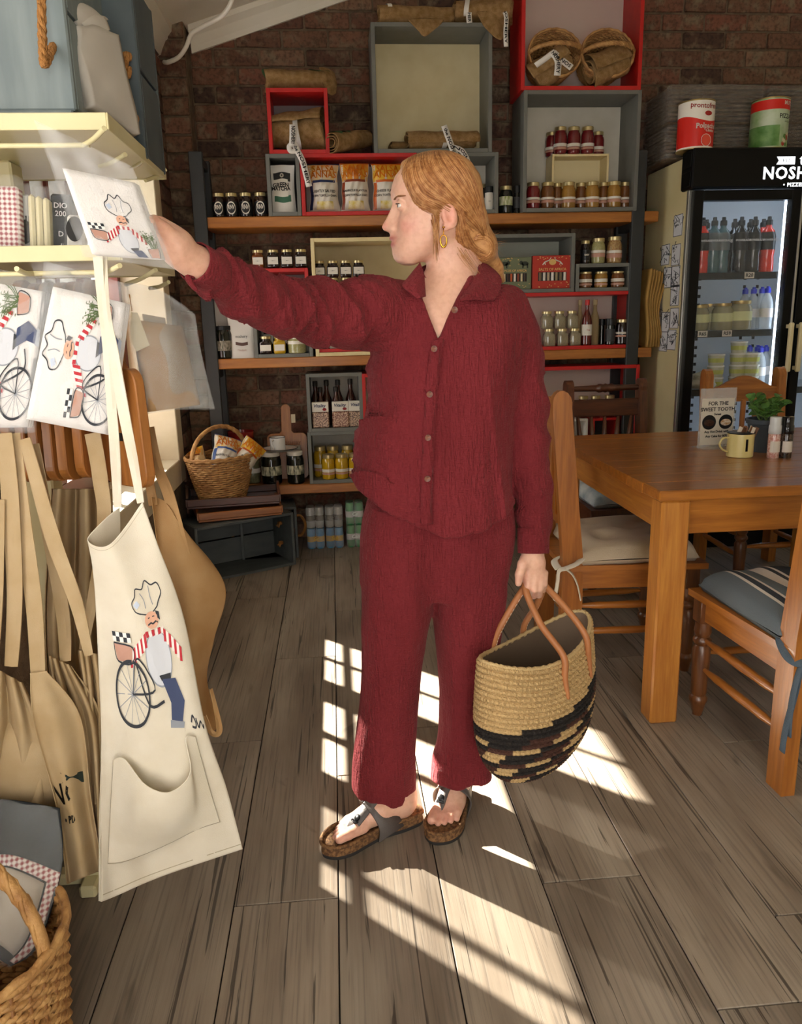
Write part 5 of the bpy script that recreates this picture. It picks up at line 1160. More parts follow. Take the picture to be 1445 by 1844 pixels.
# cuffs
M_CUFF = M_GAUZE
def cuff(a, b_, ra, rb, name='cuff', flare=0):
    a = np.array(a); b_ = np.array(b_); P = [a+(b_-a)*t for t in (0, .03, .5, .97, 1)]
    g = G(); v, f = tube(P, [ra*.97, ra, (ra+rb)/2, rb, rb*.97], 40, cap=False); g.add(v, f); v, f = tube(P, [ra*.92, ra*.93, (ra+rb)/2*.93, rb*.93, rb*.92], 40, cap=False); g.add(v, [q[::-1] for q in f])
    n = 40
    for base in (0, 4*n):
        for j in range(n): g.f.append((base+j, base+(j+1) % n, base+(j+1) % n+5*n, base+j+5*n))
    return obj(name, g.mesh(name, M_CUFF, True), shirt)
cuff(PX(388, 494, 1.525), PX(350, 471, 1.472), mp_(36, 1.52), mp_(35, 1.48)); cuff(pp(961, 950, -.01), pp(961, 996, -.025), mp_(31, 1.83), mp_(30.5, 1.82))
# cuff tab hanging under the wrist
tb = [PX(352, 500, 1.47), PX(338, 497, 1.465), PX(345, 512, 1.463), PX(358, 527, 1.463)]
obj('cuff_flap', G().tube(catmull(tb, 12), [.004, .007, .008, .008, .009, .009, .009, .008, .007, .006, .004, .002], 8, flat=.5).mesh('cuff_flap', M_CUFF, True), shirt)
# collar: two flaps and a stand round the neck
def patch(rows, nu=24, nv=14, th=.0045, name='collar_flap'):
    R_ = [catmull(np.array([pp(*q) for q in row]), nu+1) for row in rows]; A = np.array(R_)
    def fn(u, v):
        i = u*nu; k = int(round(i)); cv = catmull(A[:, k], 40); return cv[int(round(v*39))]
    return obj(name, G().add(*sheet(lambda u, v: fn(u, v), nu, nv, th)).mesh(name, M_GAUZE, True), shirt)
patch([[(756, 474, -.03), (761, 490, -.055), (763, 512, -.075), (764, 535, -.092)], [(749, 487, -.05), (749, 505, -.082), (751, 522, -.102), (758, 537, -.112)], [(735, 505, -.045), (726, 516, -.08), (737, 527, -.104), (752, 539, -.114)]])
patch([[(861, 468, .01), (862, 486, -.035), (848, 512, -.07), (829, 537, -.092)], [(877, 475, .01), (881, 498, -.045), (866, 518, -.092), (832, 539, -.108)], [(893, 487, .015), (904, 505, -.045), (893, 538, -.098), (856, 535, -.112)]])
st = [(pp(808, 500)[0]+.064*math.cos(a), YP+.015+.062*math.sin(a)) for a in np.linspace(-.9, PI+.75, 40)]
zs = np.interp(np.linspace(-.9, PI+.75, 40), [-.9, 0, PI/2, PI, PI+.75], [pp(800, 520)[2], pp(800, 480)[2], pp(800, 462)[2], pp(800, 484)[2], pp(800, 505)[2]])
obj('collar_stand', G().add(*sheet(lambda u, v: (st[int(round(u*39))][0], st[int(round(u*39))][1], zs[int(round(u*39))]-.045*(1-v)), 39, 4, .004)).mesh('collar_stand', M_GAUZE, True), shirt)
# placket and buttons
pk = [(790, 612), (783, 650), (777, 710), (773, 780), (770, 850), (768, 900), (769, 945)]
pc = catmull(pk, 46)
def strip(pts, w, off, th, name, m, parent):
    L_, R_ = [], []
    for (x, y) in pts: L_.append(on_shirt(x-w/2, y, off)); R_.append(on_shirt(x+w/2, y, off))
    A = np.stack([np.array(L_), (np.array(L_)+np.array(R_))/2-np.array([0, .0008, 0]), np.array(R_)], 1)
    for c in range(3):
        for k in range(3): A[:, c, k] = np.convolve(np.pad(A[:, c, k], 1, mode='edge'), np.ones(3)/3, 'valid')
    return obj(name, G().add(*sheet(lambda u, v: A[int(round(v*(len(pts)-1))), int(round(u*2))], 2, len(pts)-1, th)).mesh(name, m, True), parent)
strip(pc, 21, .004, .004, 'placket', M_GAUZE, shirt)
M_BTN = mat('brown_button', '#8a5a45', .35, col2='#5e3527', nscale=200)
bt = G().lathe([(0, .0015), (.002, .0015), (.004, .0028), (.0066, .003), (.0072, .0018), (.0068, 0), (0, 0)], 18).mesh('button', M_BTN, auto=40)
for x, y in ((819, 558), (782, 628), (774, 710), (771, 788), (770, 862)):
    q = on_shirt(x, y, .0105) if y > 600 else pp(x, y, -.106); obj('button', bt, shirt, q, (PI/2, 0, 0))
# ---------------------------------------------------------------- trousers
def leg_tab(rows, yc, dep, k):
    return Tab([pp(780, y)[2] for y, a, b_ in rows], [(pp(a, y)[0]+pp(b_, y)[0])/2 for y, a, b_ in rows], yc, [(pp(b_, y)[0]-pp(a, y)[0])/2 for y, a, b_ in rows], dep, k, 2.1)
L1 = [(905, 668, 792), (960, 652, 792), (1040, 650, 785), (1100, 650, 779), (1150, 651, 767), (1200, 650, 760), (1260, 645, 755), (1320, 638, 751), (1370, 632, 748), (1433, 631, 747)]
L2 = [(905, 784, 915), (960, 775, 924), (1040, 776, 917), (1100, 780, 911), (1150, 786, 905), (1200, 791, 897), (1250, 795, 889), (1300, 796, 884), (1340, 792, 882), (1375, 782, 886), (1410, 778, 889)]
t1 = leg_tab(L1, [YP-.005]*6+[YP-.008, YP-.012, YP-.018, YP-.022], [.088, .092, .094, .093, .089, .084, .078, .072, .066, .060], .02); t2 = leg_tab(L2, YP+.02, [.088, .092, .094, .093, .089, .084, .080, .075, .070, .066, .062], .028)
hips = Tab([pp(780, y)[2] for y in (890, 930, 1000, 1045, 1072)], [(pp(a, y)[0]+pp(b_, y)[0])/2 for y, a, b_ in ((890, 668, 915), (930, 655, 925), (1000, 652, 921), (1045, 655, 914), (1072, 700, 865))], YP+.014, [(pp(b_, y)[0]-pp(a, y)[0])/2 for y, a, b_ in ((890, 668, 915), (930, 655, 925), (1000, 652, 921), (1045, 655, 914), (1072, 700, 865))], [.085, .09, .095, .092, .08], .03, 2.3)
def trouser_field(p, c=None, R=None):
    d = smin(smin(t1(p), t2(p), .012), hips(p), .02); x, y, z = p.T
    d = np.maximum(d, (x-pp(690, 1420)[0])*-.55+pp(690, 1431)[2]-z+.0) if False else d
    lo_ = np.clip((pp(790, 1000)[2]-z)/.5, 0, 1)
    d = d-(.006*vnoise(np.stack([x*22, y*14, z*3.4], 1), 21)*(.3+.7*lo_)+.0045*vnoise(np.stack([x*30+z*14, y*20, z*13.0], 1), 22)*np.exp(-((z-pp(790, 1080)[2])/.10)**2)+.002*vnoise(np.stack([x*50, y*40, z*14.], 1), 23))
    hz = np.interp(x, [pp(q, 1400)[0] for q in (628, 655, 700, 748)], [pp(700, q)[2] for q in (1404, 1418, 1427, 1428)]); d = np.where(x < pp(765, 1400)[0], np.maximum(d, hz-z), d)
    # hollow hem
    for t, zb in ((t1, t1.zz[0]), (t2, t2.zz[0])):
        xc, yc, a, b_ = [np.interp(z, t.zz, q) for q in t.F]; r = np.sqrt(((x-xc)/(a-.009))**2+((y-yc)/(b_-.009))**2); cut = np.maximum((r-1)*.06, z-zb-.04); d = np.maximum(d, -cut)
    return d
lo = [pp(615, 1420)[0], YP-.14, t1.zz[0]-.02]; hi = [pp(945, 900)[0], YP+.16, pp(790, 880)[2]+.01]
TV, TF = sdf_mesh(trouser_field, lo, hi, .0054); TV = relax(TV, TF, 1, .5)
trs = child('trousers', np_mesh('trousers', TV, TF, gauze('maroon_gauze_trousers', '#7f2b31', '#6f2328')))
# ---------------------------------------------------------------- sandals
M_CORK = mat('cork', '#8a6540', .85, col2='#5d4028', nscale=120, detail=6, contrast=(.4, .6), bump=.4, bscale=300); M_SOLE = mat('dark_rubber', '#2d2b2a', .7); M_STRAP = mat('grey_leather', '#5a5350', .5, bump=.15, bscale=200); M_BUCK = mat('buckle', '#2a2a2c', .3, .6)
def sandal(Ff, label, side):
    h, d, s, L_ = Ff; t = thing('sandal', label, 'sandal', h, math.atan2(d[1], d[0]), 'sandals worn by the person')
    # local: x along the foot, y towards the big toe side * sign
    sg = 1 if (s[0]*-d[1]+s[1]*d[0]) > 0 else -1
    outl = [(-.030, -.026), (-.038, 0), (-.030, .026), (.03, .033), (.10, .030), (.16, .040), (.21, .050), (.255, .046), (.282, .026), (.285, .005), (.268, -.022), (.235, -.040), (.19, -.046), (.13, -.040), (.06, -.033), (.0, -.031)]
    sc = L_*1.06/.262; outl = [(x*sc, y*sg*1.02) for x, y in outl]; c = catmull(outl+outl[:1], 60)[:-1]
    def slab(z0, z1, k0, k1): 
        n = len(c); ctr = c.mean(0); v = [((p[0]-ctr[0])*k0+ctr[0], (p[1]-ctr[1])*k0+ctr[1], z0) for p in c]+[((p[0]-ctr[0])*k1+ctr[0], (p[1]-ctr[1])*k1+ctr[1], z1) for p in c]
        return v, [tuple(range(n))[::-1], tuple(range(n, 2*n))]+[(i, (i+1) % n, n+(i+1) % n, n+i) for i in range(n)]
    obj('outsole', G().add(*slab(0, .010, .985, 1.0)).mesh('outsole', M_SOLE), t); fb = obj('footbed', G().add(*slab(.010, .032, 1.0, .97)).mesh('footbed', M_CORK), t)
    # raised cork rim
    rim = [(p[0]*.985+.002, p[1]*.95, .034) for p in c]; obj('rim', G().tube(rim, .0052, 6, closed=True).mesh('rim', M_CORK, True), t)
    Sz = SOLE
    def st_(P, w, name='strap'):
        Q = catmull(P, 24); A = []
        for i in range(24):
            tg = Q[min(i+1, 23)]-Q[max(i-1, 0)]; tg /= np.linalg.norm(tg); ww = np.interp(i/23, np.linspace(0, 1, len(w)), w); ctr = np.array([.12*sc, 0, 0]); nrm = np.array([0, Q[i][1]*1.2, Q[i][2]-.01+.02]); nrm -= tg*(nrm@tg); nrm /= np.linalg.norm(nrm); sd = np.cross(tg, nrm); A.append((Q[i]-sd*ww, Q[i]+sd*ww))
        A = np.array(A); return obj(name, G().add(*sheet(lambda u, v: A[int(round(v*23)), int(round(u))], 1, 23, .0035)).mesh(name, M_STRAP, True), t)
    y_ = sg
    st_([(.205*sc, .022*y_, Sz+.004), (.19*sc, .020*y_, Sz+.030), (.15*sc, .014*y_, Sz+.058), (.115*sc, .0*y_, Sz+.075)], [.010, .015, .015, .022], 'toe_strap')
    st_([(.125*sc, .006*y_, Sz+.073), (.11*sc, -.030*y_, Sz+.055), (.09*sc, -.045*y_, Sz+.018), (.08*sc, -.042*y_, .012)], [.024, .030, .036, .042], 'side_strap')
    st_([(.125*sc, -.004*y_, Sz+.073), (.11*sc, .028*y_, Sz+.055), (.09*sc, .042*y_, Sz+.018), (.08*sc, .038*y_, .012)], [.024, .028, .034, .04], 'side_strap')
    obj('buckle', G().lathe([(0, .002), (.006, .002), (.009, .0), (.009, -.003), (0, -.003)], 14, Matrix.Translation((.178*sc, .018*y_, Sz+.046)) @ Matrix.Rotation(.7, 4, 'Y')).box(.185*sc-.006, .185*sc+.006, .018*y_-.011, .018*y_+.011, Sz+.036, Sz+.040, .001).mesh('buckle', M_BUCK, auto=40), t)
    return t
sandal(F1, 'cork sandal with grey straps on the foot pointing left', -1); sandal(F2, 'cork sandal with grey strap on the foot pointing forward', 1)
# ================================================================ straw bag in the hand
def attr_mat(name, rough=.85, bump=0, bscale=200, bst=(1,1,1)):
    m, nt, N, L, b = node_mat(name); at = N.new('ShaderNodeVertexColor'); at.layer_name = 'tint'; L.new(at.outputs[0], b.inputs['Base Color']); b.inputs['Roughness'].default_value = rough
    if bump:
        tc = N.new('ShaderNodeTexCoord'); mp = N.new('ShaderNodeMapping'); mp.inputs['Scale'].default_value = bst; L.new(tc.outputs['Object'], mp.inputs[0]); n = N.new('ShaderNodeTexNoise'); n.inputs['Scale'].default_value = bscale; L.new(mp.outputs[0], n.inputs[0])
        bp = N.new('ShaderNodeBump'); bp.inputs['Strength'].default_value = bump; bp.inputs['Distance'].default_value = .006; L.new(n.outputs['Fac'], bp.inputs['Height']); L.new(bp.outputs[0], b.inputs['Normal'])
    return m
BC = np.array([.478, 1.775]); BA = math.atan2(.288, .331); RIM_A, RIM_B, BHT = .212, .075, .375; NC = 26
def bag_pt(u, v, off=0.0):
    """u round the bag, v from rim 0 to base 1; local frame x along the opening, z up, rim at .53"""
    a = 2*PI*u; w = (1-max(0, (v-.35)/.65)**3.2)**.5 if v < 1 else 0; aa = RIM_A*(1-.04*v)*max(w, .02)+off; bb = (RIM_B+.028*math.sin(PI*min(v, 1)))*max(w, .02)**.8+off
    x = aa*math.cos(a); y = bb*math.sin(a); sag = .045*(1-(x/RIM_A)**2)*(1-v)*(1 if y < 0 else .75)
    return x, y, .535-BHT*v-sag
M_STRAW = attr_mat('straw_weave', .85, .9, 260, (1, 1, .5))
bag = thing('straw_tote_bag', 'woven straw tote with black and brown pattern held in the hand', 'bag', (BC[0], BC[1], 0), BA)
NU, SUB = 300, 6; V, F_, C = [], [], []
nat, blk_, brn = [np.array(lin(c)) for c in ('#c9a874', '#1d1714', '#4a2a1e')]; rr = random.Random(5)
for i in range(NC*SUB+1):
    v = i/(NC*SUB); coil = min(i//SUB, NC-1); ph = (i % SUB)/SUB; bulge = .0085*math.sin(PI*ph)**.5 if i % SUB else -.0025
    for j in range(NU):
        u = j/NU; V.append(bag_pt(u, min(v, .995), bulge+.0014*math.sin(u*2*PI*75+coil*1.7)))
        k = int(coil-10.0+2.6*math.cos(2*PI*u)); c = nat
        if k >= 0:
            s_ = (u*4.0+coil*.29+.12*math.sin(coil*2.1)) % 1.0
            c = blk_ if k == 0 else blk_ if s_ < .40 else (brn if s_ < .72 else nat)
            if False: c = nat
        C.append(c*(.86+.24*rr.random()))
    if i:
        b0 = (i-1)*NU
        for j in range(NU): F_.append((b0+j, b0+(j+1) % NU, b0+NU+(j+1) % NU, b0+NU+j))
me = mesh('woven_body', V, F_, M_STRAW, True); at = me.color_attributes.new('tint', 'FLOAT_COLOR', 'POINT'); at.data.foreach_set('color', np.array([[c[0], c[1], c[2], 1] for c in C], np.float32).ravel())
obj('woven_body', me, bag)
v, f = grid(lambda u, v: bag_pt(u, v*.97, -.005), 80, 24, True); obj('lining', mesh('lining', v, [q[::-1] for q in f], mat('taupe_lining', '#7d6a58', .8, bump=.3, bscale=20), True), bag)
obj('rim_braid', G().tube([np.array(bag_pt(j/120, 0))+np.array([0, 0, .0015*math.sin(j*2.6)]) for j in range(120)], .0052, 8, closed=True).mesh('rim_braid', mat('straw_edge', '#d3b784', .85, bump=.5, bscale=300), True), bag)
Mi = Matrix.Rotation(-BA, 4, 'Z') @ Matrix.Translation((-BC[0], -BC[1], 0))
def bl(p): return tuple(Mi @ Vector(tuple(p)))
M_TAN = mat('tan_leather', '#b5774a', .45, col2='#a3683e', nscale=12); M_STITCH = mat('white_stitch', '#e8dcc6', .7)
def handle(side, xs):
    pts = []; s = -1 if side < 0 else 1
    def surf(u_x, v):
        uu = math.acos(max(-1, min(1, u_x/RIM_A)))/(2*PI); uu = uu if s > 0 else 1-uu; return np.array(bag_pt(uu, v, .010))
    top = np.array(bl(pp(951, 1046, -.035+(.0 if s < 0 else .02)))); top2 = np.array(bl(pp(974, 1046, -.03+(.0 if s < 0 else .02))))
    P = [surf(xs[0], .26), surf(xs[0], .10), surf(xs[0], .0)+np.array([.004, 0, .02]), top*.5+surf(xs[0], 0)*.5+np.array([-.018, 0, .0]), top+np.array([-.012, 0, -.012]), (top+top2)/2+np.array([0, 0, .008]), top2+np.array([.012, 0, -.012]), top2*.5+surf(xs[1], 0)*.5+np.array([.018, 0, .0]), surf(xs[1], .0)+np.array([-.004, 0, .02]), surf(xs[1], .10), surf(xs[1], .26)]
    Q = catmull(P, 70); h = obj('handle', G().tube(Q, [.004+.0045*min(1, i/8, (69-i)/8) for i in range(70)], 10).mesh('handle', M_TAN, True), bag)
    g = G()
    for i in range(8, 62, 1):
        a, b_ = Q[i]+np.array([0, s*-.0085, 0]), Q[i+1]+np.array([0, s*-.0085, 0]); g.tube([a, a+(b_-a)*.5], .0007, 4)
    o = obj('stitching', g.mesh('stitching', M_STITCH), h); o['kind'] = 'stuff'
handle(-1, (-.02, .10)); handle(1, (-.07, .06))
# ================================================================ display rack at the left
M_RACK = mat('cream_enamelled_steel', '#d8cfa4', .4, col2='#cfc494', nscale=6)
RY0, RY1, RX1, RX0 = 1.42, 1.87, -.352, -.84
z1t = PX(192, 203, RY0)[2]; z2t = PX(160, 441, RY0)[2]; LIP = .024
rack = thing('display_rack', 'cream metal display rack with two trays and hooks at the left edge', 'rack', (-.6, 1.65, 0)); RO = np.array([-.6, 1.65, 0])
def rk(name, g, parent=rack, m=M_RACK, auto=None): return obj(name, g.mesh(name, m, auto=auto), parent, -RO if parent is rack else (0, 0, 0))
for zt0 in (z1t, z2t):
    g = G().box(RX0, RX1, RY0, RY1, zt0-LIP, zt0-LIP+.004); tr = rk('tray', g)
    rk('tray_lip', G().box(RX0, RX1, RY0-.003, RY0, zt0-LIP-.002, zt0, .001), tr); rk('tray_lip', G().box(RX0, RX1, RY1, RY1+.003, zt0-LIP-.002, zt0, .001), tr); rk('tray_lip', G().box(RX1, RX1+.003, RY0-.003, RY1+.003, zt0-LIP-.002, zt0, .001), tr)
rk('column', G().box(-.66, -.60, 1.66, 1.72, .03, z1t-LIP, .004)); rk('foot', G().box(-.84, -.56, 1.67, 1.71, 0, .03, .006)); rk('foot', G().box(-.65, -.61, 1.62, 1.86, 0, .032, .006))
def rod(pts, r=.0042, name='hook'): return rk(name, G().tube(catmull(pts, 4*len(pts)), r, 8), auto=60)
zr1 = PX(100, 262, RY0-.012)[2]; zr2 = PX(100, 492, RY0-.012)[2]
for zr in (zr1, zr2): rod([(RX0, RY0-.012, zr), (-.6, RY0-.012, zr), (PX(150, 260, RY0-.012)[0]+.01, RY0-.012, zr)], .0042, 'hook_rail')
def prong(x, y, x2, y2, Ya, Yb): rod([PX(x, y, Ya), (PX(x, y, Ya)+PX(x2, y2, Yb))/2-np.array([0, 0, .003]), PX(x2, y2, Yb)])
prong(150, 262, 188, 231, 1.41, 1.33); prong(180, 300, 226, 278, 1.62, 1.55); prong(235, 300, 257, 289, 1.75, 1.68); prong(262, 325, 298, 306, 1.80, 1.87)
prong(172, 493, 216, 478, 1.41, 1.33); prong(226, 512, 281, 486, 1.60, 1.52); prong(270, 519, 304, 508, 1.74, 1.68); prong(60, 493, 30, 484, 1.41, 1.34)
# ---------------------------------------------------------------- cloth helpers
def cloth_mat(name, c1, c2, tl=.35, bump=.2, bscale=500):
    m, nt, N, L, b = node_mat(name); tc = N.new('ShaderNodeTexCoord'); n = N.new('ShaderNodeTexNoise'); n.inputs['Scale'].default_value = 14; n.inputs['Detail'].default_value = 4; L.new(tc.outputs['Object'], n.inputs[0])
    r = N.new('ShaderNodeValToRGB'); r.color_ramp.elements[0].color = lin(c1); r.color_ramp.elements[1].color = lin(c2); r.color_ramp.elements[0].position = .3; r.color_ramp.elements[1].position = .7; L.new(n.outputs['Fac'], r.inputs[0]); L.new(r.outputs[0], b.inputs['Base Color']); b.inputs['Roughness'].default_value = .9; b.inputs['Specular IOR Level'].default_value = .15
    n2 = N.new('ShaderNodeTexNoise'); n2.inputs['Scale'].default_value = bscale; L.new(tc.outputs['Object'], n2.inputs[0]); bp = N.new('ShaderNodeBump'); bp.inputs['Strength'].default_value = bump; bp.inputs['Distance'].default_value = .003; L.new(n2.outputs['Fac'], bp.inputs['Height']); L.new(bp.outputs[0], b.inputs['Normal'])
    t = N.new('ShaderNodeBsdfTranslucent'); L.new(r.outputs[0], t.inputs[0]); mx = N.new('ShaderNodeMixShader'); mx.inputs[0].default_value = tl; out = N['Material Output']; L.new(b.outputs[0], mx.inputs[1]); L.new(t.outputs[0], mx.inputs[2]); L.new(mx.outputs[0], out.inputs[0])
    return m
M_WAPRON = cloth_mat('off_white_cotton', '#ebe4d3', '#e1d8c3', .25); M_BEIGE = cloth_mat('beige_cotton', '#cdb690', '#bfa57b', .3); M_SUNWARM = cloth_mat('sun_warmed_cotton', '#c6a273', '#b98f5c', .35)  # last one: beige cloth with the sun's orange glow put into its colour
M_TOWEL = mat('white_towel_cotton', '#dedad6', .85, bump=.15, bscale=400); M_POLY = mat('clear_packaging', '#f2f4f4', .10, alpha=.07, bump=.5, bscale=14, bdist=.02)
def rows_fn(rows, fold=None):
    """rows: list of px rows, each a list of (x, y, Y); returns P(u, v)"""
    n = max(len(q) for q in rows); A = np.array([catmull(np.array(q, float), 33) for q in rows]); B = np.array([catmull(A[:, i], 65) for i in range(33)])   # 33 x 65
    def fn(u, v):
        a = u*32; i = min(int(a), 31); s = a-i; b_ = v*64; j = min(int(b_), 63); t = b_-j
        q = (B[i, j]*(1-s)+B[i+1, j]*s)*(1-t)+(B[i, j+1]*(1-s)+B[i+1, j+1]*s)*t
        Y = q[2]+(fold(u, v) if fold else 0); return PX(q[0], q[1], Y)
    return fn
def cloth(name, rows, m, parent, org, fold=None, nu=40, nv=60, th=.0016):
    fn = rows_fn(rows, fold); g = G().add(*sheet(lambda u, v: fn(u, v)-org, nu, nv, th)); return obj(name, g.mesh(name, m, True, fix=False), parent), (lambda u, v: fn(u, v)-org)
def ribbon(name, pts, w, m, parent, org, face=None, th=.0015, n=30):
    """px path (x, y, Y) with half width in px, roughly facing the camera"""
    Q = catmull(np.array(pts, float), n); ws = np.interp(np.linspace(0, 1, n), np.linspace(0, 1, len(w)), w) if not np.isscalar(w) else np.full(n, w); L_, R_ = [], []
    for i in range(n):
        t = Q[min(i+1, n-1)][:2]-Q[max(i-1, 0)][:2]; t = t/(np.linalg.norm(t)+1e-9); nn = np.array([-t[1], t[0]])*ws[i]; L_.append(PX(Q[i][0]-nn[0], Q[i][1]-nn[1], Q[i][2])-org); R_.append(PX(Q[i][0]+nn[0], Q[i][1]+nn[1], Q[i][2]+.006)-org)
    ph = pts[0][0]*.37; C_ = [a*.62+b_*.38+np.array([.0, -.0035*math.sin(i*.35+ph), 0]) for i, (a, b_) in enumerate(zip(L_, R_))]; A = np.array([L_, C_, R_]); return obj(name, G().add(*sheet(lambda u, v: A[int(round(u*2)), int(round(v*(n-1)))], 2, n-1, th)).mesh(name, m, fix=False, auto=25), parent)
# flat print: strokes and patches laid on a cloth surface
INK = {}
def ink(c):
    if c not in INK: INK[c] = mat('print_ink_'+c, c, .8)
    return INK[c]
def print_on(fn, prims, parent, off=.0016, name='print'):
    """prims in (u, v): ('s', colour, width, pts) stroke or ('p', colour, pts) patch"""
    def nrm(u, v):
        e = .004; a = np.array(fn(min(u+e, 1), v))-np.array(fn(max(u-e, 0), v)); b_ = np.array(fn(u, min(v+e, 1)))-np.array(fn(u, max(v-e, 0))); n = np.cross(a, b_); n = n/(np.linalg.norm(n)+1e-12); return n*(-1 if n[1] > 0 else 1)
    groups = {}; order = 0
    for pr in prims:
        g = groups.setdefault(pr[1], G()); order += 1; lift = off+order*.00002
        if pr[0] == 's':
            P = [np.array(p_, float) for p_ in pr[3]]; w = pr[2]
            if len(P) > 2: P = list(catmull(P, 4*len(P)))
            L_ = []
            for i, p_ in enumerate(P):
                t = P[min(i+1, len(P)-1)]-P[max(i-1, 0)]; t = t/(np.linalg.norm(t)+1e-9); nn = np.array([-t[1], t[0]])*w; n3 = nrm(*np.clip(p_, 0, 1))*lift
                L_ += [np.array(fn(*np.clip(p_-nn, 0, 1)))+n3, np.array(fn(*np.clip(p_+nn, 0, 1)))+n3]
            g.add(L_, [(2*i, 2*i+2, 2*i+3, 2*i+1) for i in range(len(P)-1)])
        else:
            P = [np.array(p_, float) for p_ in pr[2]]; c = np.mean(P, 0); v = [np.array(fn(*np.clip(c, 0, 1)))+nrm(*np.clip(c, 0, 1))*lift]; k = 3; m_ = len(P)
            for s in (.5, 1.0):
                for p_ in P: q = np.clip(c+(p_-c)*s, 0, 1); v.append(np.array(fn(*q))+nrm(*q)*lift)
            f = [(0, 1+i, 1+(i+1) % m_) for i in range(m_)]+[(1+i, 1+m_+i, 1+m_+(i+1) % m_, 1+(i+1) % m_) for i in range(m_)]; g.add(v, f)
    for c, g in groups.items():
        o = obj(name, g.mesh(name, ink(c), fix=False), parent); o['kind'] = 'stuff'
def circ(cx, cy, rx, ry, n=20, a0=0, a1=2*PI): return [(cx+rx*math.cos(a), cy+ry*math.sin(a)) for a in np.linspace(a0, a1, n)]
def chef(plant=True, wheel=True):
    """a generic cook on a bicycle, drawn in x right, y down, about one unit square"""
    D = '#2f3238'; Lg = '#8d929a'; R_ = '#b5303a'; S = '#d7a68c'; B_ = '#3d4766'; T = '#b58a78'; Gn = '#56683f'; o = []
    o.append(('p', '#c9ccd2', circ(.60, .62, .13, .16))); o.append(('s', Lg, .005, circ(.60, .62, .13, .16)))
    hat = [(.50, .30), (.44, .26), (.43, .18), (.49, .13), (.53, .06), (.60, .10), (.66, .05), (.71, .12), (.78, .14), (.79, .22), (.73, .27), (.70, .30)]
    o.append(('s', D, .006, hat)); o.append(('s', D, .005, [(.50, .30), (.60, .33), (.70, .30)])); o.append(('s', Lg, .004, [(.56, .12), (.58, .2), (.57, .27)])); o.append(('s', Lg, .004, [(.68, .11), (.66, .19), (.66, .27)])); o.append(('p', '#b9c3d3', [(.44, .2), (.5, .17), (.52, .22), (.47, .25)]))
    o.append(('p', S, circ(.60, .375, .075, .065))); o.append(('p', D, [(.665, .32), (.70, .34), (.69, .40), (.66, .37)])); o.append(('s', D, .006, [(.55, .405), (.585, .395), (.605, .405), (.645, .395), (.66, .41)])); o.append(('s', D, .004, [(.565, .355), (.585, .352)])); o.append(('s', D, .004, [(.615, .352), (.64, .355)]))
    for k in range(6): o.append(('p', R_ if k % 2 == 0 else '#eadfd8', [(.50+.035*k, .445+.01*k % .02), (.532+.035*k, .445), (.535+.033*k, .485), (.505+.033*k, .49)]))
    for k in range(9):
        t = k/9; x = .50-.22*t; y = .50+.13*t; o.append(('p', R_ if k % 2 == 0 else '#eadfd8', [(x, y-.05), (x-.026, y-.035), (x-.03, y+.055), (x-.002, y+.05)]))
    for k in range(7):
        t = k/7; x = .70+.16*t; y = .50+.14*t; o.append(('p', R_ if k % 2 == 0 else '#eadfd8', [(x, y-.04), (x+.024, y-.025), (x+.01, y+.045), (x-.016, y+.04)]))
    o.append(('p', B_, [(.60, .74), (.74, .74), (.80, .86), (.74, .98), (.64, .97), (.66, .87)])); o.append(('p', Lg, [(.63, .97), (.76, .98), (.74, 1.02), (.62, 1.02)])); o.append(('p', D, [(.58, .72), (.70, .71), (.69, .745), (.60, .75)]))
    if wheel:
        for k in range(14): a = 2*PI*k/14; o.append(('s', Lg, .0025, [(.27, .82), (.27+.185*math.cos(a), .82+.185*math.sin(a))]))
        o.append(('s', D, .010, circ(.27, .82, .19, .19, 26))); o.append(('s', D, .006, [(.27, .82), (.34, .62), (.44, .66), (.52, .80), (.27, .82)])); o.append(('s', D, .008, [(.60, .86), (.45, .88), (.34, .64)]))
    o.append(('p', T, [(.10, .52), (.32, .54), (.30, .64), (.13, .63)])); o.append(('s', D, .005, [(.10, .52), (.32, .54), (.30, .64), (.13, .63), (.10, .52)]))
    for i in range(5):
        for j in range(2): o.append(('p', D if (i+j) % 2 == 0 else '#e8e4de', [(.09+.045*i, .44+.035*j), (.135+.045*i, .44+.035*j), (.137+.045*i, .475+.035*j), (.092+.045*i, .475+.035*j)]))
    if plant:
        o.append(('p', T, [(.83, .72), (.99, .70), (.97, .84), (.86, .85)])); o.append(('s', D, .004, [(.83, .72), (.99, .70), (.97, .84), (.86, .85), (.83, .72)]))
        q = random.Random(3)
        for k in range(16):
            b0 = (.86+.1*q.random(), .71); e0 = (b0[0]+q.uniform(-.12, .12), .71-q.uniform(.08, .24)); o.append(('s', Gn, .004, [b0, ((b0[0]+e0[0])/2+q.uniform(-.02, .02), (b0[1]+e0[1])/2), e0]))
            for j in range(3): x = e0[0]+q.uniform(-.03, .03); y = e0[1]+q.uniform(-.02, .08); o.append(('p', Gn, circ(x, y, .013, .006, 6)))
    return o
def place(prims, M):
    """M: 2x3 map of drawing x, y to u, v"""
    out = []; sc = math.sqrt(abs(M[0][0]*M[1][1]-M[0][1]*M[1][0])); T = lambda p_: (M[0][0]*p_[0]+M[0][1]*p_[1]+M[0][2], M[1][0]*p_[0]+M[1][1]*p_[1]+M[1][2])
    for pr in prims: out.append(('s', pr[1], pr[2]*sc, [T(p_) for p_ in pr[3]]) if pr[0] == 's' else ('p', pr[1], [T(p_) for p_ in pr[2]]))
    return out
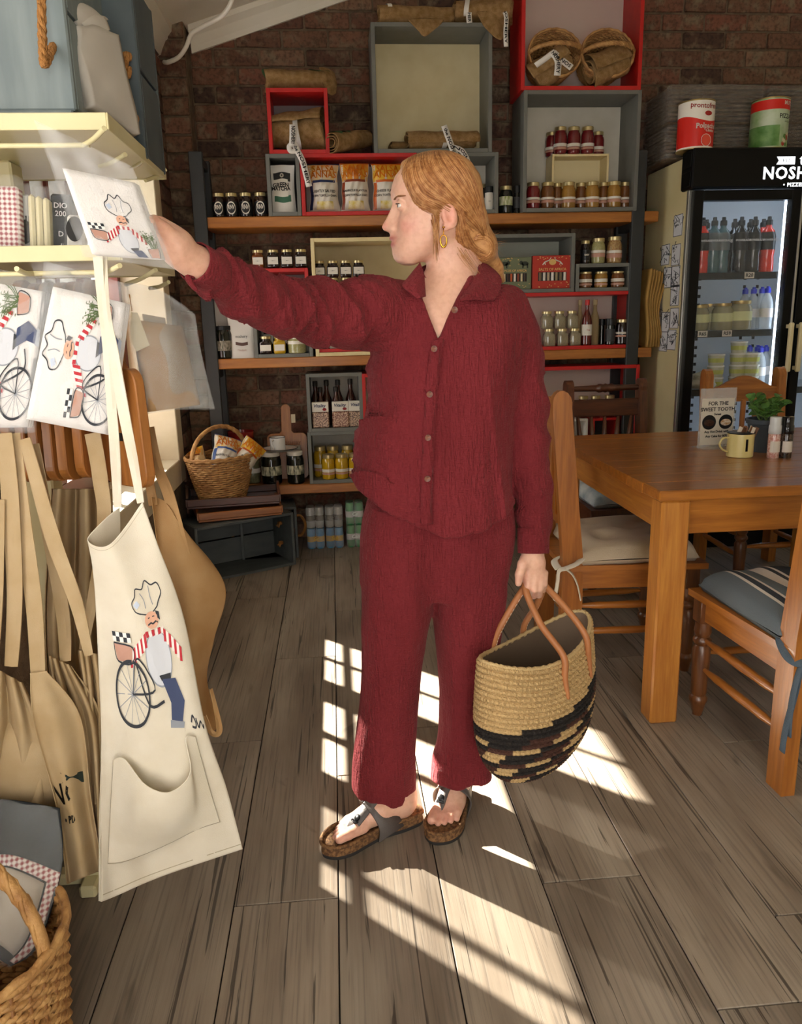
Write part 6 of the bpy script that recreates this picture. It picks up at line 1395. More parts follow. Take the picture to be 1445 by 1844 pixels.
# ---------------------------------------------------------------- tea towels in clear packets
def towel_pack(label, quad, Y, draw, grp, bag=None, th=.012, dY=(0, 0, 0, 0)):
    """quad: TL, TR, BR, BL pixels"""
    c = PX(*np.mean(quad, 0), Y); org = np.array(c); t = thing('packaged_towel', label, 'tea towel', c, group=grp)
    K = [PX(q[0], q[1], Y+d)-org for q, d in zip(quad, dY)]
    fn = lambda u, v: (K[0]*(1-u)+K[1]*u)*(1-v)+(K[3]*(1-u)+K[2]*u)*v+np.array([0, -.0035*math.sin(PI*u)*math.sin(PI*v), 0])
    for k in range(3):
        o = np.array([.002*k, th/3*k, -.001*k]); obj('folded_layer', G().add(*sheet(lambda u, v: fn(u, v)+o, 12, 12, th/3.3)).mesh('folded_layer', M_TOWEL, True, fix=False), t)
    if draw: print_on(fn, draw, t, th/3.3+.0012)
    if bag is not None:
        Kb = [PX(q[0], q[1], Y+d)-org for q, d in zip(bag, dY)]; w = lambda u, v: .0025*math.sin(u*19+v*7)+.002*math.sin(v*23-u*9)
        for s in (-1, 1): obj('clear_packet', G().add(*sheet(lambda u, v: (Kb[0]*(1-u)+Kb[1]*u)*(1-v)+(Kb[3]*(1-u)+Kb[2]*u)*v+np.array([0, (-.008 if s < 0 else th+.006)*math.sin(PI*min(1, max(0, u*.96+.02)))**.3+w(u, v), 0]), 30, 30, .0003)).mesh('clear_packet', M_POLY, True, fix=False), t)
    return t, fn
rotd = place(chef(), ((0, 1.0, -.02), (-1.0, 0, 1.02)))
up = place(chef(wheel=False), ((1.0, 0, .0), (0, 1.0, .17)))
rotq = [( .0, 1.0)]
towel_pack('packaged tea towel with chef print held in the raised hand', [(112, 303), (243, 330), (291, 466), (166, 458)], 1.352, up, 'chef tea towels', [(62, 216), (238, 300), (314, 485), (150, 462)], dY=(-.02, .02, .03, -.01))
towel_pack('packaged chef tea towel hanging at the front of the rack next to the strap', [(96, 516), (228, 546), (198, 783), (48, 754)], 1.395, rotd, 'chef tea towels', [(80, 470), (232, 512), (200, 783), (44, 752)], dY=(-.01, .01, .01, -.01))
towel_pack('packaged chef tea towel hanging at the left edge of the picture', [(-62, 500), (84, 526), (52, 768), (-100, 770)], 1.415, rotd, 'chef tea towels', [(-70, 470), (95, 505), (60, 780), (-104, 772)])
ctr = PX(200, 500, 1.39)
# standing packets on the lower tray
def standing(label, x0, x1, lean, Y, m, ht, extra=None, cat='packet', name='packaged_textile', zb=None):
    zb = z2t-LIP+.0045; a = PX(x0, 442, Y)[0]; b_ = PX(x1, 442, Y)[0]; t = thing(name, label, cat, ((a+b_)/2, Y, zb), 0, 'packets standing on the rack tray', rot=(-.10, lean, 0)); w = b_-a
    obj('folded_cloth', G().box(-w/2, w/2, -.004, .02, 0, ht, .004).mesh('folded_cloth', m), t)
    obj('clear_packet', G().box(-w/2-.003, w/2+.003, -.008, .024, -.0, ht+.018, .004).mesh('clear_packet', M_POLY), t)
    if extra: extra(t, w, ht)
    return t
def gingham(name, c):
    m, nt, N, L, b = node_mat(name); tc = N.new('ShaderNodeTexCoord'); w = []
    for ax in ('X', 'Z'):
        q = N.new('ShaderNodeTexWave'); q.bands_direction = ax; q.inputs['Scale'].default_value = 38; L.new(tc.outputs['Object'], q.inputs[0]); w.append(q.outputs['Fac'])
    ad = N.new('ShaderNodeMath'); L.new(w[0], ad.inputs[0]); L.new(w[1], ad.inputs[1]); r = N.new('ShaderNodeValToRGB'); r.color_ramp.elements[0].color = lin('#e6dcd6'); r.color_ramp.elements[1].color = lin(c); r.color_ramp.elements[0].position = .35; r.color_ramp.elements[1].position = .95
    hv = N.new('ShaderNodeMath'); hv.operation = 'MULTIPLY'; hv.inputs[1].default_value = .6; L.new(ad.outputs[0], hv.inputs[0]); L.new(hv.outputs[0], r.inputs[0]); L.new(r.outputs[0], b.inputs['Base Color']); b.inputs['Roughness'].default_value = .85; return m
M_GING = gingham('red_gingham', '#9b4a50')
def can_art(t, w, h):
    for q, r_ in (((0, .05), .014),): obj('print', G().lathe([(.8*r_, 0), (r_, .0004), (r_, .0008), (.8*r_, .0008)], 20).mesh('print', M_INK), t, (0, -.0085, q[1]), FRONT, scale=(1, 1.5, 1))
    for k in range(3): obj('print', G().box(-w*.3+k*.006, -w*.3+k*.006+.003, -.0052, -.0044, h*.55, h*.68).mesh('print', M_INK), t)
M_CREAMCL = mat('cream_cotton_stack', '#d6cda8', .85); M_BLKCL = mat('black_cotton', '#1d2226', .8); M_WHCL = mat('white_cotton_print', '#d9d7cf', .85)
standing('packet of red checked cloth standing at the far left of the tray', -40, 36, .05, 1.47, M_GING, .125)
standing('white cloth packet with can drawing beside the checked cloth', 36, 54, .06, 1.50, M_WHCL, .115, can_art)
for k, lab in enumerate(('leftmost', 'middle', 'rightmost')): standing(f'{lab} of the thin cream folded cloths standing on the tray', 52+13*k, 63+13*k, .05, 1.48, M_CREAMCL, .112-.003*k)
def chalk(t, w, h):
    for s, z in (('DIO', h*.82), ('200', h*.70), ('D', h*.4), ('di', h*.22)): obj('lettering', text_mesh(s, .013, M_TOWEL), t, (0, -.0048, z), FRONT)
standing('black cloth packet with white lettering on the tray', 90, 128, .07, 1.50, M_BLKCL, .115, chalk)
standing('white cloth packet with round can drawing behind the held towel', 118, 150, .09, 1.47, M_WHCL, .075, can_art)
standing('white lettered packet lying at the right end of the lower tray', 215, 262, .0, 1.62, M_WHCL, .012, lambda t, w, h: [obj('lettering', text_mesh('nosh', .014, M_INK), t, (0, -.006, .006), FRONT)])
# ---------------------------------------------------------------- grey crates with rope handles on the rack top, paper packets
M_CRATE = mat('blue_grey_wash', '#7e8887', .65, col2='#6c7778', nscale=10, stretch=(3, 3, .4)); M_ROPE = mat('rope', '#a2703a', .9, bump=.8, bscale=260, bstretch=(1, 1, .3)); M_CRATED = mat('dark_grey_wash', '#4a5356', .65, col2='#3e474a', nscale=10)
def rope(pts, r, parent, org, knots=()):
    g = G(); Q = catmull(pts, 40)
    for k in range(3):
        g.tube([q-org+.45*r*np.array([math.cos(i*.9+k*2.1), math.sin(i*.9+k*2.1), .3*math.sin(i*.9+k*2.1)]) for i, q in enumerate(Q)], r*.62, 6)
    for q in knots: g.add(*lathe([(0, -r*1.6), (r*1.5, -r), (r*1.8, 0), (r*1.5, r), (0, r*1.6)], 10), Matrix.Translation(tuple(np.array(q)-org)))
    return obj('rope_handle', g.mesh('rope_handle', M_ROPE, True), parent)
def crate(label, x0, x1, y0, y1, z0, h, m, rz=0, slats=2, th=.014):
    """open crate: two solid ends (low y and high y in its own frame) and slatted long sides"""
    w, d = x1-x0, y1-y0; t = thing('wooden_crate', label, 'crate', ((x0+x1)/2, (y0+y1)/2, z0), rz, 'grey crates with rope handles')
    for s in (-1, 1):
        obj('end_panel', G().box(-w/2, w/2, s*d/2-(th if s > 0 else 0), s*d/2+(0 if s > 0 else th), 0, h, .003).mesh('end_panel', m), t)
        sh = h/slats
        for k in range(slats): obj('slat', G().box(s*w/2-(th*.8 if s > 0 else 0), s*w/2+(0 if s > 0 else th*.8), -d/2+th, d/2-th, k*sh+.004, (k+1)*sh-.004, .002).mesh('slat', m), t)
    for k in range(3): obj('floor_slat', G().box(-w/2+.02+(w-.04)/3*k, -w/2+.02+(w-.04)/3*(k+1)-.006, -d/2+th, d/2-th, .0, .01, .001).mesh('floor_slat', m), t)
    return t
zt1 = z1t-LIP+.0045
bx = PX(133, 160, 1.44)[0]
cr = crate('blue grey crate with rope handle on the rack at the top left', -.84, bx, 1.44, 1.84, zt1+.028, .30, M_CRATE)
obj('base_board', G().box(-.2, .215, -.21, .20, -.026, -.001, .003).mesh('base_board', M_CRATE), cr, (0, 0, 0))
lo_ = np.array(cr.location); rope([PX(77, -60, 1.42), PX(75, 20, 1.40), PX(77, 80, 1.395), PX(80, 118, 1.40), PX(92, 92, 1.43), PX(95, 80, 1.445)], .0072, cr, lo_)
cr2 = crate('dark grey crate standing on its end behind the paper packets', PX(186, 100, 1.70)[0], PX(252, 100, 1.70)[0], 1.68, 1.86, zt1, .32, M_CRATED)
lo_ = np.array(cr2.location); rope([PX(229, 98, 1.67), PX(227, 112, 1.655), PX(222, 128, 1.65), PX(230, 138, 1.655), PX(232, 122, 1.66)], .006, cr2, lo_, [PX(228, 102, 1.668)]); rope([PX(241, 212, 1.67), PX(240, 222, 1.66), PX(241, 232, 1.668)], .006, cr2, lo_, [PX(241, 214, 1.668)])
M_PAPER = mat('grey_white_paper', '#b9b2a6', .7, col2='#aaa398', nscale=6)
def packet(label, quad, Y, m, th=.02, grp='paper packets on the rack', dY=(0, 0, 0, 0), film=True):
    c = np.array(PX(*np.mean(quad, 0), Y)); t = thing('paper_packet', label, 'packet', c, group=grp); K = [PX(q[0], q[1], Y+d)-c for q, d in zip(quad, dY)]
    fn = lambda u, v: (K[0]*(1-u)+K[1]*u)*(1-v)+(K[3]*(1-u)+K[2]*u)*v+np.array([0, -.012*math.sin(PI*u)*math.sin(PI*v)+.004*math.sin(7*u+9*v), 0])
    obj('paper_body', G().add(*sheet(fn, 16, 16, th)).mesh('paper_body', m, True, fix=False), t)
    if film: obj('clear_packet', G().add(*sheet(lambda u, v: fn(-.04+1.08*u, -.05+1.1*v)+np.array([0, -.006+.002*math.sin(31*u)*math.sin(27*v), 0]), 30, 30, .0003)).mesh('clear_packet', M_POLY, True, fix=False), t)
    return t
packet('upper pale paper packet leaning beside the blue grey crate', [(120, 18), (178, 42), (182, 66), (126, 52)], 1.52, M_PAPER, dY=(0, .08, .06, 0))
packet('large pale paper packet sloping down to the rack corner', [(124, 50), (196, 66), (238, 248), (152, 196)], 1.50, M_PAPER, dY=(0, .1, .1, -.02))
# ---------------------------------------------------------------- cutting boards hanging below
M_BOARD = wood('cherry_board', '#ab6f35', '#8a5424', 'Z', 5, .4, .15)
def board_mesh(w, h, th, hw=.045, hh=.11):
    o = []; r = .03
    for cx, cy, a0 in ((w/2-r, r, -PI/2), (w/2-r, h-r, 0)):
        o += [(cx+r*math.cos(a), cy+r*math.sin(a)) for a in np.linspace(a0, a0+PI/2, 7)]
    o += [(hw/2+.012, h), (hw/2, h+.014), (hw/2*.9, h+hh-.02)]+[(hw/2*math.cos(a), h+hh-.02+hw/2*math.sin(a)) for a in np.linspace(.2, PI-.2, 7)]+[(-hw/2*.9, h+hh-.02), (-hw/2, h+.014), (-hw/2-.012, h)]
    o += [(-x, y) for x, y in [(w/2-r+r*math.cos(a), h-r+r*math.sin(a)) for a in np.linspace(PI/2, 0, 7)]]+[(-x, y) for x, y in [(w/2-r+r*math.cos(a), r+r*math.sin(a)) for a in np.linspace(0, -PI/2, 7)]]
    me = G().prism(o, -th/2, th/2, 'Y').mesh('board', M_BOARD); bm = bmesh.new(); bm.from_mesh(me); bmesh.ops.bevel(bm, geom=[e for e in bm.edges if len(e.link_faces) == 2 and abs(e.link_faces[0].normal.dot(e.link_faces[1].normal)) < .3], offset=.002, segments=1, affect='EDGES'); bm.to_mesh(me); bm.free(); return me
bme = board_mesh(.20, .26, .019)
for k, (x, yb) in enumerate(((64, 872), (90, 876), (112, 874), (137, 874), (160, 872), (190, 868))):
    q = PX(x, yb, 1.475); q = (q[0]-.024, q[1]+.098, q[2]); th_ = thing('cutting_board', ('first', 'second', 'third', 'fourth', 'fifth', 'sixth')[k]+' wooden cutting board from the left hanging edge on under the towels', 'cutting board', q, 0, 'cutting boards on the rack', rot=(0, .06, PI/2-.22)); obj('board', bme, th_)
q = PX(236, 874, 1.47); cb = thing('cutting_board', 'wooden cutting board with burnt logo facing out beside the strap', 'cutting board', (q[0], q[1], q[2]), 0, 'cutting boards on the rack', rot=(0, -.05, -.85)); obj('board', board_mesh(.165, .215, .019), cb)
M_BURN = mat('burnt_mark', '#6b3a16', .8)
for s, z, sz in (('THE', .18, .018), ('NOSHERY', .158, .016), ('SOHO', .142, .008)): obj('lettering', text_mesh(s, sz, M_BURN), cb, (.0, -.0105, z), FRONT)
obj('barcode_sticker', G().box(-.012, .012, -.0108, -.0100, .085, .10).mesh('barcode_sticker', M_INK), cb)
# clear bag with cardboard
cbg = thing('clear_bag', 'clear plastic bag holding a folded cardboard box on the rack hook', 'bag', PX(300, 620, 1.5)); org = np.array(cbg.location)
kq = [PX(236, 578, 1.49)-org, PX(316, 590, 1.56)-org, PX(348, 730, 1.56)-org, PX(262, 742, 1.48)-org]
cdb = lambda u, v: (kq[0]*(1-u)+kq[1]*u)*(1-v)+(kq[3]*(1-u)+kq[2]*u)*v
M_CARD = mat('brown_cardboard', '#b08d63', .8, col2='#a58058', nscale=10)
obj('cardboard', G().add(*sheet(lambda u, v: cdb(u, v)+np.array([0, -.006*math.sin(PI*u), 0]), 12, 12, .02)).mesh('cardboard', M_CARD, True, fix=False), cbg); obj('cardboard_flap', G().add(*sheet(lambda u, v: cdb(.30+.5*u, -.10+.18*v)+np.array([0, -.010, 0]), 6, 6, .003)).mesh('cardboard_flap', M_CARD), cbg)
fb = rows_fn([[(225, 508, 1.47), (280, 520, 1.50), (350, 566, 1.55)], [(232, 600, 1.465), (300, 610, 1.47), (362, 640, 1.55)], [(262, 746, 1.465), (320, 738, 1.48), (386, 738, 1.55)]], lambda u, v: .004*math.sin(14*u+6*v)+.003*math.sin(21*v))
for s in (0, 1): obj('clear_plastic', G().add(*sheet(lambda u, v: fb(u, v)-org+np.array([0, .038*s*math.sin(PI*min(.98, max(.02, u)))**.4, 0]), 34, 34, .0004)).mesh('clear_plastic', mat('clear_bag_plastic', '#eef1ee', .14, alpha=.11, bump=.8, bscale=18, bdist=.02), True, fix=False), cbg)
hgt = thing('hang_tag', 'small paper swing tag hanging beside the clear bag', 'tag', PX(252, 610, 1.47)); org = np.array(hgt.location)
ft = rows_fn([[(236, 562, 1.468), (248, 563, 1.47)], [(236, 610, 1.466), (266, 612, 1.47)], [(246, 633, 1.464), (270, 622, 1.468)]]); obj('paper_tag', G().add(*sheet(lambda u, v: ft(u, v)-org, 6, 10, .0006)).mesh('paper_tag', mat('tag_paper', '#cdbf9e', .7)), hgt)
obj('cord', G().tube([PX(233, 530, 1.47)-org, PX(238, 560, 1.468)-org], .001, 5).mesh('cord', M_ROPE), hgt)
# ---------------------------------------------------------------- aprons
def apron(label, name='apron'): t = thing(name, label, 'apron', PX(200, 1200, 1.36), group='aprons hanging from the rack'); return t, np.array(t.location)
# the white one with the cook on a bicycle
t, org = apron('off white apron with cook on bicycle print hanging in front of the rack')
fold = lambda u, v: .012*math.sin(9*u+2)*v+.012*math.sin(5*u*v+1)*v+.006*math.sin(23*u+4*v)*max(0, u-.4)+.004*math.sin(41*u-6*v)*max(0, v-.2)
ft_ = rows_fn([[(216, 914, 1.395), (190, 935, 1.375), (159, 972, 1.345), (198, 980, 1.315), (257, 904, 1.325)], [(216, 990, 1.40), (190, 1000, 1.38), (170, 1030, 1.35), (222, 1045, 1.315), (284, 980, 1.33)], [(200, 1120, 1.39), (186, 1130, 1.37), (180, 1130, 1.35), (250, 1140, 1.31), (330, 1110, 1.345)], [(196, 1290, 1.38), (188, 1300, 1.36), (189, 1300, 1.345), (270, 1300, 1.315), (368, 1300, 1.35)], [(192, 1450, 1.37), (186, 1470, 1.355), (188, 1470, 1.34), (290, 1450, 1.31), (408, 1420, 1.35)], [(196, 1600, 1.36), (187, 1612, 1.35), (187, 1622, 1.335), (290, 1578, 1.315), (437, 1528, 1.345)]], fold)
fa = lambda u, v: ft_(u, v)-org
obj('bib_and_skirt', G().add(*sheet(fa, 90, 110, .0018)).mesh('bib_and_skirt', M_WAPRON, True, fix=False), t)
print_on(fa, place([q for q in chef(plant=False)], ((.43, .0, .57), (0, .37, .235))), t, .0026)
print_on(fa, [('s', '#2f3238', .003, [(.925, .60), (.935, .585), (.945, .60), (.94, .612), (.925, .61)]), ('s', '#2f3238', .003, [(.95, .59), (.955, .612), (.97, .598), (.98, .614), (.985, .605)])], t, .0022)
fp = rows_fn([[(205, 1368, 1.325), (225, 1366, 1.31), (262, 1412, 1.275), (305, 1426, 1.268), (342, 1392, 1.285), (334, 1330, 1.305), (352, 1326, 1.318)], [(200, 1450, 1.32), (222, 1450, 1.305), (255, 1470, 1.275), (305, 1480, 1.27), (345, 1450, 1.285), (355, 1420, 1.305), (375, 1410, 1.318)], [(194, 1555, 1.315), (220, 1553, 1.31), (255, 1540, 1.302), (300, 1520, 1.30), (340, 1500, 1.305), (370, 1488, 1.31), (397, 1480, 1.32)]])
obj('pocket', G().add(*sheet(lambda u, v: fp(u, v)-org, 60, 40, .0018)).mesh('pocket', M_WAPRON, True, fix=False), t)
print_on(lambda u, v: fp(u, v)-org, [('s', '#9a8f78', .0035, [(.012, .01), (.012, .5), (.012, .985)]), ('s', '#9a8f78', .006, [(.012, .985), (.3, .985), (.7, .985), (.988, .985)]), ('s', '#9a8f78', .0035, [(.988, .985), (.988, .5), (.988, .01)])], t, .0024, 'stitch_line')
print_on(fa, [('s', '#b5a98c', .0018, [(.5, .975), (.65, .972), (.8, .972), (.998, .972)]), ('s', '#b5a98c', .0018, [(.5, .028), (.65, .03), (.8, .03), (.998, .03)])], t, .0024, 'stitch_line')
ribbon('neck_strap', [(176, 462, 1.345), (182, 540, 1.34), (192, 620, 1.338), (200, 720, 1.34), (207, 820, 1.345), (212, 914, 1.375)], [9, 7, 8, 9, 9, 7], M_WAPRON, t, org); ribbon('neck_strap', [(186, 462, 1.35), (192, 560, 1.335), (205, 640, 1.33), (222, 740, 1.33), (240, 830, 1.328), (253, 906, 1.328)], [6, 7, 9, 10, 9, 6], M_WAPRON, t, org)
ribbon('tie_tail', [(368, 1290, 1.36), (382, 1320, 1.362), (396, 1312, 1.37), (380, 1240, 1.37)], [3, 5, 5, 3], M_SUNWARM, t, org)
# beige ones at the left
def plain(label, rows, straps, m=M_BEIGE, f_=None, pr=None, seed=0):
    t, org = apron(label); r = random.Random(seed); p1, p2 = r.uniform(0, 6), r.uniform(0, 6)
    fold = f_ or (lambda u, v: .016*math.sin(14*u+p1)*(.4+.6*v)+.008*math.sin(27*u+p2+3*v)); o, fn = cloth('bib_and_skirt', rows, m, t, org, fold, 56, 60)
    for s in straps: ribbon('neck_strap', s[0], s[1], m, t, org)
    if pr: pr(t, fn)
    return t
plain('beige apron farthest left with its body cut off by the picture edge', [[(-30, 1190, 1.36), (40, 1230, 1.37)], [(-60, 1350, 1.35), (90, 1340, 1.37)], [(-90, 1500, 1.35), (100, 1450, 1.38)]], [([(8, 780, 1.40), (18, 900, 1.39), (26, 1060, 1.37), (20, 1200, 1.365)], [13, 16, 14, 12]), ([(-6, 900, 1.39), (-8, 1050, 1.37), (-16, 1200, 1.36)], [14, 14, 12])], seed=1)
def noshery(t, fn):
    for s, u0, v0, sz in (('NO', .05, .63, .05), ('• PIZ', .25, .73, .016)):
        me = text_mesh(s, sz, M_INK, bold=.001, spacing=1.1, align='LEFT').copy(); 
        for v in me.vertices:
            u_, v_ = u0+v.co.x*7.5, v0-v.co.y*2.3; e = np.array(fn(min(max(u_, 0), 1), min(max(v_, 0), 1))); v.co = Vector(tuple(e+np.array([0, -.0022, 0])))
        obj('lettering', me, t)
    print_on(fn, [('p', '#1d2a24', [(.35, .545), (.80, .55), (.80, .59), (.35, .585), (.45, .567)])], t, .0022)
plain('beige apron with black lettering hanging left of the white apron', [[(54, 1212, 1.355), (84, 1208, 1.36)], [(60, 1300, 1.34), (145, 1290, 1.37)], [(100, 1450, 1.335), (165, 1440, 1.37)], [(120, 1592, 1.335), (186, 1565, 1.37)]], [([(22, 780, 1.41), (38, 920, 1.39), (60, 1080, 1.37), (68, 1212, 1.36)], [14, 15, 15, 13]), ([(44, 790, 1.40), (92, 960, 1.39), (135, 1080, 1.38), (160, 1180, 1.38)], [10, 14, 12, 8])], f_=lambda u, v: .018*math.sin(9*u+.5)*v, pr=noshery, seed=2)
plain('beige apron behind the lettered one with a folded top edge', [[(88, 1180, 1.40), (130, 1200, 1.40)], [(110, 1300, 1.39), (182, 1290, 1.41)], [(140, 1440, 1.39), (190, 1420, 1.41)], [(158, 1560, 1.39), (190, 1560, 1.41)]], [([(60, 800, 1.43), (88, 960, 1.42), (112, 1100, 1.41), (118, 1190, 1.40)], [10, 13, 12, 10])], seed=3)
plain('beige apron just left of the white apron with a crumpled bib', [[(140, 1170, 1.415), (186, 1180, 1.42)], [(150, 1240, 1.41), (194, 1230, 1.42)], [(160, 1330, 1.41), (194, 1320, 1.42)], [(168, 1450, 1.41), (192, 1440, 1.42)]], [([(166, 780, 1.46), (180, 860, 1.45), (186, 960, 1.44), (150, 1170, 1.42)], [14, 14, 12, 8])], seed=4)
plain('shaded beige apron deep between the straps under the boards', [[(92, 880, 1.56), (200, 880, 1.56)], [(86, 980, 1.56), (206, 980, 1.56)], [(80, 1120, 1.55), (212, 1120, 1.55)], [(90, 1300, 1.54), (212, 1300, 1.54)]], [], f_=lambda u, v: .03*math.sin(17*u+1)+.012*math.sin(31*u), seed=5)
plain('big beige apron folded wide at the bottom left above the basket', [[(-40, 1270, 1.39), (60, 1310, 1.38)], [(-60, 1330, 1.37), (96, 1360, 1.36)], [(-80, 1440, 1.37), (104, 1430, 1.37)], [(-80, 1480, 1.40), (104, 1470, 1.40)]], [], f_=lambda u, v: .02*math.sin(6*u+1.2)*v, seed=6)
plain('beige apron tinted with sun glow at the right end of the rack', [[(272, 895, 1.50), (300, 905, 1.50), (330, 955, 1.50)], [(285, 1000, 1.47), (330, 1010, 1.47), (404, 1053, 1.52)], [(300, 1130, 1.47), (340, 1140, 1.46), (385, 1150, 1.50)], [(318, 1220, 1.46), (350, 1250, 1.45), (372, 1225, 1.48)], [(340, 1310, 1.44), (370, 1320, 1.43), (397, 1310, 1.46)]], [([(268, 770, 1.52), (284, 840, 1.505), (306, 900, 1.495), (330, 1000, 1.47)], [9, 9, 10, 13]), ([(262, 800, 1.53), (268, 860, 1.52), (276, 910, 1.50)], [7, 8, 8])], m=M_SUNWARM, f_=lambda u, v: .012*math.sin(6*u+2*v), seed=7)
# ---------------------------------------------------------------- wicker baskets
M_WICK = mat('wicker', '#c79a60', .6, col2='#9c6f40', nscale=30, bump=.3, bscale=200); M_WICKD = mat('wicker_dark', '#8a5c30', .6)
def basket(label, loc, rt, rb, h, rows, stakes, hh, rz=0, sy=.85, wr=None, loopw=1.0):
    t = thing('wicker_basket', label, 'basket', loc, rz, 'wicker baskets'); wr = wr or h/rows*.5; g = G(); n = stakes*4
    for i in range(rows):
        z = h*(i+.5)/rows; R_ = rb+(rt-rb)*(z/h)**.8
        g.tube([((R_+wr*.5*math.cos(PI*(j*.5+i)))*math.cos(2*PI*j/n), sy*(R_+wr*.5*math.cos(PI*(j*.5+i)))*math.sin(2*PI*j/n), z+wr*.25*math.sin(j*.9+i*2.3)) for j in range(n)], wr*1.05, 5, closed=True)
    w = obj('weave', g.mesh('weave', M_WICK, True), t); w['kind'] = 'stuff'
    g = G()
    for j in range(stakes): a = 2*PI*(j+.5)/stakes; g.tube([(rb*math.cos(a), sy*rb*math.sin(a), 0), ((rb+rt)/2*1.02*math.cos(a), sy*(rb+rt)/2*1.02*math.sin(a), h*.5), (rt*math.cos(a), sy*rt*math.sin(a), h)], wr*.8, 5)
    s = obj('stakes', g.mesh('stakes', M_WICKD, True), t); s['kind'] = 'stuff'
    for k in range(2): obj('rim', G().tube([((rt+.004)*math.cos(a), sy*(rt+.004)*math.sin(a), h+wr*(k*1.3)+wr*.5*math.sin(a*20+k*3)) for a in np.linspace(0, 2*PI, 97)[:-1]], wr*1.3, 7, closed=True).mesh('rim', M_WICK, True), t)
    obj('base', G().lathe([(0, .001), (rb, .001), (rb, .012), (0, .012)], 24).mesh('base', M_WICKD), t, scale=(1, sy, 1))
    P = [(rt*loopw*math.cos(a), 0, h+hh*math.sin(a)) for a in np.linspace(0, PI, 40)]; hd = obj('handle', G().tube(P, wr*1.9, 8).mesh('handle', M_WICK, True), t)
    g = G()
    for k in range(3): g.tube([np.array(p_)+wr*1.9*np.array([.5*math.cos(i*.8+k*2.1)*abs(math.sin(i/39*PI)), math.sin(i*.8+k*2.1), .8*math.cos(i*.8+k*2.1)]) for i, p_ in enumerate(P)], wr*.7, 5)
    obj('handle_binding', g.mesh('handle_binding', M_WICK, True), hd); return t
bk = basket('wicker basket with twisted handle on the floor in the bottom left corner', (-.672, 1.16, 0.0), .165, .135, .30, 26, 34, .19, -.25, 1.0, loopw=.97)
M_PKT = mat('sealed_film', '#e8ecec', .1, alpha=.07, bump=.9, bscale=22, bdist=.02)
pk_ = thing('packaged_apron', 'folded black and checked apron in clear film inside the floor basket', 'apron', PX(20, 1600, 1.24)); org = np.array(pk_.location)
f0 = rows_fn([[(-60, 1440, 1.32), (20, 1440, 1.32), (108, 1455, 1.32)], [(-60, 1540, 1.29), (20, 1530, 1.28), (112, 1560, 1.29)], [(-60, 1640, 1.24), (0, 1640, 1.23), (70, 1700, 1.22)], [(-60, 1720, 1.20), (-20, 1720, 1.19), (20, 1740, 1.19)]])
obj('black_cloth', G().add(*sheet(lambda u, v: f0(u, v)-org, 20, 20, .003)).mesh('black_cloth', M_BLKCL, True, fix=False), pk_)
obj('checked_border', G().add(*sheet(lambda u, v: f0(u, .36+.06*v)-org+np.array([0, -.004, .002]), 20, 4, .002)).mesh('checked_border', M_GING, True, fix=False), pk_); obj('checked_border', G().add(*sheet(lambda u, v: f0(.86+.1*u, .42+.5*v)-org+np.array([0, -.004, .002]), 4, 16, .002)).mesh('checked_border', M_GING, True, fix=False), pk_)
obj('printed_panel', G().add(*sheet(lambda u, v: f0(.02+.82*u, .43+.42*v)-org+np.array([0, -.004, .002]), 12, 12, .002)).mesh('printed_panel', mat('grey_linen', '#b9aea0', .8, col2='#a89c8c', nscale=12), True, fix=False), pk_)
for s, u_, v_ in (('in.', .42, .52), ('le', .42, .60), ('n', .40, .74)):
    me = text_mesh(s, .03, mat('grey_ink', '#5a544c', .7)).copy()
    for v in me.vertices: v.co = Vector(tuple(np.array(f0(u_+v.co.x*4, v_-v.co.y*2.2))-org+np.array([0, -.0065, .0035])))
    obj('lettering', me, pk_)
obj('clear_film', G().add(*sheet(lambda u, v: f0(-.02+1.04*u, v)-org+np.array([0, -.012+.004*math.sin(17*u+11*v), .006]), 40, 40, .0004)).mesh('clear_film', M_PKT, True, fix=False), pk_)
# ================================================================ goods on the shelves
M_LIDG = mat('gold_lid_jar', '#c9b98a', .3, .8); M_LIDW = mat('white_lid', '#dcd8cc', .4); M_LIDB = mat('black_lid', '#161719', .4)
M_LABW = mat('paper_label', '#ddd8cc', .6); M_LABP = mat('rose_label', '#b98a78', .6)
def glassy(name, c, c2=None, ns=30): return mat(name, c, .12, coat=.6, col2=c2, nscale=ns)
JP = [(0, 0), (.86, 0), (.97, .03), (1, .08), (1, .66), (.93, .76), (.80, .83), (.80, .86)]
JL = [(.80, .855), (.88, .86), (.88, .985), (.84, 1.0), (0, 1.0)]
_jm = {}
def jar_mesh(kind):
    if kind in _jm: return _jm[kind]
    n = 20
    if kind == 'round': b = G().lathe(JP, n).mesh('glass_body', None, auto=45)
    elif kind == 'wide': b = G().lathe([(0, 0), (.9, 0), (1, .05), (1, .74), (.9, .84), (.86, .88)], n).mesh('glass_body', None, auto=45)
    elif kind == 'square': b = G().box(-.92, .92, -.92, .92, 0, .72, .12).lathe([(.80, .72), (.74, .80), (.74, .86)], n).mesh('glass_body', None, auto=45)
    elif kind == 'tall': b = G().lathe([(0, 0), (.95, 0), (1, .03), (1, .50), (.92, .58), (.45, .74), (.38, .78), (.38, .90)], n).mesh('glass_body', None, auto=45)
    elif kind == 'tub': b = G().lathe([(0, 0), (.95, 0), (1, .02), (1, .72), (.96, .76)], n).mesh('glass_body', None, auto=45)
    _jm[kind] = b; return b
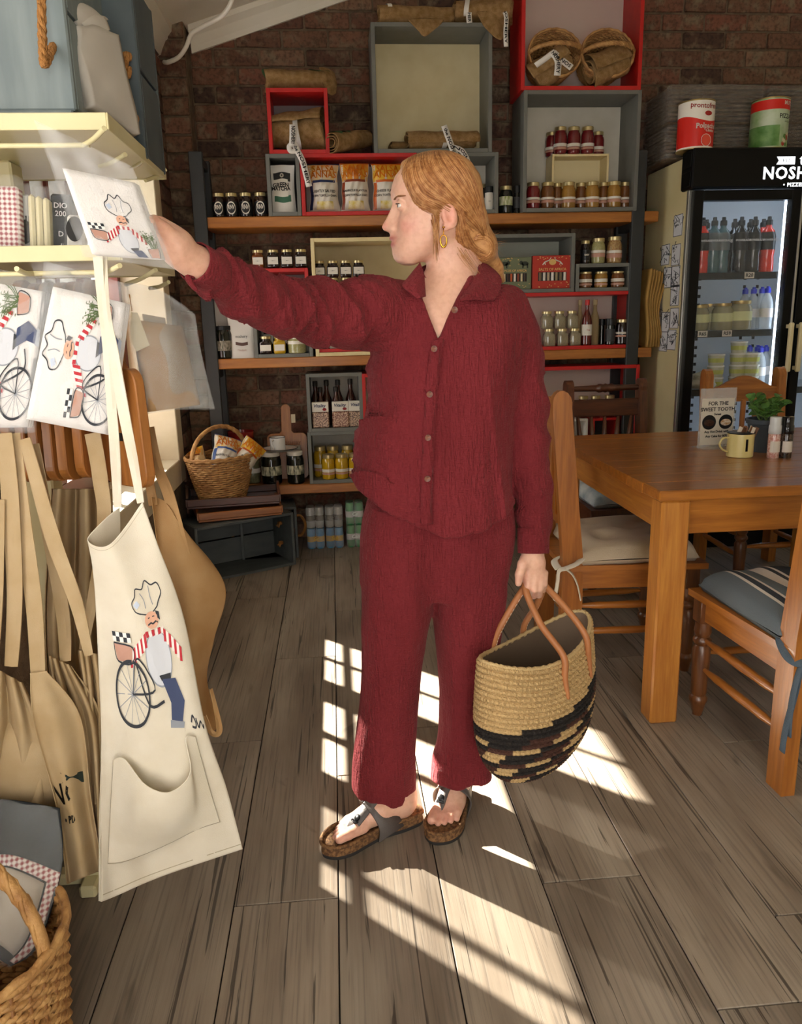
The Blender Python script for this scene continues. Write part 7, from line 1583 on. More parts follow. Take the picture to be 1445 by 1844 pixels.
def lid_mesh(kind):
    k = 'lid_'+kind
    if k in _jm: return _jm[k]
    p = {'round': JL, 'wide': [(.86, .87), (.92, .88), (.92, .985), (.88, 1.0), (0, 1.0)], 'square': [(.76, .85), (.86, .855), (.86, .985), (.82, 1), (0, 1)], 'tall': [(.40, .88), (.46, .885), (.46, .99), (.42, 1.0), (0, 1.0)], 'tub': [(1.0, .74), (1.05, .75), (1.05, .99), (1, 1.0), (0, 1.0)]}[kind]
    _jm[k] = G().lathe(p, 20).mesh('lid', None, auto=40); return _jm[k]
def lab_mesh(z0, z1, r=1.015, sq=False):
    k = ('lab', z0, z1, r, sq)
    if k not in _jm:
        if sq: _jm[k] = G().box(-.80, .80, -.955, -.925, z0, z1).mesh('label', None)
        else: _jm[k] = G().lathe([(r, z0), (r, z1)], 20, cap=False).mesh('label', None, True)
    return _jm[k]
def jar(label, loc, w, h, kind, body, lid, labels=(), grp=None, name='preserve_jar', cat='jar', text=None, rz=0):
    t = thing(name, label, cat, loc, rz, grp, scale=(w/2, w/2, h)); obj('glass_body', jar_mesh(kind), t, m=body) if False else None
    me = jar_mesh(kind)
    if len(me.materials) == 0: me.materials.append(None)
    o = obj('glass_body', me, t); o.material_slots[0].link = 'OBJECT'; o.material_slots[0].material = body
    me = lid_mesh(kind)
    if len(me.materials) == 0: me.materials.append(None)
    o = obj('lid', me, t); o.material_slots[0].link = 'OBJECT'; o.material_slots[0].material = lid
    for z0, z1, m in labels:
        me = lab_mesh(z0, z1, sq=(kind == 'square'))
        if len(me.materials) == 0: me.materials.append(None)
        o = obj('label', me, t); o.material_slots[0].link = 'OBJECT'; o.material_slots[0].material = m
        if text:
            l = obj('lettering', text_mesh(text[0], .5, text[1], bold=.01), o, (0, -1.03 if kind != 'square' else -.965, (z0+z1)/2), FRONT, scale=(text[2], text[2]*w/2/h, 1)); text = None
    return t
def jpx(label, x, w, ytop, ybot, Y, zb, *a, **k):
    q = PX(x, ybot, Y); mpp = (PX(x+10, ybot, Y)[0]-PX(x-10, ybot, Y)[0])/20; h = PX(x, ytop, Y)[2]-PX(x, ybot, Y)[2]; return jar(label, (q[0], Y, zb), w*mpp, h, *a, **k)
K_DARK = glassy('dark_preserve', '#1a0f10', '#2a1512'); K_RED = glassy('red_preserve', '#5a0f16', '#7a1a20'); K_BRN = glassy('brown_chutney', '#5a3216', '#7a4a20'); K_GOLD = glassy('golden_chutney', '#8a6428', '#a67c36'); K_YEL = glassy('yellow_atchar', '#c9a21e', '#a98416'); K_OLV = glassy('pale_olives', '#8d8a58', '#a9a476', 12); K_BLK = glassy('black_olives', '#0d0e0c', '#1c1f14', 14); K_NUT = glassy('nut_mix', '#a89c80', '#6d6650', 55); K_AMB = glassy('amber_jam', '#8a4a18', '#6a3412')
nosh = lambda s: ('the', M_INK, s)
# top shelf left: four dark jars
def ring_logo(t):
    pass
for k, x in enumerate((396, 419, 444.5, 471)):
    t = jpx(f'black jar with white ring logo on the top shelf, number {k+1} from the left post'.replace('number 1', 'nearest').replace('number 2', 'second').replace('number 3', 'third').replace('number 4', 'fourth'), x, 24, 342, 387, 4.47, SZ[0], 'round', K_DARK if k < 3 else glassy('dark_brown_preserve', '#2a1710', '#3a2015'), M_LIDG, [(.12, .64, mat('smoky_label', '#15171a', .35))], 'dark jars at the left end of the top shelf')
    obj('ring_print', G().tube([(.62*math.cos(a), -1.04, .38+.235*math.sin(a)) for a in np.linspace(0, 2*PI, 29)[:-1]], .028, 4, closed=True).mesh('ring_print', M_LABW), t); obj('lettering', text_mesh('RNV', .5, M_LABW, bold=.012), t, (0, -1.05, .41), FRONT, scale=(1, .5, 1))
# big grey box: red jars on the small box, a row of jars in front
b6 = BOXES['c6']; b8 = BOXES['c8']
for k, (x, y, lab) in enumerate(((1009, 4.52, 'left'), (1033, 4.52, 'middle'), (1058, 4.52, 'right'), (994, 4.585, 'far left rear'), (1076, 4.585, 'far right rear'))):
    jpx(f'{lab} dark red jar on the small cream box', x, 23, 227 if k < 3 else 232, 276, y, b8[3]+.0125, 'round', K_RED, M_LIDG, [(.26, .38, M_LABW), (.16, .24, M_LABP)], 'red jars on the cream box')
for k, (x, m, y, lab) in enumerate(((960, K_RED, 4.44, 'dark red jar at the left end of the big grey box'), (986, K_BRN, 4.44, 'brown jar second in the front row of the big grey box'), (1003, K_BRN, 4.475, 'brown jar half hidden behind the second front jar'), (1023.5, K_GOLD, 4.44, 'golden jar third in the front row of the big grey box'), (1046, K_BRN, 4.475, 'brown jar half hidden between two golden jars'), (1066, K_GOLD, 4.44, 'golden jar fourth in the front row of the big grey box'), (1086, K_BRN, 4.475, 'brown jar half hidden before the last golden jar'), (1105, K_GOLD, 4.44, 'golden jar last in the front row of the big grey box'), (1124, K_BRN, 4.475, 'brown jar at the right wall of the big grey box'))):
    jpx(lab, x, 24.5 if y < 4.46 else 20, 331, 379, y, b6[2], 'round', m, M_LIDG, [(.34, .43, M_LABW), (.22, .32, M_LABP)], 'jars in the big grey box')
jpx('white labelled spice bottle with black cap right of the head', 881, 15, 343, 386, 4.46, BOXES['c5'][2], 'tub', mat('white_bottle', '#d9d6cc', .4), M_LIDB, [(.15, .6, M_LABW)], name='spice_bottle', cat='bottle', text=('SALT', M_INK, .55))
jpx('small jar behind the spice bottle beside the head', 866, 20, 335, 386, 4.54, BOXES['c5'][2], 'round', K_BLK, M_LIDG, [(.2, .5, M_LABW)])
jpx('black olive jar with green label between the grey boxes', 911, 24, 337, 387, 4.46, SZ[0], 'round', K_BLK, M_LIDG, [(.3, .62, mat('olive_label', '#7b8a3a', .5, col2='#dfe0c8', nscale=4))])
jpx('slim black pepper grinder beside the big grey box', 931, 12, 336, 387, 4.46, SZ[0], 'tub', glassy('pepper_glass', '#1a1a1a'), M_LIDB, [(.2, .6, mat('grinder_dark_label', '#3a3c3e', .5))], name='pepper_grinder', cat='grinder')
# middle shelf, left
zj = BOXES['m1'][3]+.0205
for k, (x, m) in enumerate(((466, K_AMB), (493, K_DARK), (518, K_DARK), (543, K_DARK))):
    jpx(('amber', 'first dark', 'second dark', 'third dark')[k]+' square jam jar on top of the low red box', x, 23, 447, 481, 4.45, zj, 'square', m, M_LIDG, [(.22, .6, M_LABW)], 'jam jars on the low red box', text=('-- jam --', M_INK, .42))
for k, x in enumerate((497, 519, 543)): jpx(('left', 'middle', 'right')[k]+' red square jar inside the low red box above the sleeve', x, 21, 503, 545, 4.47, BOXES['m1'][2], 'square', K_RED, M_LIDG, [(.22, .6, M_LABW)], 'jars inside the low red box')
for x, y0, w, m, kind, lab in ((480, 605, 24, K_DARK, 'square', 'dark square jar at the left of the low grey box'), (505, 605, 23, K_YEL, 'square', 'yellow square jar in the middle of the low grey box'), (536, 607, 33, K_OLV, 'wide', 'wide jar of pale olives at the right of the low grey box')):
    jpx(lab, x, w, y0, 637, 4.44, BOXES['m2'][2], kind, m, M_LIDG if kind == 'square' else M_LIDW, [(.18, .52, M_LABW)] if kind == 'square' else [(.55, .74, M_LABW)], 'jars in the low grey box')
for k, x in enumerate((486, 510)): jpx(('left', 'right')[k]+' jar at the back of the low grey box', x, 22, 588, 637, 4.56, BOXES['m2'][2], 'square', K_DARK, M_LIDG, [(.35, .7, M_LABW)], 'rear jars in the low grey box')
# cream box: inner red frame with carton, two rows of jam jars above
ib = BOXES['m3']
cub('m3b', 'red box standing inside the cream box with a gift carton', 570.5, 530, 692, 637.5, M_RED, M_PALE, z0=ib[2]+.001, yf=4.425, depth=.22, th=.018)
zi = BOXES['m3b'][3]+.0185
q = PX(628, 630, 4.45); ct = thing('gift_carton', 'pale gift carton printed with animals inside the inner red box', 'carton', (q[0], 4.46, BOXES['m3b'][2]+.0005)); obj('carton_body', G().box(-.105, .105, 0, .06, 0, .21, .003).mesh('carton_body', M_LABW), ct)
obj('lettering', text_mesh('A FRAGRANT SELECTION OF SPICES', .011, M_INK), ct, (0, -.0008, .022), FRONT); obj('lettering', text_mesh('from Africa', .009, M_INK), ct, (0, -.0008, .010), FRONT)
for k in range(6): obj('picture_print', G().prism(circ(-.085+.034*k, .055, .013, .017, 10), -.0006, -.0001, 'Y').mesh('picture_print', ink(('#8a5a3a', '#5d6b4a', '#a83a2c')[k % 3])), ct)
xs4 = (576, 600, 623.5, 646.5); hj = PX(600, 466, 4.46)[2]-PX(600, 496.5, 4.46)[2]
for r_ in range(2):
    for k, x in enumerate(xs4):
        q = PX(x, 500, 4.46); mpp = .00316
        jar(('lower', 'upper')[r_]+' row jam jar in the cream box, '+('first', 'second', 'third', 'fourth')[k]+' from the left', (q[0], 4.465, zi+.0005+r_*(hj+.0008)), 21.5*mpp, hj, 'square', K_DARK, M_LIDG, [(.2, .6, M_LABW)], 'jam jars in the cream box', text=('-- jam --', M_INK, .42))
# pouches and bottle at the left of the middle shelf
def pouch(label, x0, x1, yt, yb, Y, zb, m, build=None, name='stand_up_pouch', rz=0, th=.06):
    a = PX(x0, yb, Y); b_ = PX(x1, yb, Y); w = b_[0]-a[0]; h = PX((x0+x1)/2, yt, Y)[2]-PX((x0+x1)/2, yb, Y)[2]
    t = thing(name, label, 'pouch', ((a[0]+b_[0])/2, Y, zb), rz)
    def fn(u, v): e = math.sin(PI*u)**.5; d = th/2*(1-v)**.75*e; return ((u-.5)*w*(1-.10*math.sin(PI*v)), -d-.001, h*v+.004*math.sin(9*u)*math.sin(6*v))
    g = G().add(*grid(fn, 16, 20)); g.add(*grid(lambda u, v: (fn(u, v)[0], -fn(u, v)[1], fn(u, v)[2]), 16, 20)); g.f[320:] = [q[::-1] for q in g.f[320:]]; g.v[:] = [(x, y, max(z, .0)) for x, y, z in g.v]
    obj('pouch_body', g.mesh('pouch_body', m, True, fix=False), t)
    if build: build(t, w, h, fn)
    return t
def flat_label(t, fn, u0, u1, v0, v1, m, name='label', lift=.0015):
    return obj(name, G().add(*grid(lambda u, v: (np.array(fn(u0+(u1-u0)*u, v0+(v1-v0)*v))+np.array([0, -lift, 0])), 8, 8)).mesh(name, m, True, fix=False), t)
def text_on(t, fn, s, u, v, size, m, w, h, lift=.003, bold=0, arc=0):
    me = text_mesh(s, size, m, bold=bold).copy()
    for q in me.vertices: uu, vv = min(max(u+q.co.x/w, .01), .99), min(max(v+q.co.y/h+arc*(q.co.x/w)**2, .01), .99); q.co = Vector(tuple(np.array(fn(uu, vv))+np.array([0, -lift, 0])))
    return obj('lettering', me, t)
M_PCH = mat('matte_white_pouch', '#d9d6cf', .5)
def plain_label(t, w, h, fn):
    flat_label(t, fn, .25, .75, .30, .37, mat('brown_label_bar', '#5a4038', .6)); text_on(t, fn, 'noshery', .5, .5, .022, M_INK, w, h); text_on(t, fn, 'rooibos', .5, .2, .016, M_LABP, w, h)
pouch('white stand up pouch with brown bar label on the middle shelf', 414, 462, 563, 642, 4.46, SZ[1], M_PCH, plain_label)
pouch('taller white pouch behind the left post on the middle shelf', 381, 418, 528, 642, 4.58, SZ[1], M_PCH, plain_label)
jpx('squat dark bottle behind the left post on the middle shelf', 404, 36, 584, 643, 4.47, SZ[1], 'wide', K_BLK, M_LIDB, [(.25, .55, mat('floral_label', '#4a4a3a', .5, col2='#b9b0a0', nscale=8))], name='dark_bottle', cat='bottle')
# middle shelf, right
zj = BOXES['m5'][3]+.0205
jpx('black jar with white ring logo on the small grey box', 1054, 17, 430, 472, 4.45, zj, 'round', K_DARK, M_LIDG, [(.15, .6, mat('smoky_label', ''))], text=('RNV', M_LABW, 1.0)); jpx('jar of pickled peppers in the middle on the small grey box', 1077, 24, 426, 472, 4.45, zj, 'round', K_OLV, M_LIDG, [(.42, .52, M_LABW), (.25, .4, M_LABP)]); jpx('jar of mixed pickles at the right on the small grey box', 1106, 26, 424, 472, 4.45, zj, 'round', glassy('mixed_pickle', '#8a5a3a', '#b9a06a', 14), M_LIDG, [(.38, .48, M_LABW), (.2, .36, M_LABP)])
for k, x in enumerate((1054, 1082, 1112)): jpx(('left', 'middle', 'right')[k]+' amber jar inside the small grey box', x, 23, 492, 521, 4.45, BOXES['m5'][2], 'wide', (K_BRN, K_GOLD, K_BRN)[k], M_LIDG, [(.35, .55, M_LABW), (.15, .28, M_LABP)], 'jars in the small grey box')
def spice_carton(label, x0, x1, yt, yb, cbase, txt, tubes):
    a = PX(x0, yb, 4.43); b_ = PX(x1, yb, 4.43); w = b_[0]-a[0]; h = PX(x0, yt, 4.43)[2]-PX(x0, yb, 4.43)[2]; t = thing('spice_carton', label, 'carton', ((a[0]+b_[0])/2, 4.43, BOXES['m4'][2]+.0005), group='flat spice cartons')
    obj('carton_body', G().box(-w/2, w/2, 0, .03, 0, h, .002).mesh('carton_body', mat('carton'+cbase, cbase, .5)), t); wd = obj('window', G().box(-w*.36, w*.36, -.0012, .0, h*.24, h*.50).mesh('window', M_BLK), t)
    for k in range(7): obj('spice_tube', G().lathe([(0, h*.245), (w*.034, h*.245), (w*.034, h*.49), (0, h*.49)], 10).mesh('spice_tube', mat('tube'+tubes[k % len(tubes)], tubes[k % len(tubes)], .3, coat=.4)), t, (-w*.31+w*.103*k, -.003, 0))
    obj('lettering', text_mesh(txt, w*.088, mat('gold_ink', '#d9b26a', .5), bold=.0003), t, (0, -.0012, h*.58), FRONT)
    gi = mat('gold_ink', ''); 
    if 'red' in label:
        for s in (-1, 1): obj('antelope_print', G().tube([(s*w*.08, -.001, h*.86), (s*w*.2, -.001, h*.80), (s*w*.25, -.001, h*.72)], .003, 4).tube([(s*w*.20, -.001, h*.80), (s*w*.18, -.001, h*.72)], .002, 4).tube([(s*w*.08, -.001, h*.86), (s*w*.04, -.001, h*.94)], .0018, 4).mesh('antelope_print', M_LABW), t)
        obj('tree_print', G().prism(circ(0, h*.80, w*.09, h*.09, 14), -.0012, -.0002, 'Y').mesh('tree_print', gi), t)
    else:
        for s in (-1, 1): obj('elephant_print', G().prism(circ(s*w*.30, h*.80, w*.11, h*.07, 14), -.0012, -.0002, 'Y').prism(circ(s*w*.19, h*.83, w*.05, h*.06, 12), -.0012, -.0002, 'Y').prism([(s*w*.38-.004, h*.66), (s*w*.38+.004, h*.66), (s*w*.37+.005, h*.8), (s*w*.37-.005, h*.8)], -.0012, -.0002, 'Y').prism([(s*w*.24-.004, h*.66), (s*w*.24+.004, h*.66), (s*w*.25+.005, h*.8), (s*w*.25-.005, h*.8)], -.0012, -.0002, 'Y').mesh('elephant_print', ink('#3a3f36')), t)
    r = random.Random(len(label)); g = G()
    for k in range(34):
        x = r.uniform(-.47, .47)*w; z = r.choice([r.uniform(.02, .2), r.uniform(.88, .98), r.uniform(.02, .98)])*h
        if abs(x) < w*.37 and h*.2 < z < h*.66: continue
        g.prism(circ(x, z, .004, .0025, 6), -.0011, -.0002, 'Y')
    o = obj('leaf_print', g.mesh('leaf_print', gi), t); o['kind'] = 'stuff'
spice_carton('green flat carton of spice tubes with elephants in the grey box', 897, 957, 464, 522, '#6d7558', 'SPICES OF AFRICA', ('#d8c9a0', '#3a2a20', '#b9541e', '#e0dccf', '#8a3a1c')); spice_carton('red flat carton of salt tubes with antelopes in the grey box', 959, 1030, 462, 522, '#b5301f', 'SALTS OF AFRICA', ('#6d5c44', '#d8d2c6', '#b9a48a', '#e5e1d8', '#8a7c5c'))
zj = BOXES['m6'][2]; hq_ = PX(1000, 594, 4.44)[2]-PX(1000, 625, 4.44)[2]
for r_ in range(2):
    for k, x in enumerate(((989, 1012, 1034.5), (984, 1006.5, 1029))[r_]):
        q = PX(x, 620, 4.45); jar(('lower', 'upper')[r_]+' row square jar of nut mix in the wide red box, '+('left', 'middle', 'right')[k], (q[0], 4.45, zj+.0005+r_*(hq_+.001)), 20.5*.00316, hq_, 'square', K_NUT, M_LIDG, [], 'nut jars in the wide red box')
bt_ = jpx('dark red sauce bottle with oval label in the wide red box', 1056, 18, 541, 623, 4.44, zj, 'tall', glassy('sauce_red', '#4a1210', '#6a1c12'), mat('red_cap', '#c22a2a', .4), [(.22, .46, M_LABW)], name='sauce_bottle', cat='bottle', text=('Tang', mat('tin_red_ink', ''), .7))
for x, w, lab in ((1043, 15, 'left'), (1070, 17, 'right')): jpx(f'pale wrapped bottle behind the sauce bottle on its {lab}', x, w, 540, 621, 4.53, zj, 'tall', mat('twine_wrapped', '#a8936c', .8, col2='#8f7a55', nscale=60, stretch=(.3, .3, 4)), mat('twine_cap', '#b9a880', .8), [], 'wrapped bottles', name='wrapped_bottle', cat='bottle')
jpx('slim dark bottle left of the pepper grinder in the wide red box', 1083, 10, 575, 621, 4.5, zj, 'tub', K_BLK, M_LIDB, [], name='dark_bottle', cat='bottle'); jpx('black pepper grinder with silver print in the wide red box', 1098, 17, 574, 621, 4.45, zj, 'tub', K_BLK, M_LIDB, [(.12, .6, mat('grinder_dark_label', ''))], name='pepper_grinder', cat='grinder'); jpx('dark jar with gold lid at the right of the wide red box', 1120, 24, 575, 620, 4.45, zj, 'wide', K_DARK, M_LIDG, [(.42, .5, M_LABW), (.3, .38, M_LABP)])
# lowest shelf
zj = BOXES['l4'][2]; zs = PX(1070, 752, 4.5)[2]
for k, x in enumerate((1050, 1072, 1097)):
    jpx(('left', 'middle', 'right')[k]+' small red jar behind the dark chair rail', x, 19, 711, 750, 4.46, max(BOXES['l5'][3], BOXES['l6'][3])+.0165, 'round', K_RED, M_LIDG, [(.3, .5, M_LABW)], 'jars behind the dark chair')
zj = BOXES['l1'][2]
M_CAP = mat('dark_cap', '#2a2420', .5)
for k, (x, yt, y) in enumerate(((571.6, 696, 4.56), (591.5, 695, 4.56), (612, 695, 4.56), (634, 694, 4.56), (580, 705, 4.50), (608, 705, 4.50))): jpx(('first', 'second', 'third', 'fourth', 'front left', 'front right')[k]+' slim bottle of brown sauce in the upper grey box', x, 19, yt, 775, y, zj, 'tall', glassy('rooibos_syrup', '#3a1a10', '#54281a'), M_CAP, [], 'sauce bottles in the upper grey box', name='sauce_bottle', cat='bottle')
for k, (x, c) in enumerate(((579, '#5a3a2e'), (615, '#6a3226'), (645, '#4a3a34'))):
    q = PX(x, 776, 4.435); t = thing('grain_packet', ('left', 'middle', 'right')[k]+' clear packet of red grains with white header card', 'packet', (q[0], 4.435, zj+.0005), 0, 'grain packets in the upper grey box'); w = .094; h = PX(x, 730, 4.435)[2]-PX(x, 776, 4.435)[2]
    obj('grain_fill', G().box(-w/2, w/2, -.018, .018, 0, h*.62, .006).mesh('grain_fill', mat('grain'+c, c, .3, col2='#c9a88c', nscale=160, contrast=(.45, .56))), t); hd_ = obj('header_card', G().box(-w/2, w/2, -.019, .019, h*.62, h, .002).mesh('header_card', M_LABW), t)
    obj('lettering', text_mesh('Vitality', .024, ink('#2f3a5a'), bold=.0006, shear=.2), hd_, (-.004, -.0196, h*.86), FRONT); obj('fruit_print', G().prism(circ(w*.25, h*.72, .012, .008, 10), -.0198, -.019, 'Y').mesh('fruit_print', ink('#8a2a2a')), hd_)
zj = BOXES['l2'][2]
for k, (x, yt, y) in enumerate(((593, 822, 4.45), (617, 822, 4.45), (641, 822, 4.45), (579, 812, 4.54), (602, 812, 4.54), (628, 812, 4.54))): jpx(('front left', 'front middle', 'front right', 'rear left', 'rear middle', 'rear right')[k]+' jar of yellow preserve in the lower grey box', x, 24, yt, 866, y, zj, 'round', K_YEL, M_LIDG, [(.30, .42, M_LABW), (.2, .28, M_LABP)], 'yellow jars in the lower grey box')
for x, w, y, lab in ((491, 36, 4.46, 'left'), (534, 31, 4.46, 'right')): jpx(f'big black olive jar with white lid under the plate, {lab} one', x, w, 815, 873, y, SZ[2], 'wide', K_BLK, M_LIDW, [(.30, .58, mat('olive_label2', '#2c3420', .5, col2='#d9d6b8', nscale=5))], 'big olive jars')
jpx('jar of grey green olives half hidden behind the basket', 457, 28, 818, 872, 4.52, SZ[2], 'wide', glassy('grey_olives', '#5a5a44', '#7a7858', 12), M_LIDW, [(.35, .5, M_LABW)]); jpx('dark jar with white lid at the back beside the board', 532, 28, 806, 866, 4.58, SZ[2], 'wide', K_BLK, M_LIDW, [])
# plate and cup on the jars
zp = SZ[2]+(PX(491, 815, 4.46)[2]-PX(491, 873, 4.46)[2])+.0008
q = PX(505, 812, 4.48); pl_ = thing('enamel_plate', 'white enamel plate with dark rim balanced on the olive jars', 'plate', (q[0], 4.47, zp)); obj('plate_body', G().lathe([(0, .001), (.055, 0), (.07, .004), (.1, .018), (.103, .018), (.07, .008), (.055, .004), (0, .004)], 40).mesh('plate_body', mat('white_enamel', '#e4e2dc', .25, coat=.5), auto=50), pl_); obj('rim', G().tube([(.102*math.cos(a), .102*math.sin(a), .018) for a in np.linspace(0, 2*PI, 49)[:-1]], .002, 6, closed=True).mesh('rim', M_BLK, True), pl_)
q2 = PX(501, 808, 4.46); cu = thing('enamel_cup', 'white enamel cup with dark rim standing on the plate', 'cup', (q2[0], 4.455, zp+.0045)); obj('cup_body', G().lathe([(0, .001), (.040, 0), (.043, .003), (.044, .078), (.042, .078), (.041, .005), (0, .004)], 32).mesh('cup_body', mat('white_enamel', ''), auto=50), cu); obj('rim', G().tube([(.0435*math.cos(a), .0435*math.sin(a), .078) for a in np.linspace(0, 2*PI, 41)[:-1]], .0018, 6, closed=True).mesh('rim', M_BLK, True), cu); obj('handle', G().tube(catmull([(-.02, -.038, .066), (-.03, -.062, .06), (-.026, -.066, .035), (-.018, -.040, .016)], 14), .005, 8).mesh('handle', mat('white_enamel', ''), True), cu)
q = PX(434, 786, 4.55); obj('bowl_body', G().lathe([(0, 0), (.04, 0), (.075, .05), (.08, .10), (.077, .10), (.07, .05), (.038, .006), (0, .006)], 32).mesh('bowl_body', mat('red_glaze', '#8a1f1c', .2, coat=.6), auto=50), thing('red_bowl', 'dark red bowl behind the chip basket', 'bowl', (PX(434, 786, 4.55)[0], 4.55, SZ[2]+.20)))
obj('stand_body', G().lathe([(0, 0), (.07, 0), (.075, .01), (.05, .02), (.05, .185), (.06, .199), (0, .199)], 24).mesh('stand_body', M_BLK, auto=40), thing('storage_tin', 'dark tin under the red bowl behind the basket', 'tin', (PX(434, 786, 4.55)[0], 4.55, SZ[2])))
q = PX(519, 868, 4.63); cb2 = thing('cutting_board', 'wooden paddle board with burnt logo leaning on the brick wall', 'cutting board', (q[0]+.01, 4.60, SZ[2]+.0005), 0, 'cutting boards', rot=(-.10, 0, 0)); obj('board', board_mesh(.235, .27, .02, .06, .16), cb2); obj('lettering', text_mesh('NOSHERY', .028, M_BURN), cb2, (.02, -.0108, .21), FRONT); obj('paper_tag', G().box(.03, .055, -.014, -.0125, .33, .38).mesh('paper_tag', mat('tag_paper', '')), cb2)
# ---------------------------------------------------------------- top shelf: pouch, chips, rolled sacks
def matcha(t, w, h, fn):
    flat_label(t, fn, .16, .84, .66, .84, M_BLK); flat_label(t, fn, .16, .84, .22, .36, mat('matcha_green', '#3d6a52', .6)); flat_label(t, fn, .12, .74, .34, .70, M_LABW, lift=.0025); text_on(t, fn, 'GREEN', .44, .575, .030, M_INK, w, h, .004, .001); text_on(t, fn, 'MATCHA', .44, .50, .026, M_INK, w, h, .004, .001); text_on(t, fn, 'o', .5, .78, .04, M_LABW, w, h, .003, .002)
pouch('white pouch of green matcha in the narrow grey box', 488, 535, 297, 384, 4.46, BOXES['c1'][2], M_PCH, matcha)
def chips(label, x0, x1, yt, yb, Y, zb, c_top, c_side, lines, rot=(0, 0, 0), org=None, w=None, h=None, c_low='#d9d3c6'):
    if org is None:
        a = PX(x0, yb, Y); b_ = PX(x1, yb, Y); w = b_[0]-a[0]; h = PX((x0+x1)/2, yt, Y)[2]-PX((x0+x1)/2, yb, Y)[2]; org = ((a[0]+b_[0])/2, Y, zb)
    t = thing('chip_bag', label, 'chip bag', org, 0, 'tortilla chip bags', rot=rot); r = random.Random(int(x0))
    ph = r.uniform(0, 6)
    def fn(u, v): e = (math.sin(PI*u)**.6)*(max(0, math.sin(PI*v))**.5); return ((u-.5)*w*(1-.13*math.sin(PI*v)**.7+.03*math.sin(15*v+ph)), -.050*e-.005*math.sin(11*u+ph)*math.sin(8*v+ph)*e-.003*math.sin(25*u-13*v)*e-.0015, h*v)
    g = G().add(*grid(fn, 20, 24)); k = len(g.f); g.add(*grid(lambda u, v: (fn(u, v)[0], -fn(u, v)[1], fn(u, v)[2]), 20, 24)); g.f[k:] = [q[::-1] for q in g.f[k:]]; obj('bag_body', g.mesh('bag_body', mat('foil'+c_low, c_low, .3), True, fix=False), t)
    flat_label(t, fn, .02, .98, .62, .97, mat('foil_top'+c_top, c_top, .3, col2='#e3b53c', nscale=14), 'top_panel'); flat_label(t, fn, .0, 1, .97, 1.0, mat('foil_side'+c_side, c_side, .35), 'crimp'); flat_label(t, fn, .10, .90, .60, .65, mat('foil_side'+c_side, ''), 'band', .003); flat_label(t, fn, .02, .12, .05, .6, mat('foil_side'+c_side, ''), 'side_panel'); 
    text_on(t, fn, 'SALSA', .5, .88, w*.27, mat('chip_orange', '#e58a1c', .5), w, h, .004, .001); text_on(t, fn, 'ANNAS', .5, .755, w*.27, mat('chip_orange', ''), w, h, .004, .001)
    for s, v, sz in lines: text_on(t, fn, s, .5, v, w*sz, M_INK, w, h, .004, .0003)
    flat_label(t, fn, .25, .8, .06, .22, mat('chip_picture', '#d8c25a', .5, col2='#efe6c8', nscale=26), 'picture', .003)
    return t
zc = BOXES['c2'][2]+.0005
chips('blue and white bag of lightly salted chips in the red box', 557, 614, 296, 384, 4.47, zc, '#e0dccb', '#23305a', [('LIGHTLY SALTED', .42, .105), ('CORN TORTILLA CHIPS', .33, .085)])
chips('brown and white bag of barbecue chips in the red box', 614, 668, 295, 384, 4.47, zc, '#c96a2c', '#8a3a1c', [('BARBECUE FLAVOUR', .42, .092), ('CORN TORTILLA CHIPS', .33, .085)])
chips('orange bag of chips half hidden by the face', 670, 728, 297, 384, 4.47, zc, '#e3b43a', '#c9601c', [('CHEESE FLAVOUR', .42, .1), ('CORN TORTILLA CHIPS', .33, .085)])
M_BURLAP = mat('burlap', '#a8865a', .9, col2='#8a6a3c', nscale=40, bump=.8, bscale=420, bdist=.006); M_STENC = mat('stencil_black', '#3a3026', .9); M_GREENP = mat('sack_green', '#4b6a3e', .9, bump=.6, bscale=400); M_REDP = mat('sack_red', '#a83a2c', .9)
M_RIB = mat('white_ribbon', '#ddd8cf', .6)
def roll(label, loc, rot, L_, r0, flat=.75, turns=2.6, stripes=(), rib=None, txt=None, patch=(), seed=0, taper=.1):
    t = thing('burlap_sack', label, 'sack', loc, 0, 'rolled burlap sacks', rot=rot); r = random.Random(seed); p1 = r.uniform(0, 6)
    def pt(a, x, dr=0):
        k = a/(2*PI*turns); R_ = (r0*(.32+.68*k)+dr)*(1-taper*(x/L_+.5))*(1+.05*math.sin(3*a+p1)+.04*math.sin(x*40+p1+2*a)); return (x+.006*math.sin(2*a+p1), R_*math.cos(a), R_*flat*math.sin(a))
    fn = lambda u, v: pt(2*PI*turns*(1-v*1.0)+PI*.5, (u-.5)*L_*(1+.05*math.sin(v*9+p1)))
    g = G().add(*sheet(fn, 22, 84, .0035)); zmin = min(q[2] for q in g.v); off = np.array([0, 0, -zmin])
    g.v = [tuple(np.array(q)+off) for q in g.v]; obj('sack_cloth', g.mesh('sack_cloth', M_BURLAP, True, fix=False), t)
    a_out = 2*PI*turns
    def outer(x, ang, lift=.004): return np.array(pt(a_out-((a_out-ang) % (2*PI)), x, lift))+off
    if rib is not None:
        for x0, w in rib: obj('ribbon', G().add(*grid(lambda u, v: outer(x0+w*(u-.5), 2*PI*v-.001, .0065), 2, 40)).mesh('ribbon', M_RIB, True, fix=False), t)
    if txt:
        for s, x0, ang, size, m in txt:
            me = text_mesh(s, size, m, bold=.0008).copy()
            for q in me.vertices: q.co = Vector(tuple(outer(x0+q.co.x, ang+q.co.y/r0*-1.0, .0075)))
            obj('lettering', me, t)
    for (x0, ang, rx, ra, m) in patch:
        obj('stencil_patch', G().add(*grid(lambda u, v: outer(x0+rx*(2*u-1)*math.sqrt(max(0, 1-(2*v-1)**2)), ang+ra*(2*v-1), .006), 6, 10)).mesh('stencil_patch', m, True, fix=False), t)
    return t, outer
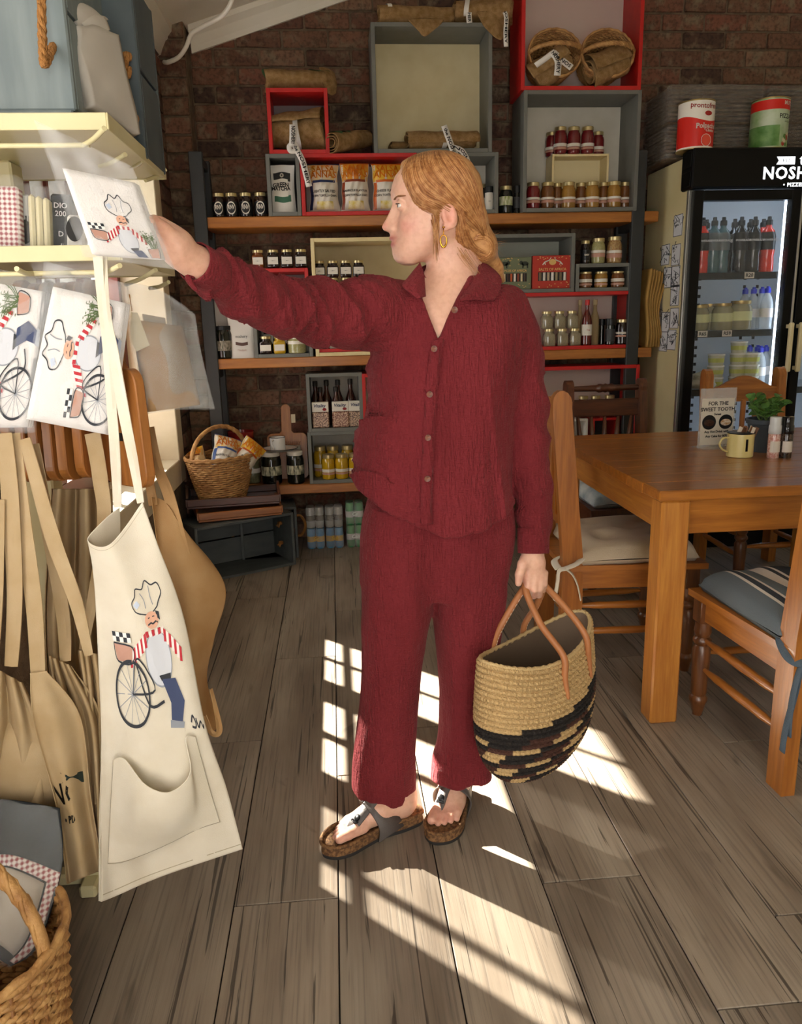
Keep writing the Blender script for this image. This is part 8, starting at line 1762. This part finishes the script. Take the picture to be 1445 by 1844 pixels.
def tail(t, pts, w, txt=None):
    """a loose ribbon end, world px path -> child of t"""
    Mi = Matrix.LocRotScale(t.location, t.rotation_euler, None).inverted(); n = 26; Q = catmull(np.array(pts, float), n); L_, R_ = [], []
    for i in range(n):
        d = Q[min(i+1, n-1)][:2]-Q[max(i-1, 0)][:2]; d = d/(np.linalg.norm(d)+1e-9); nn = np.array([-d[1], d[0]])*w; L_.append(tuple(Mi @ Vector(tuple(PX(Q[i][0]-nn[0], Q[i][1]-nn[1], Q[i][2]))))); R_.append(tuple(Mi @ Vector(tuple(PX(Q[i][0]+nn[0], Q[i][1]+nn[1], Q[i][2]+.004)))))
    o = obj('ribbon_tail', G().add(*sheet(lambda u, v: np.array((L_, R_)[int(round(u))][int(round(v*(n-1)))]), 1, n-1, .0008)).mesh('ribbon_tail', M_RIB, True, fix=False), t)
    if txt:
        me = text_mesh(txt, .030, M_INK, bold=.0008).copy(); xs_ = [q.co.x for q in me.vertices]; a0, a1 = min(xs_), max(xs_); A, B_ = np.array(L_), np.array(R_)
        for q in me.vertices:
            f_ = .1+.8*(q.co.x-a0)/(a1-a0); i = f_*(n-1); k = min(int(i), n-2); s = i-k; c = .5-q.co.y/.030*.75; l = A[k]*(1-s)+A[k+1]*s; r_ = B_[k]*(1-s)+B_[k+1]*s; q.co = Vector(tuple(l*(1-c)+r_*c))+Vector((0, 0, 0))
        lo = obj('lettering', me, t); cw = Mi.to_3x3() @ Vector((0, -.0028, .0)); lo.location = cw
    return o
def px_at(x, y, Y): q = PX(x, y, Y); return (q[0], Y, q[2])
def on(x, Y, z): return (PX(x, 300, Y)[0], Y, z)
z3 = BOXES['c3']; z4 = BOXES['c4']
t, _ = roll('green edged burlap sack draped on top of the small red box', on(540, 4.50, z3[3]+.0205), (0, 0, .05), .30, .085, .62, patch=[(.06, 1.4, .05, .35, M_REDP), (.13, 1.5, .06, .9, M_GREENP), (-.14, 1.2, .03, .8, M_GREENP)], seed=1)
def drape(label_parent, pts_rows, m): 
    Mi = Matrix.LocRotScale(label_parent.location, label_parent.rotation_euler, None).inverted(); fn = rows_fn(pts_rows); return obj('sack_flap', G().add(*sheet(lambda u, v: np.array(Mi @ Vector(tuple(fn(u, v)))), 12, 16, .004)).mesh('sack_flap', m, True, fix=False), label_parent)
drape(t, [[(575, 122, 4.48), (590, 124, 4.50), (602, 132, 4.56)], [(582, 150, 4.44), (594, 150, 4.45), (606, 152, 4.50)], [(590, 168, 4.43), (598, 172, 4.44), (604, 168, 4.48)]], M_BURLAP)
t, _ = roll('burlap sack with stencilled letters tied with ribbon inside the small red box', on(540, 4.50, z3[2]), (0, 0, -.06), .27, .088, .95, turns=2.2, rib=[(.0, .025)], txt=[('CT', -.085, 1.15, .05, M_STENC), ('D.HC', .075, 1.0, .045, M_STENC)], seed=2, taper=-.35)
tail(t, [(528, 224, 4.395), (528, 245, 4.385), (527, 262, 4.385)], 6.5, 'NOSHERY'); tail(t, [(530, 258, 4.388), (535, 270, 4.385), (545, 290, 4.385), (553, 320, 4.388), (557, 336, 4.388)], 5.5, 'the NOSHERY'); tail(t, [(527, 258, 4.388), (521, 264, 4.386), (524, 272, 4.386), (534, 272, 4.386)], 4.5)
zt_r = BOXES['c2'][3]+.0205
t, _ = roll('rolled burlap sack with green stripe lying beside the small red box', on(632, 4.50, zt_r), (0, -.22, .75), .27, .062, .8, patch=[(-.09, 1.2, .035, 1.3, M_GREENP), (-.02, 1.7, .02, .7, M_GREENP)], seed=3); t.location[2] += .028
ztc = z4[3]+.0205
t, _ = roll('burlap sack with hanging corner on top of the tall grey box at the left', on(752, 4.48, ztc), (0, 0, .04), .37, .062, .8, turns=2.4, rib=[(-.135, .022)], seed=4); drape(t, [[(735, 36, 4.41), (765, 34, 4.40), (800, 36, 4.41)], [(748, 50, 4.395), (770, 50, 4.39), (792, 46, 4.40)], [(760, 62, 4.395), (765, 66, 4.392), (772, 60, 4.395)]], M_BURLAP)
t, _ = roll('burlap sack tied with ribbon overhanging the tall grey box at the right', on(868, 4.48, ztc), (0, 0, -.05), .30, .06, .85, rib=[(-.085, .024)], seed=5, taper=-.4); drape(t, [[(858, 22, 4.42), (885, 20, 4.41), (910, 22, 4.44)], [(872, 48, 4.40), (892, 48, 4.40), (910, 45, 4.42)], [(892, 68, 4.40), (902, 72, 4.40), (908, 66, 4.42)]], M_BURLAP); tail(t, [(905, 14, 4.40), (912, 30, 4.39), (911, 60, 4.388), (912, 84, 4.388)], 4, 'NOSHERY'); tail(t, [(845, 22, 4.405), (845, 32, 4.40), (846, 41, 4.40)], 5, 'HER')
t, _ = roll('flat folded burlap sack under the tied one inside the tall grey box', on(745, 4.54, z4[2]), (0, 0, .1), .24, .052, .6, seed=6)
t, _ = roll('burlap sack with printed ribbon lying inside the tall grey box', on(796, 4.47, z4[2]), (0, -.02, .03), .37, .075, .7, turns=2.3, rib=[(.01, .026)], seed=7); tail(t, [(800, 226, 4.40), (808, 248, 4.392), (817, 272, 4.388), (826, 286, 4.388)], 5.5, 'the NOSHERY'); tail(t, [(812, 264, 4.388), (830, 270, 4.385), (838, 280, 4.385), (843, 292, 4.385)], 5, 'NOSH')
# baskets lying on their sides in the big red box
def lying_basket(label, x, seed, bl_):
    b7 = BOXES['c7']; rr_ = .135; q = PX(x, 100, 4.40); t = basket(label, (q[0], 4.43, b7[2]+rr_*.88+.004), rr_, .10, .19, 18, 26, .10, 0, .86)
    t.rotation_euler = (PI/2-.18, 0, 0); t.location = (q[0], 4.60, b7[2]+rr_*.95); return t
lying_basket('left wicker basket lying in the tall red box with a ribboned sack', 1001, 1, 0); lying_basket('right wicker basket lying in the tall red box with a stencilled sack', 1096, 2, 1)
b7 = BOXES['c7']
t, _ = roll('burlap sack with ribbon tucked into the left basket of the red box', (PX(1008, 100, 4.42)[0], 4.44, b7[2]+.035), (.5, -.5, -.35), .20, .088, .95, turns=2.2, txt=[('MX', -.02, 1.0, .05, M_STENC), ('f', .05, .8, .05, M_STENC)], seed=8); tail(t, [(965, 118, 4.345), (985, 104, 4.325), (995, 96, 4.32)], 5); tail(t, [(993, 92, 4.32), (1005, 110, 4.318), (1004, 136, 4.32)], 6, 'NOSHERY'); tail(t, [(997, 94, 4.32), (1012, 108, 4.318), (1030, 122, 4.322)], 6, 'the NOS')
t, _ = roll('burlap sack with green stencil tucked into the right basket of the red box', (PX(1100, 100, 4.42)[0], 4.45, b7[2]+.03), (.3, -.35, .15), .21, .092, .95, turns=2.2, txt=[('SAX', .06, .9, .045, M_GREENP), ('MN', .07, .35, .045, M_GREENP)], seed=9)
# stack of paper bags at the right end of the middle shelf
t = thing('paper_bag_stack', 'bundle of folded brown paper bags at the right end of the middle shelf', 'paper bags', (PX(1171, 620, 4.45)[0], 4.45, SZ[1]+.0005))
M_KRAFT = mat('kraft_paper', '#b08a4a', .8, col2='#9c7638', nscale=10)
for k in range(6):
    x0 = -.042+.0145*k; fn = lambda u, v, x0=x0, k=k: (x0+.014*math.sin(v*7.0+.5+.15*k)*(.6+.08*k), -.07+.20*u, .43*v*(1-.012*k)); obj('paper_bag', G().add(*sheet(fn, 4, 28, .006)).mesh('paper_bag', M_KRAFT, True, fix=False), t)
# ---------------------------------------------------------------- beside and under the shelf
M_SLATE = mat('slate_wash', '#565c5c', .6, col2='#4a5050', nscale=8, stretch=(1, 3, 3))
def floor_crate(label, P0, ang, w, d, h):
    t = thing('wooden_crate', label, 'crate', P0, ang, 'slate grey crates on the floor'); th = .016
    # lies on its side: opening to -y; floor of crate at +y
    for s in (-1, 1):
        e = obj('end_panel', G().box(s*w/2-(th if s > 0 else 0), s*w/2+(0 if s > 0 else th), -d/2, d/2, 0, h, .002).mesh('end_panel', M_SLATE), t)
        g = G(); org = np.zeros(3)
        for zz in (.34, .72):
            g.add(*lathe([(0, -.012), (.012, -.008), (.015, 0), (.012, .008), (0, .012)], 10), Matrix.Translation((s*(w/2-th-.010), 0, h*zz)))
            g.tube([(s*(w/2-th-.012), 0, h*zz), (s*(w/2-th-.026), -.014, h*zz-.018)], .006, 6).tube([(s*(w/2-th-.012), 0, h*zz), (s*(w/2-th-.03), .006, h*zz-.014)], .005, 6)
        P = [(s*(w/2-th), 0, h*.34), (s*(w/2+.03), 0, h*.34), (s*(w/2+.055), 0, h*.53), (s*(w/2+.03), 0, h*.72), (s*(w/2-th), 0, h*.72)]; g.tube(catmull(P, 24), .008, 7)
        obj('rope_handle', g.mesh('rope_handle', M_ROPE, True), e)
    for k in range(2):
        obj('slat', G().box(-w/2+th, w/2-th, d/2-.012, d/2, h*.5*k+.004, h*.5*(k+1)-.004, .001).mesh('slat', M_SLATE), t)
    for zz in (0, h-.014): obj('side_board', G().box(-w/2+th, w/2-th, -d/2, d/2-.012, zz, zz+.014, .001).mesh('side_board', M_SLATE), t)
    return t
fc1 = floor_crate('slate grey crate with rope knots lying in front of the corner', (-.70+.03, 4.03, 0), .50, .56, .26, .30); fc1.location = (-.565, 4.17, 0)
floor_crate('slate grey crate with rope loop against the left post', (-.42, 4.42, 0), .12, .32, .24, .30)
# trays on the crates
M_TRAY = wood('dark_tray', '#5a2f1c', '#41200f', 'X', 5, .35, .3); M_TRAYL = wood('amber_tray', '#a5652a', '#84481a', 'X', 5, .35, .3)
def tray(label, loc, rz, w, d, m, tilt=0):
    t = thing('serving_tray', label, 'tray', loc, 0, 'wooden serving trays', rot=(0, tilt, rz)); obj('tray_base', G().box(-w/2, w/2, -d/2, d/2, 0, .012, .002).mesh('tray_base', m), t)
    for s in (-1, 1):
        obj('long_side', G().box(-w/2, w/2, s*d/2-.006, s*d/2+.006, .012, .05, .003).mesh('long_side', m), t)
        pl = [(-d/2, .012), (d/2, .012), (d/2, .05)]+[(d/2-.04-(d-.08)*k/12, .05+.045*math.sin(PI*k/12)) for k in range(13)]+[(-d/2, .05)]; obj('handle_end', G().prism(pl, s*w/2-.006, s*w/2+.006, 'X').mesh('handle_end', m), t)
    return t
tray('lower amber serving tray lying on the slate crate', (-.56, 4.20, .306), .25, .44, .27, M_TRAYL); tray('upper dark serving tray under the chip basket', (-.575, 4.21, .375), .12, .48, .29, M_TRAY)
bkt = basket('wicker basket of chip bags on the serving trays', (PX(402, 890, 4.20)[0], 4.20, .389), .195, .125, .235, 20, 26, .16, .9, .8)
bx_, by_, bz_ = bkt.location
chips('white and blue bag of chips in the wicker basket', 1, 0, 0, 0, 0, 0, '#e0dccb', '#2f4f8f', [('LIGHTLY SALTED', .42, .1)], rot=(-.5, .35, .25), org=(bx_+.01, by_-.09, bz_+.15), w=.15, h=.22); chips('orange bag of chips at the right of the wicker basket', 3, 0, 0, 0, 0, 0, '#e3b43a', '#b9541e', [('BARBECUE', .42, .1)], rot=(-.4, .75, .1), org=(bx_+.07, by_-.03, bz_+.15), w=.14, h=.21, c_low='#d8d0c0'); chips('small brown bag of chips at the left of the wicker basket', 4, 0, 0, 0, 0, 0, '#8a3a1c', '#6a2a14', [('BARBECUE', .42, .1)], rot=(-.6, -.5, -.2), org=(bx_-.10, by_-.04, bz_+.14), w=.12, h=.17, c_low='#c9a878')
# drink multipacks on the floor under the shelf
def multipack(label, x, yb, c1, txt, tcol, nx=2, ny=1, w=.105, h=.125, z0=0, film='#e8ecec', top='#b9bcc0'):
    q = PX(x, 985, 4.50); t = thing('drink_pack', label, 'drink pack', (q[0], 4.53, z0), 0, 'drink packs under the shelf'); r = w/2/nx
    for i in range(nx):
        for j in range(2):
            c = obj('can', G().lathe([(0, 0), (r*.8, 0), (r*.98, .008), (r*.98, h-.012), (r*.82, h-.002), (0, h-.004)], 14).mesh('can', mat('can'+c1, c1, .3, .3), auto=40), t, (-w/2+r+2*r*i, -r+2*r*j, 0)); obj('can_band', G().lathe([(r*.995, h*.35), (r*.995, h*.62)], 14, cap=False).mesh('can_band', mat('canband'+tcol, tcol, .4), True), c)
    obj('shrink_film', G().box(-w/2-.001, w/2+.001, -2*r-.001, 2*r+.001, .001, h, .01).mesh('shrink_film', mat('film'+film, film, .12, alpha=.28, bump=.8, bscale=20, bdist=.02)), t)
    obj('lettering', text_mesh(txt, .03, mat('canband'+tcol, ''), bold=.0015, shear=.3), t, (0, -2*r-.0022, h*.5), (PI/2, 0, 0)); return t
for k, (x, z0, c, tx, tc_, lab) in enumerate(((570, 0, '#3a8fbf', 'Sc', '#c9a53a', 'lower left blue pack of drink cans under the shelf'), (604, 0, '#3a8fbf', 'Sch', '#c9a53a', 'lower right blue pack of drink cans under the shelf'), (570, .1275, '#b9b9b4', 'S', '#3a2f1c', 'upper left silver pack of drink cans under the shelf'), (604, .1275, '#b9b9b4', 'S', '#3a2f1c', 'upper right silver pack of drink cans under the shelf'), (641, 0, '#1f9a4a', 'Can', '#dfe6e0', 'lower green pack of drink cans beside the trouser leg'), (641, .1375, '#1f9a4a', 'Ca', '#dfe6e0', 'upper green pack of drink cans beside the trouser leg'))):
    multipack(lab, x, 985, c, tx, tc_, h=.125 if k < 4 else .135, z0=z0)
bpy.data.scenes.remove(TMP)
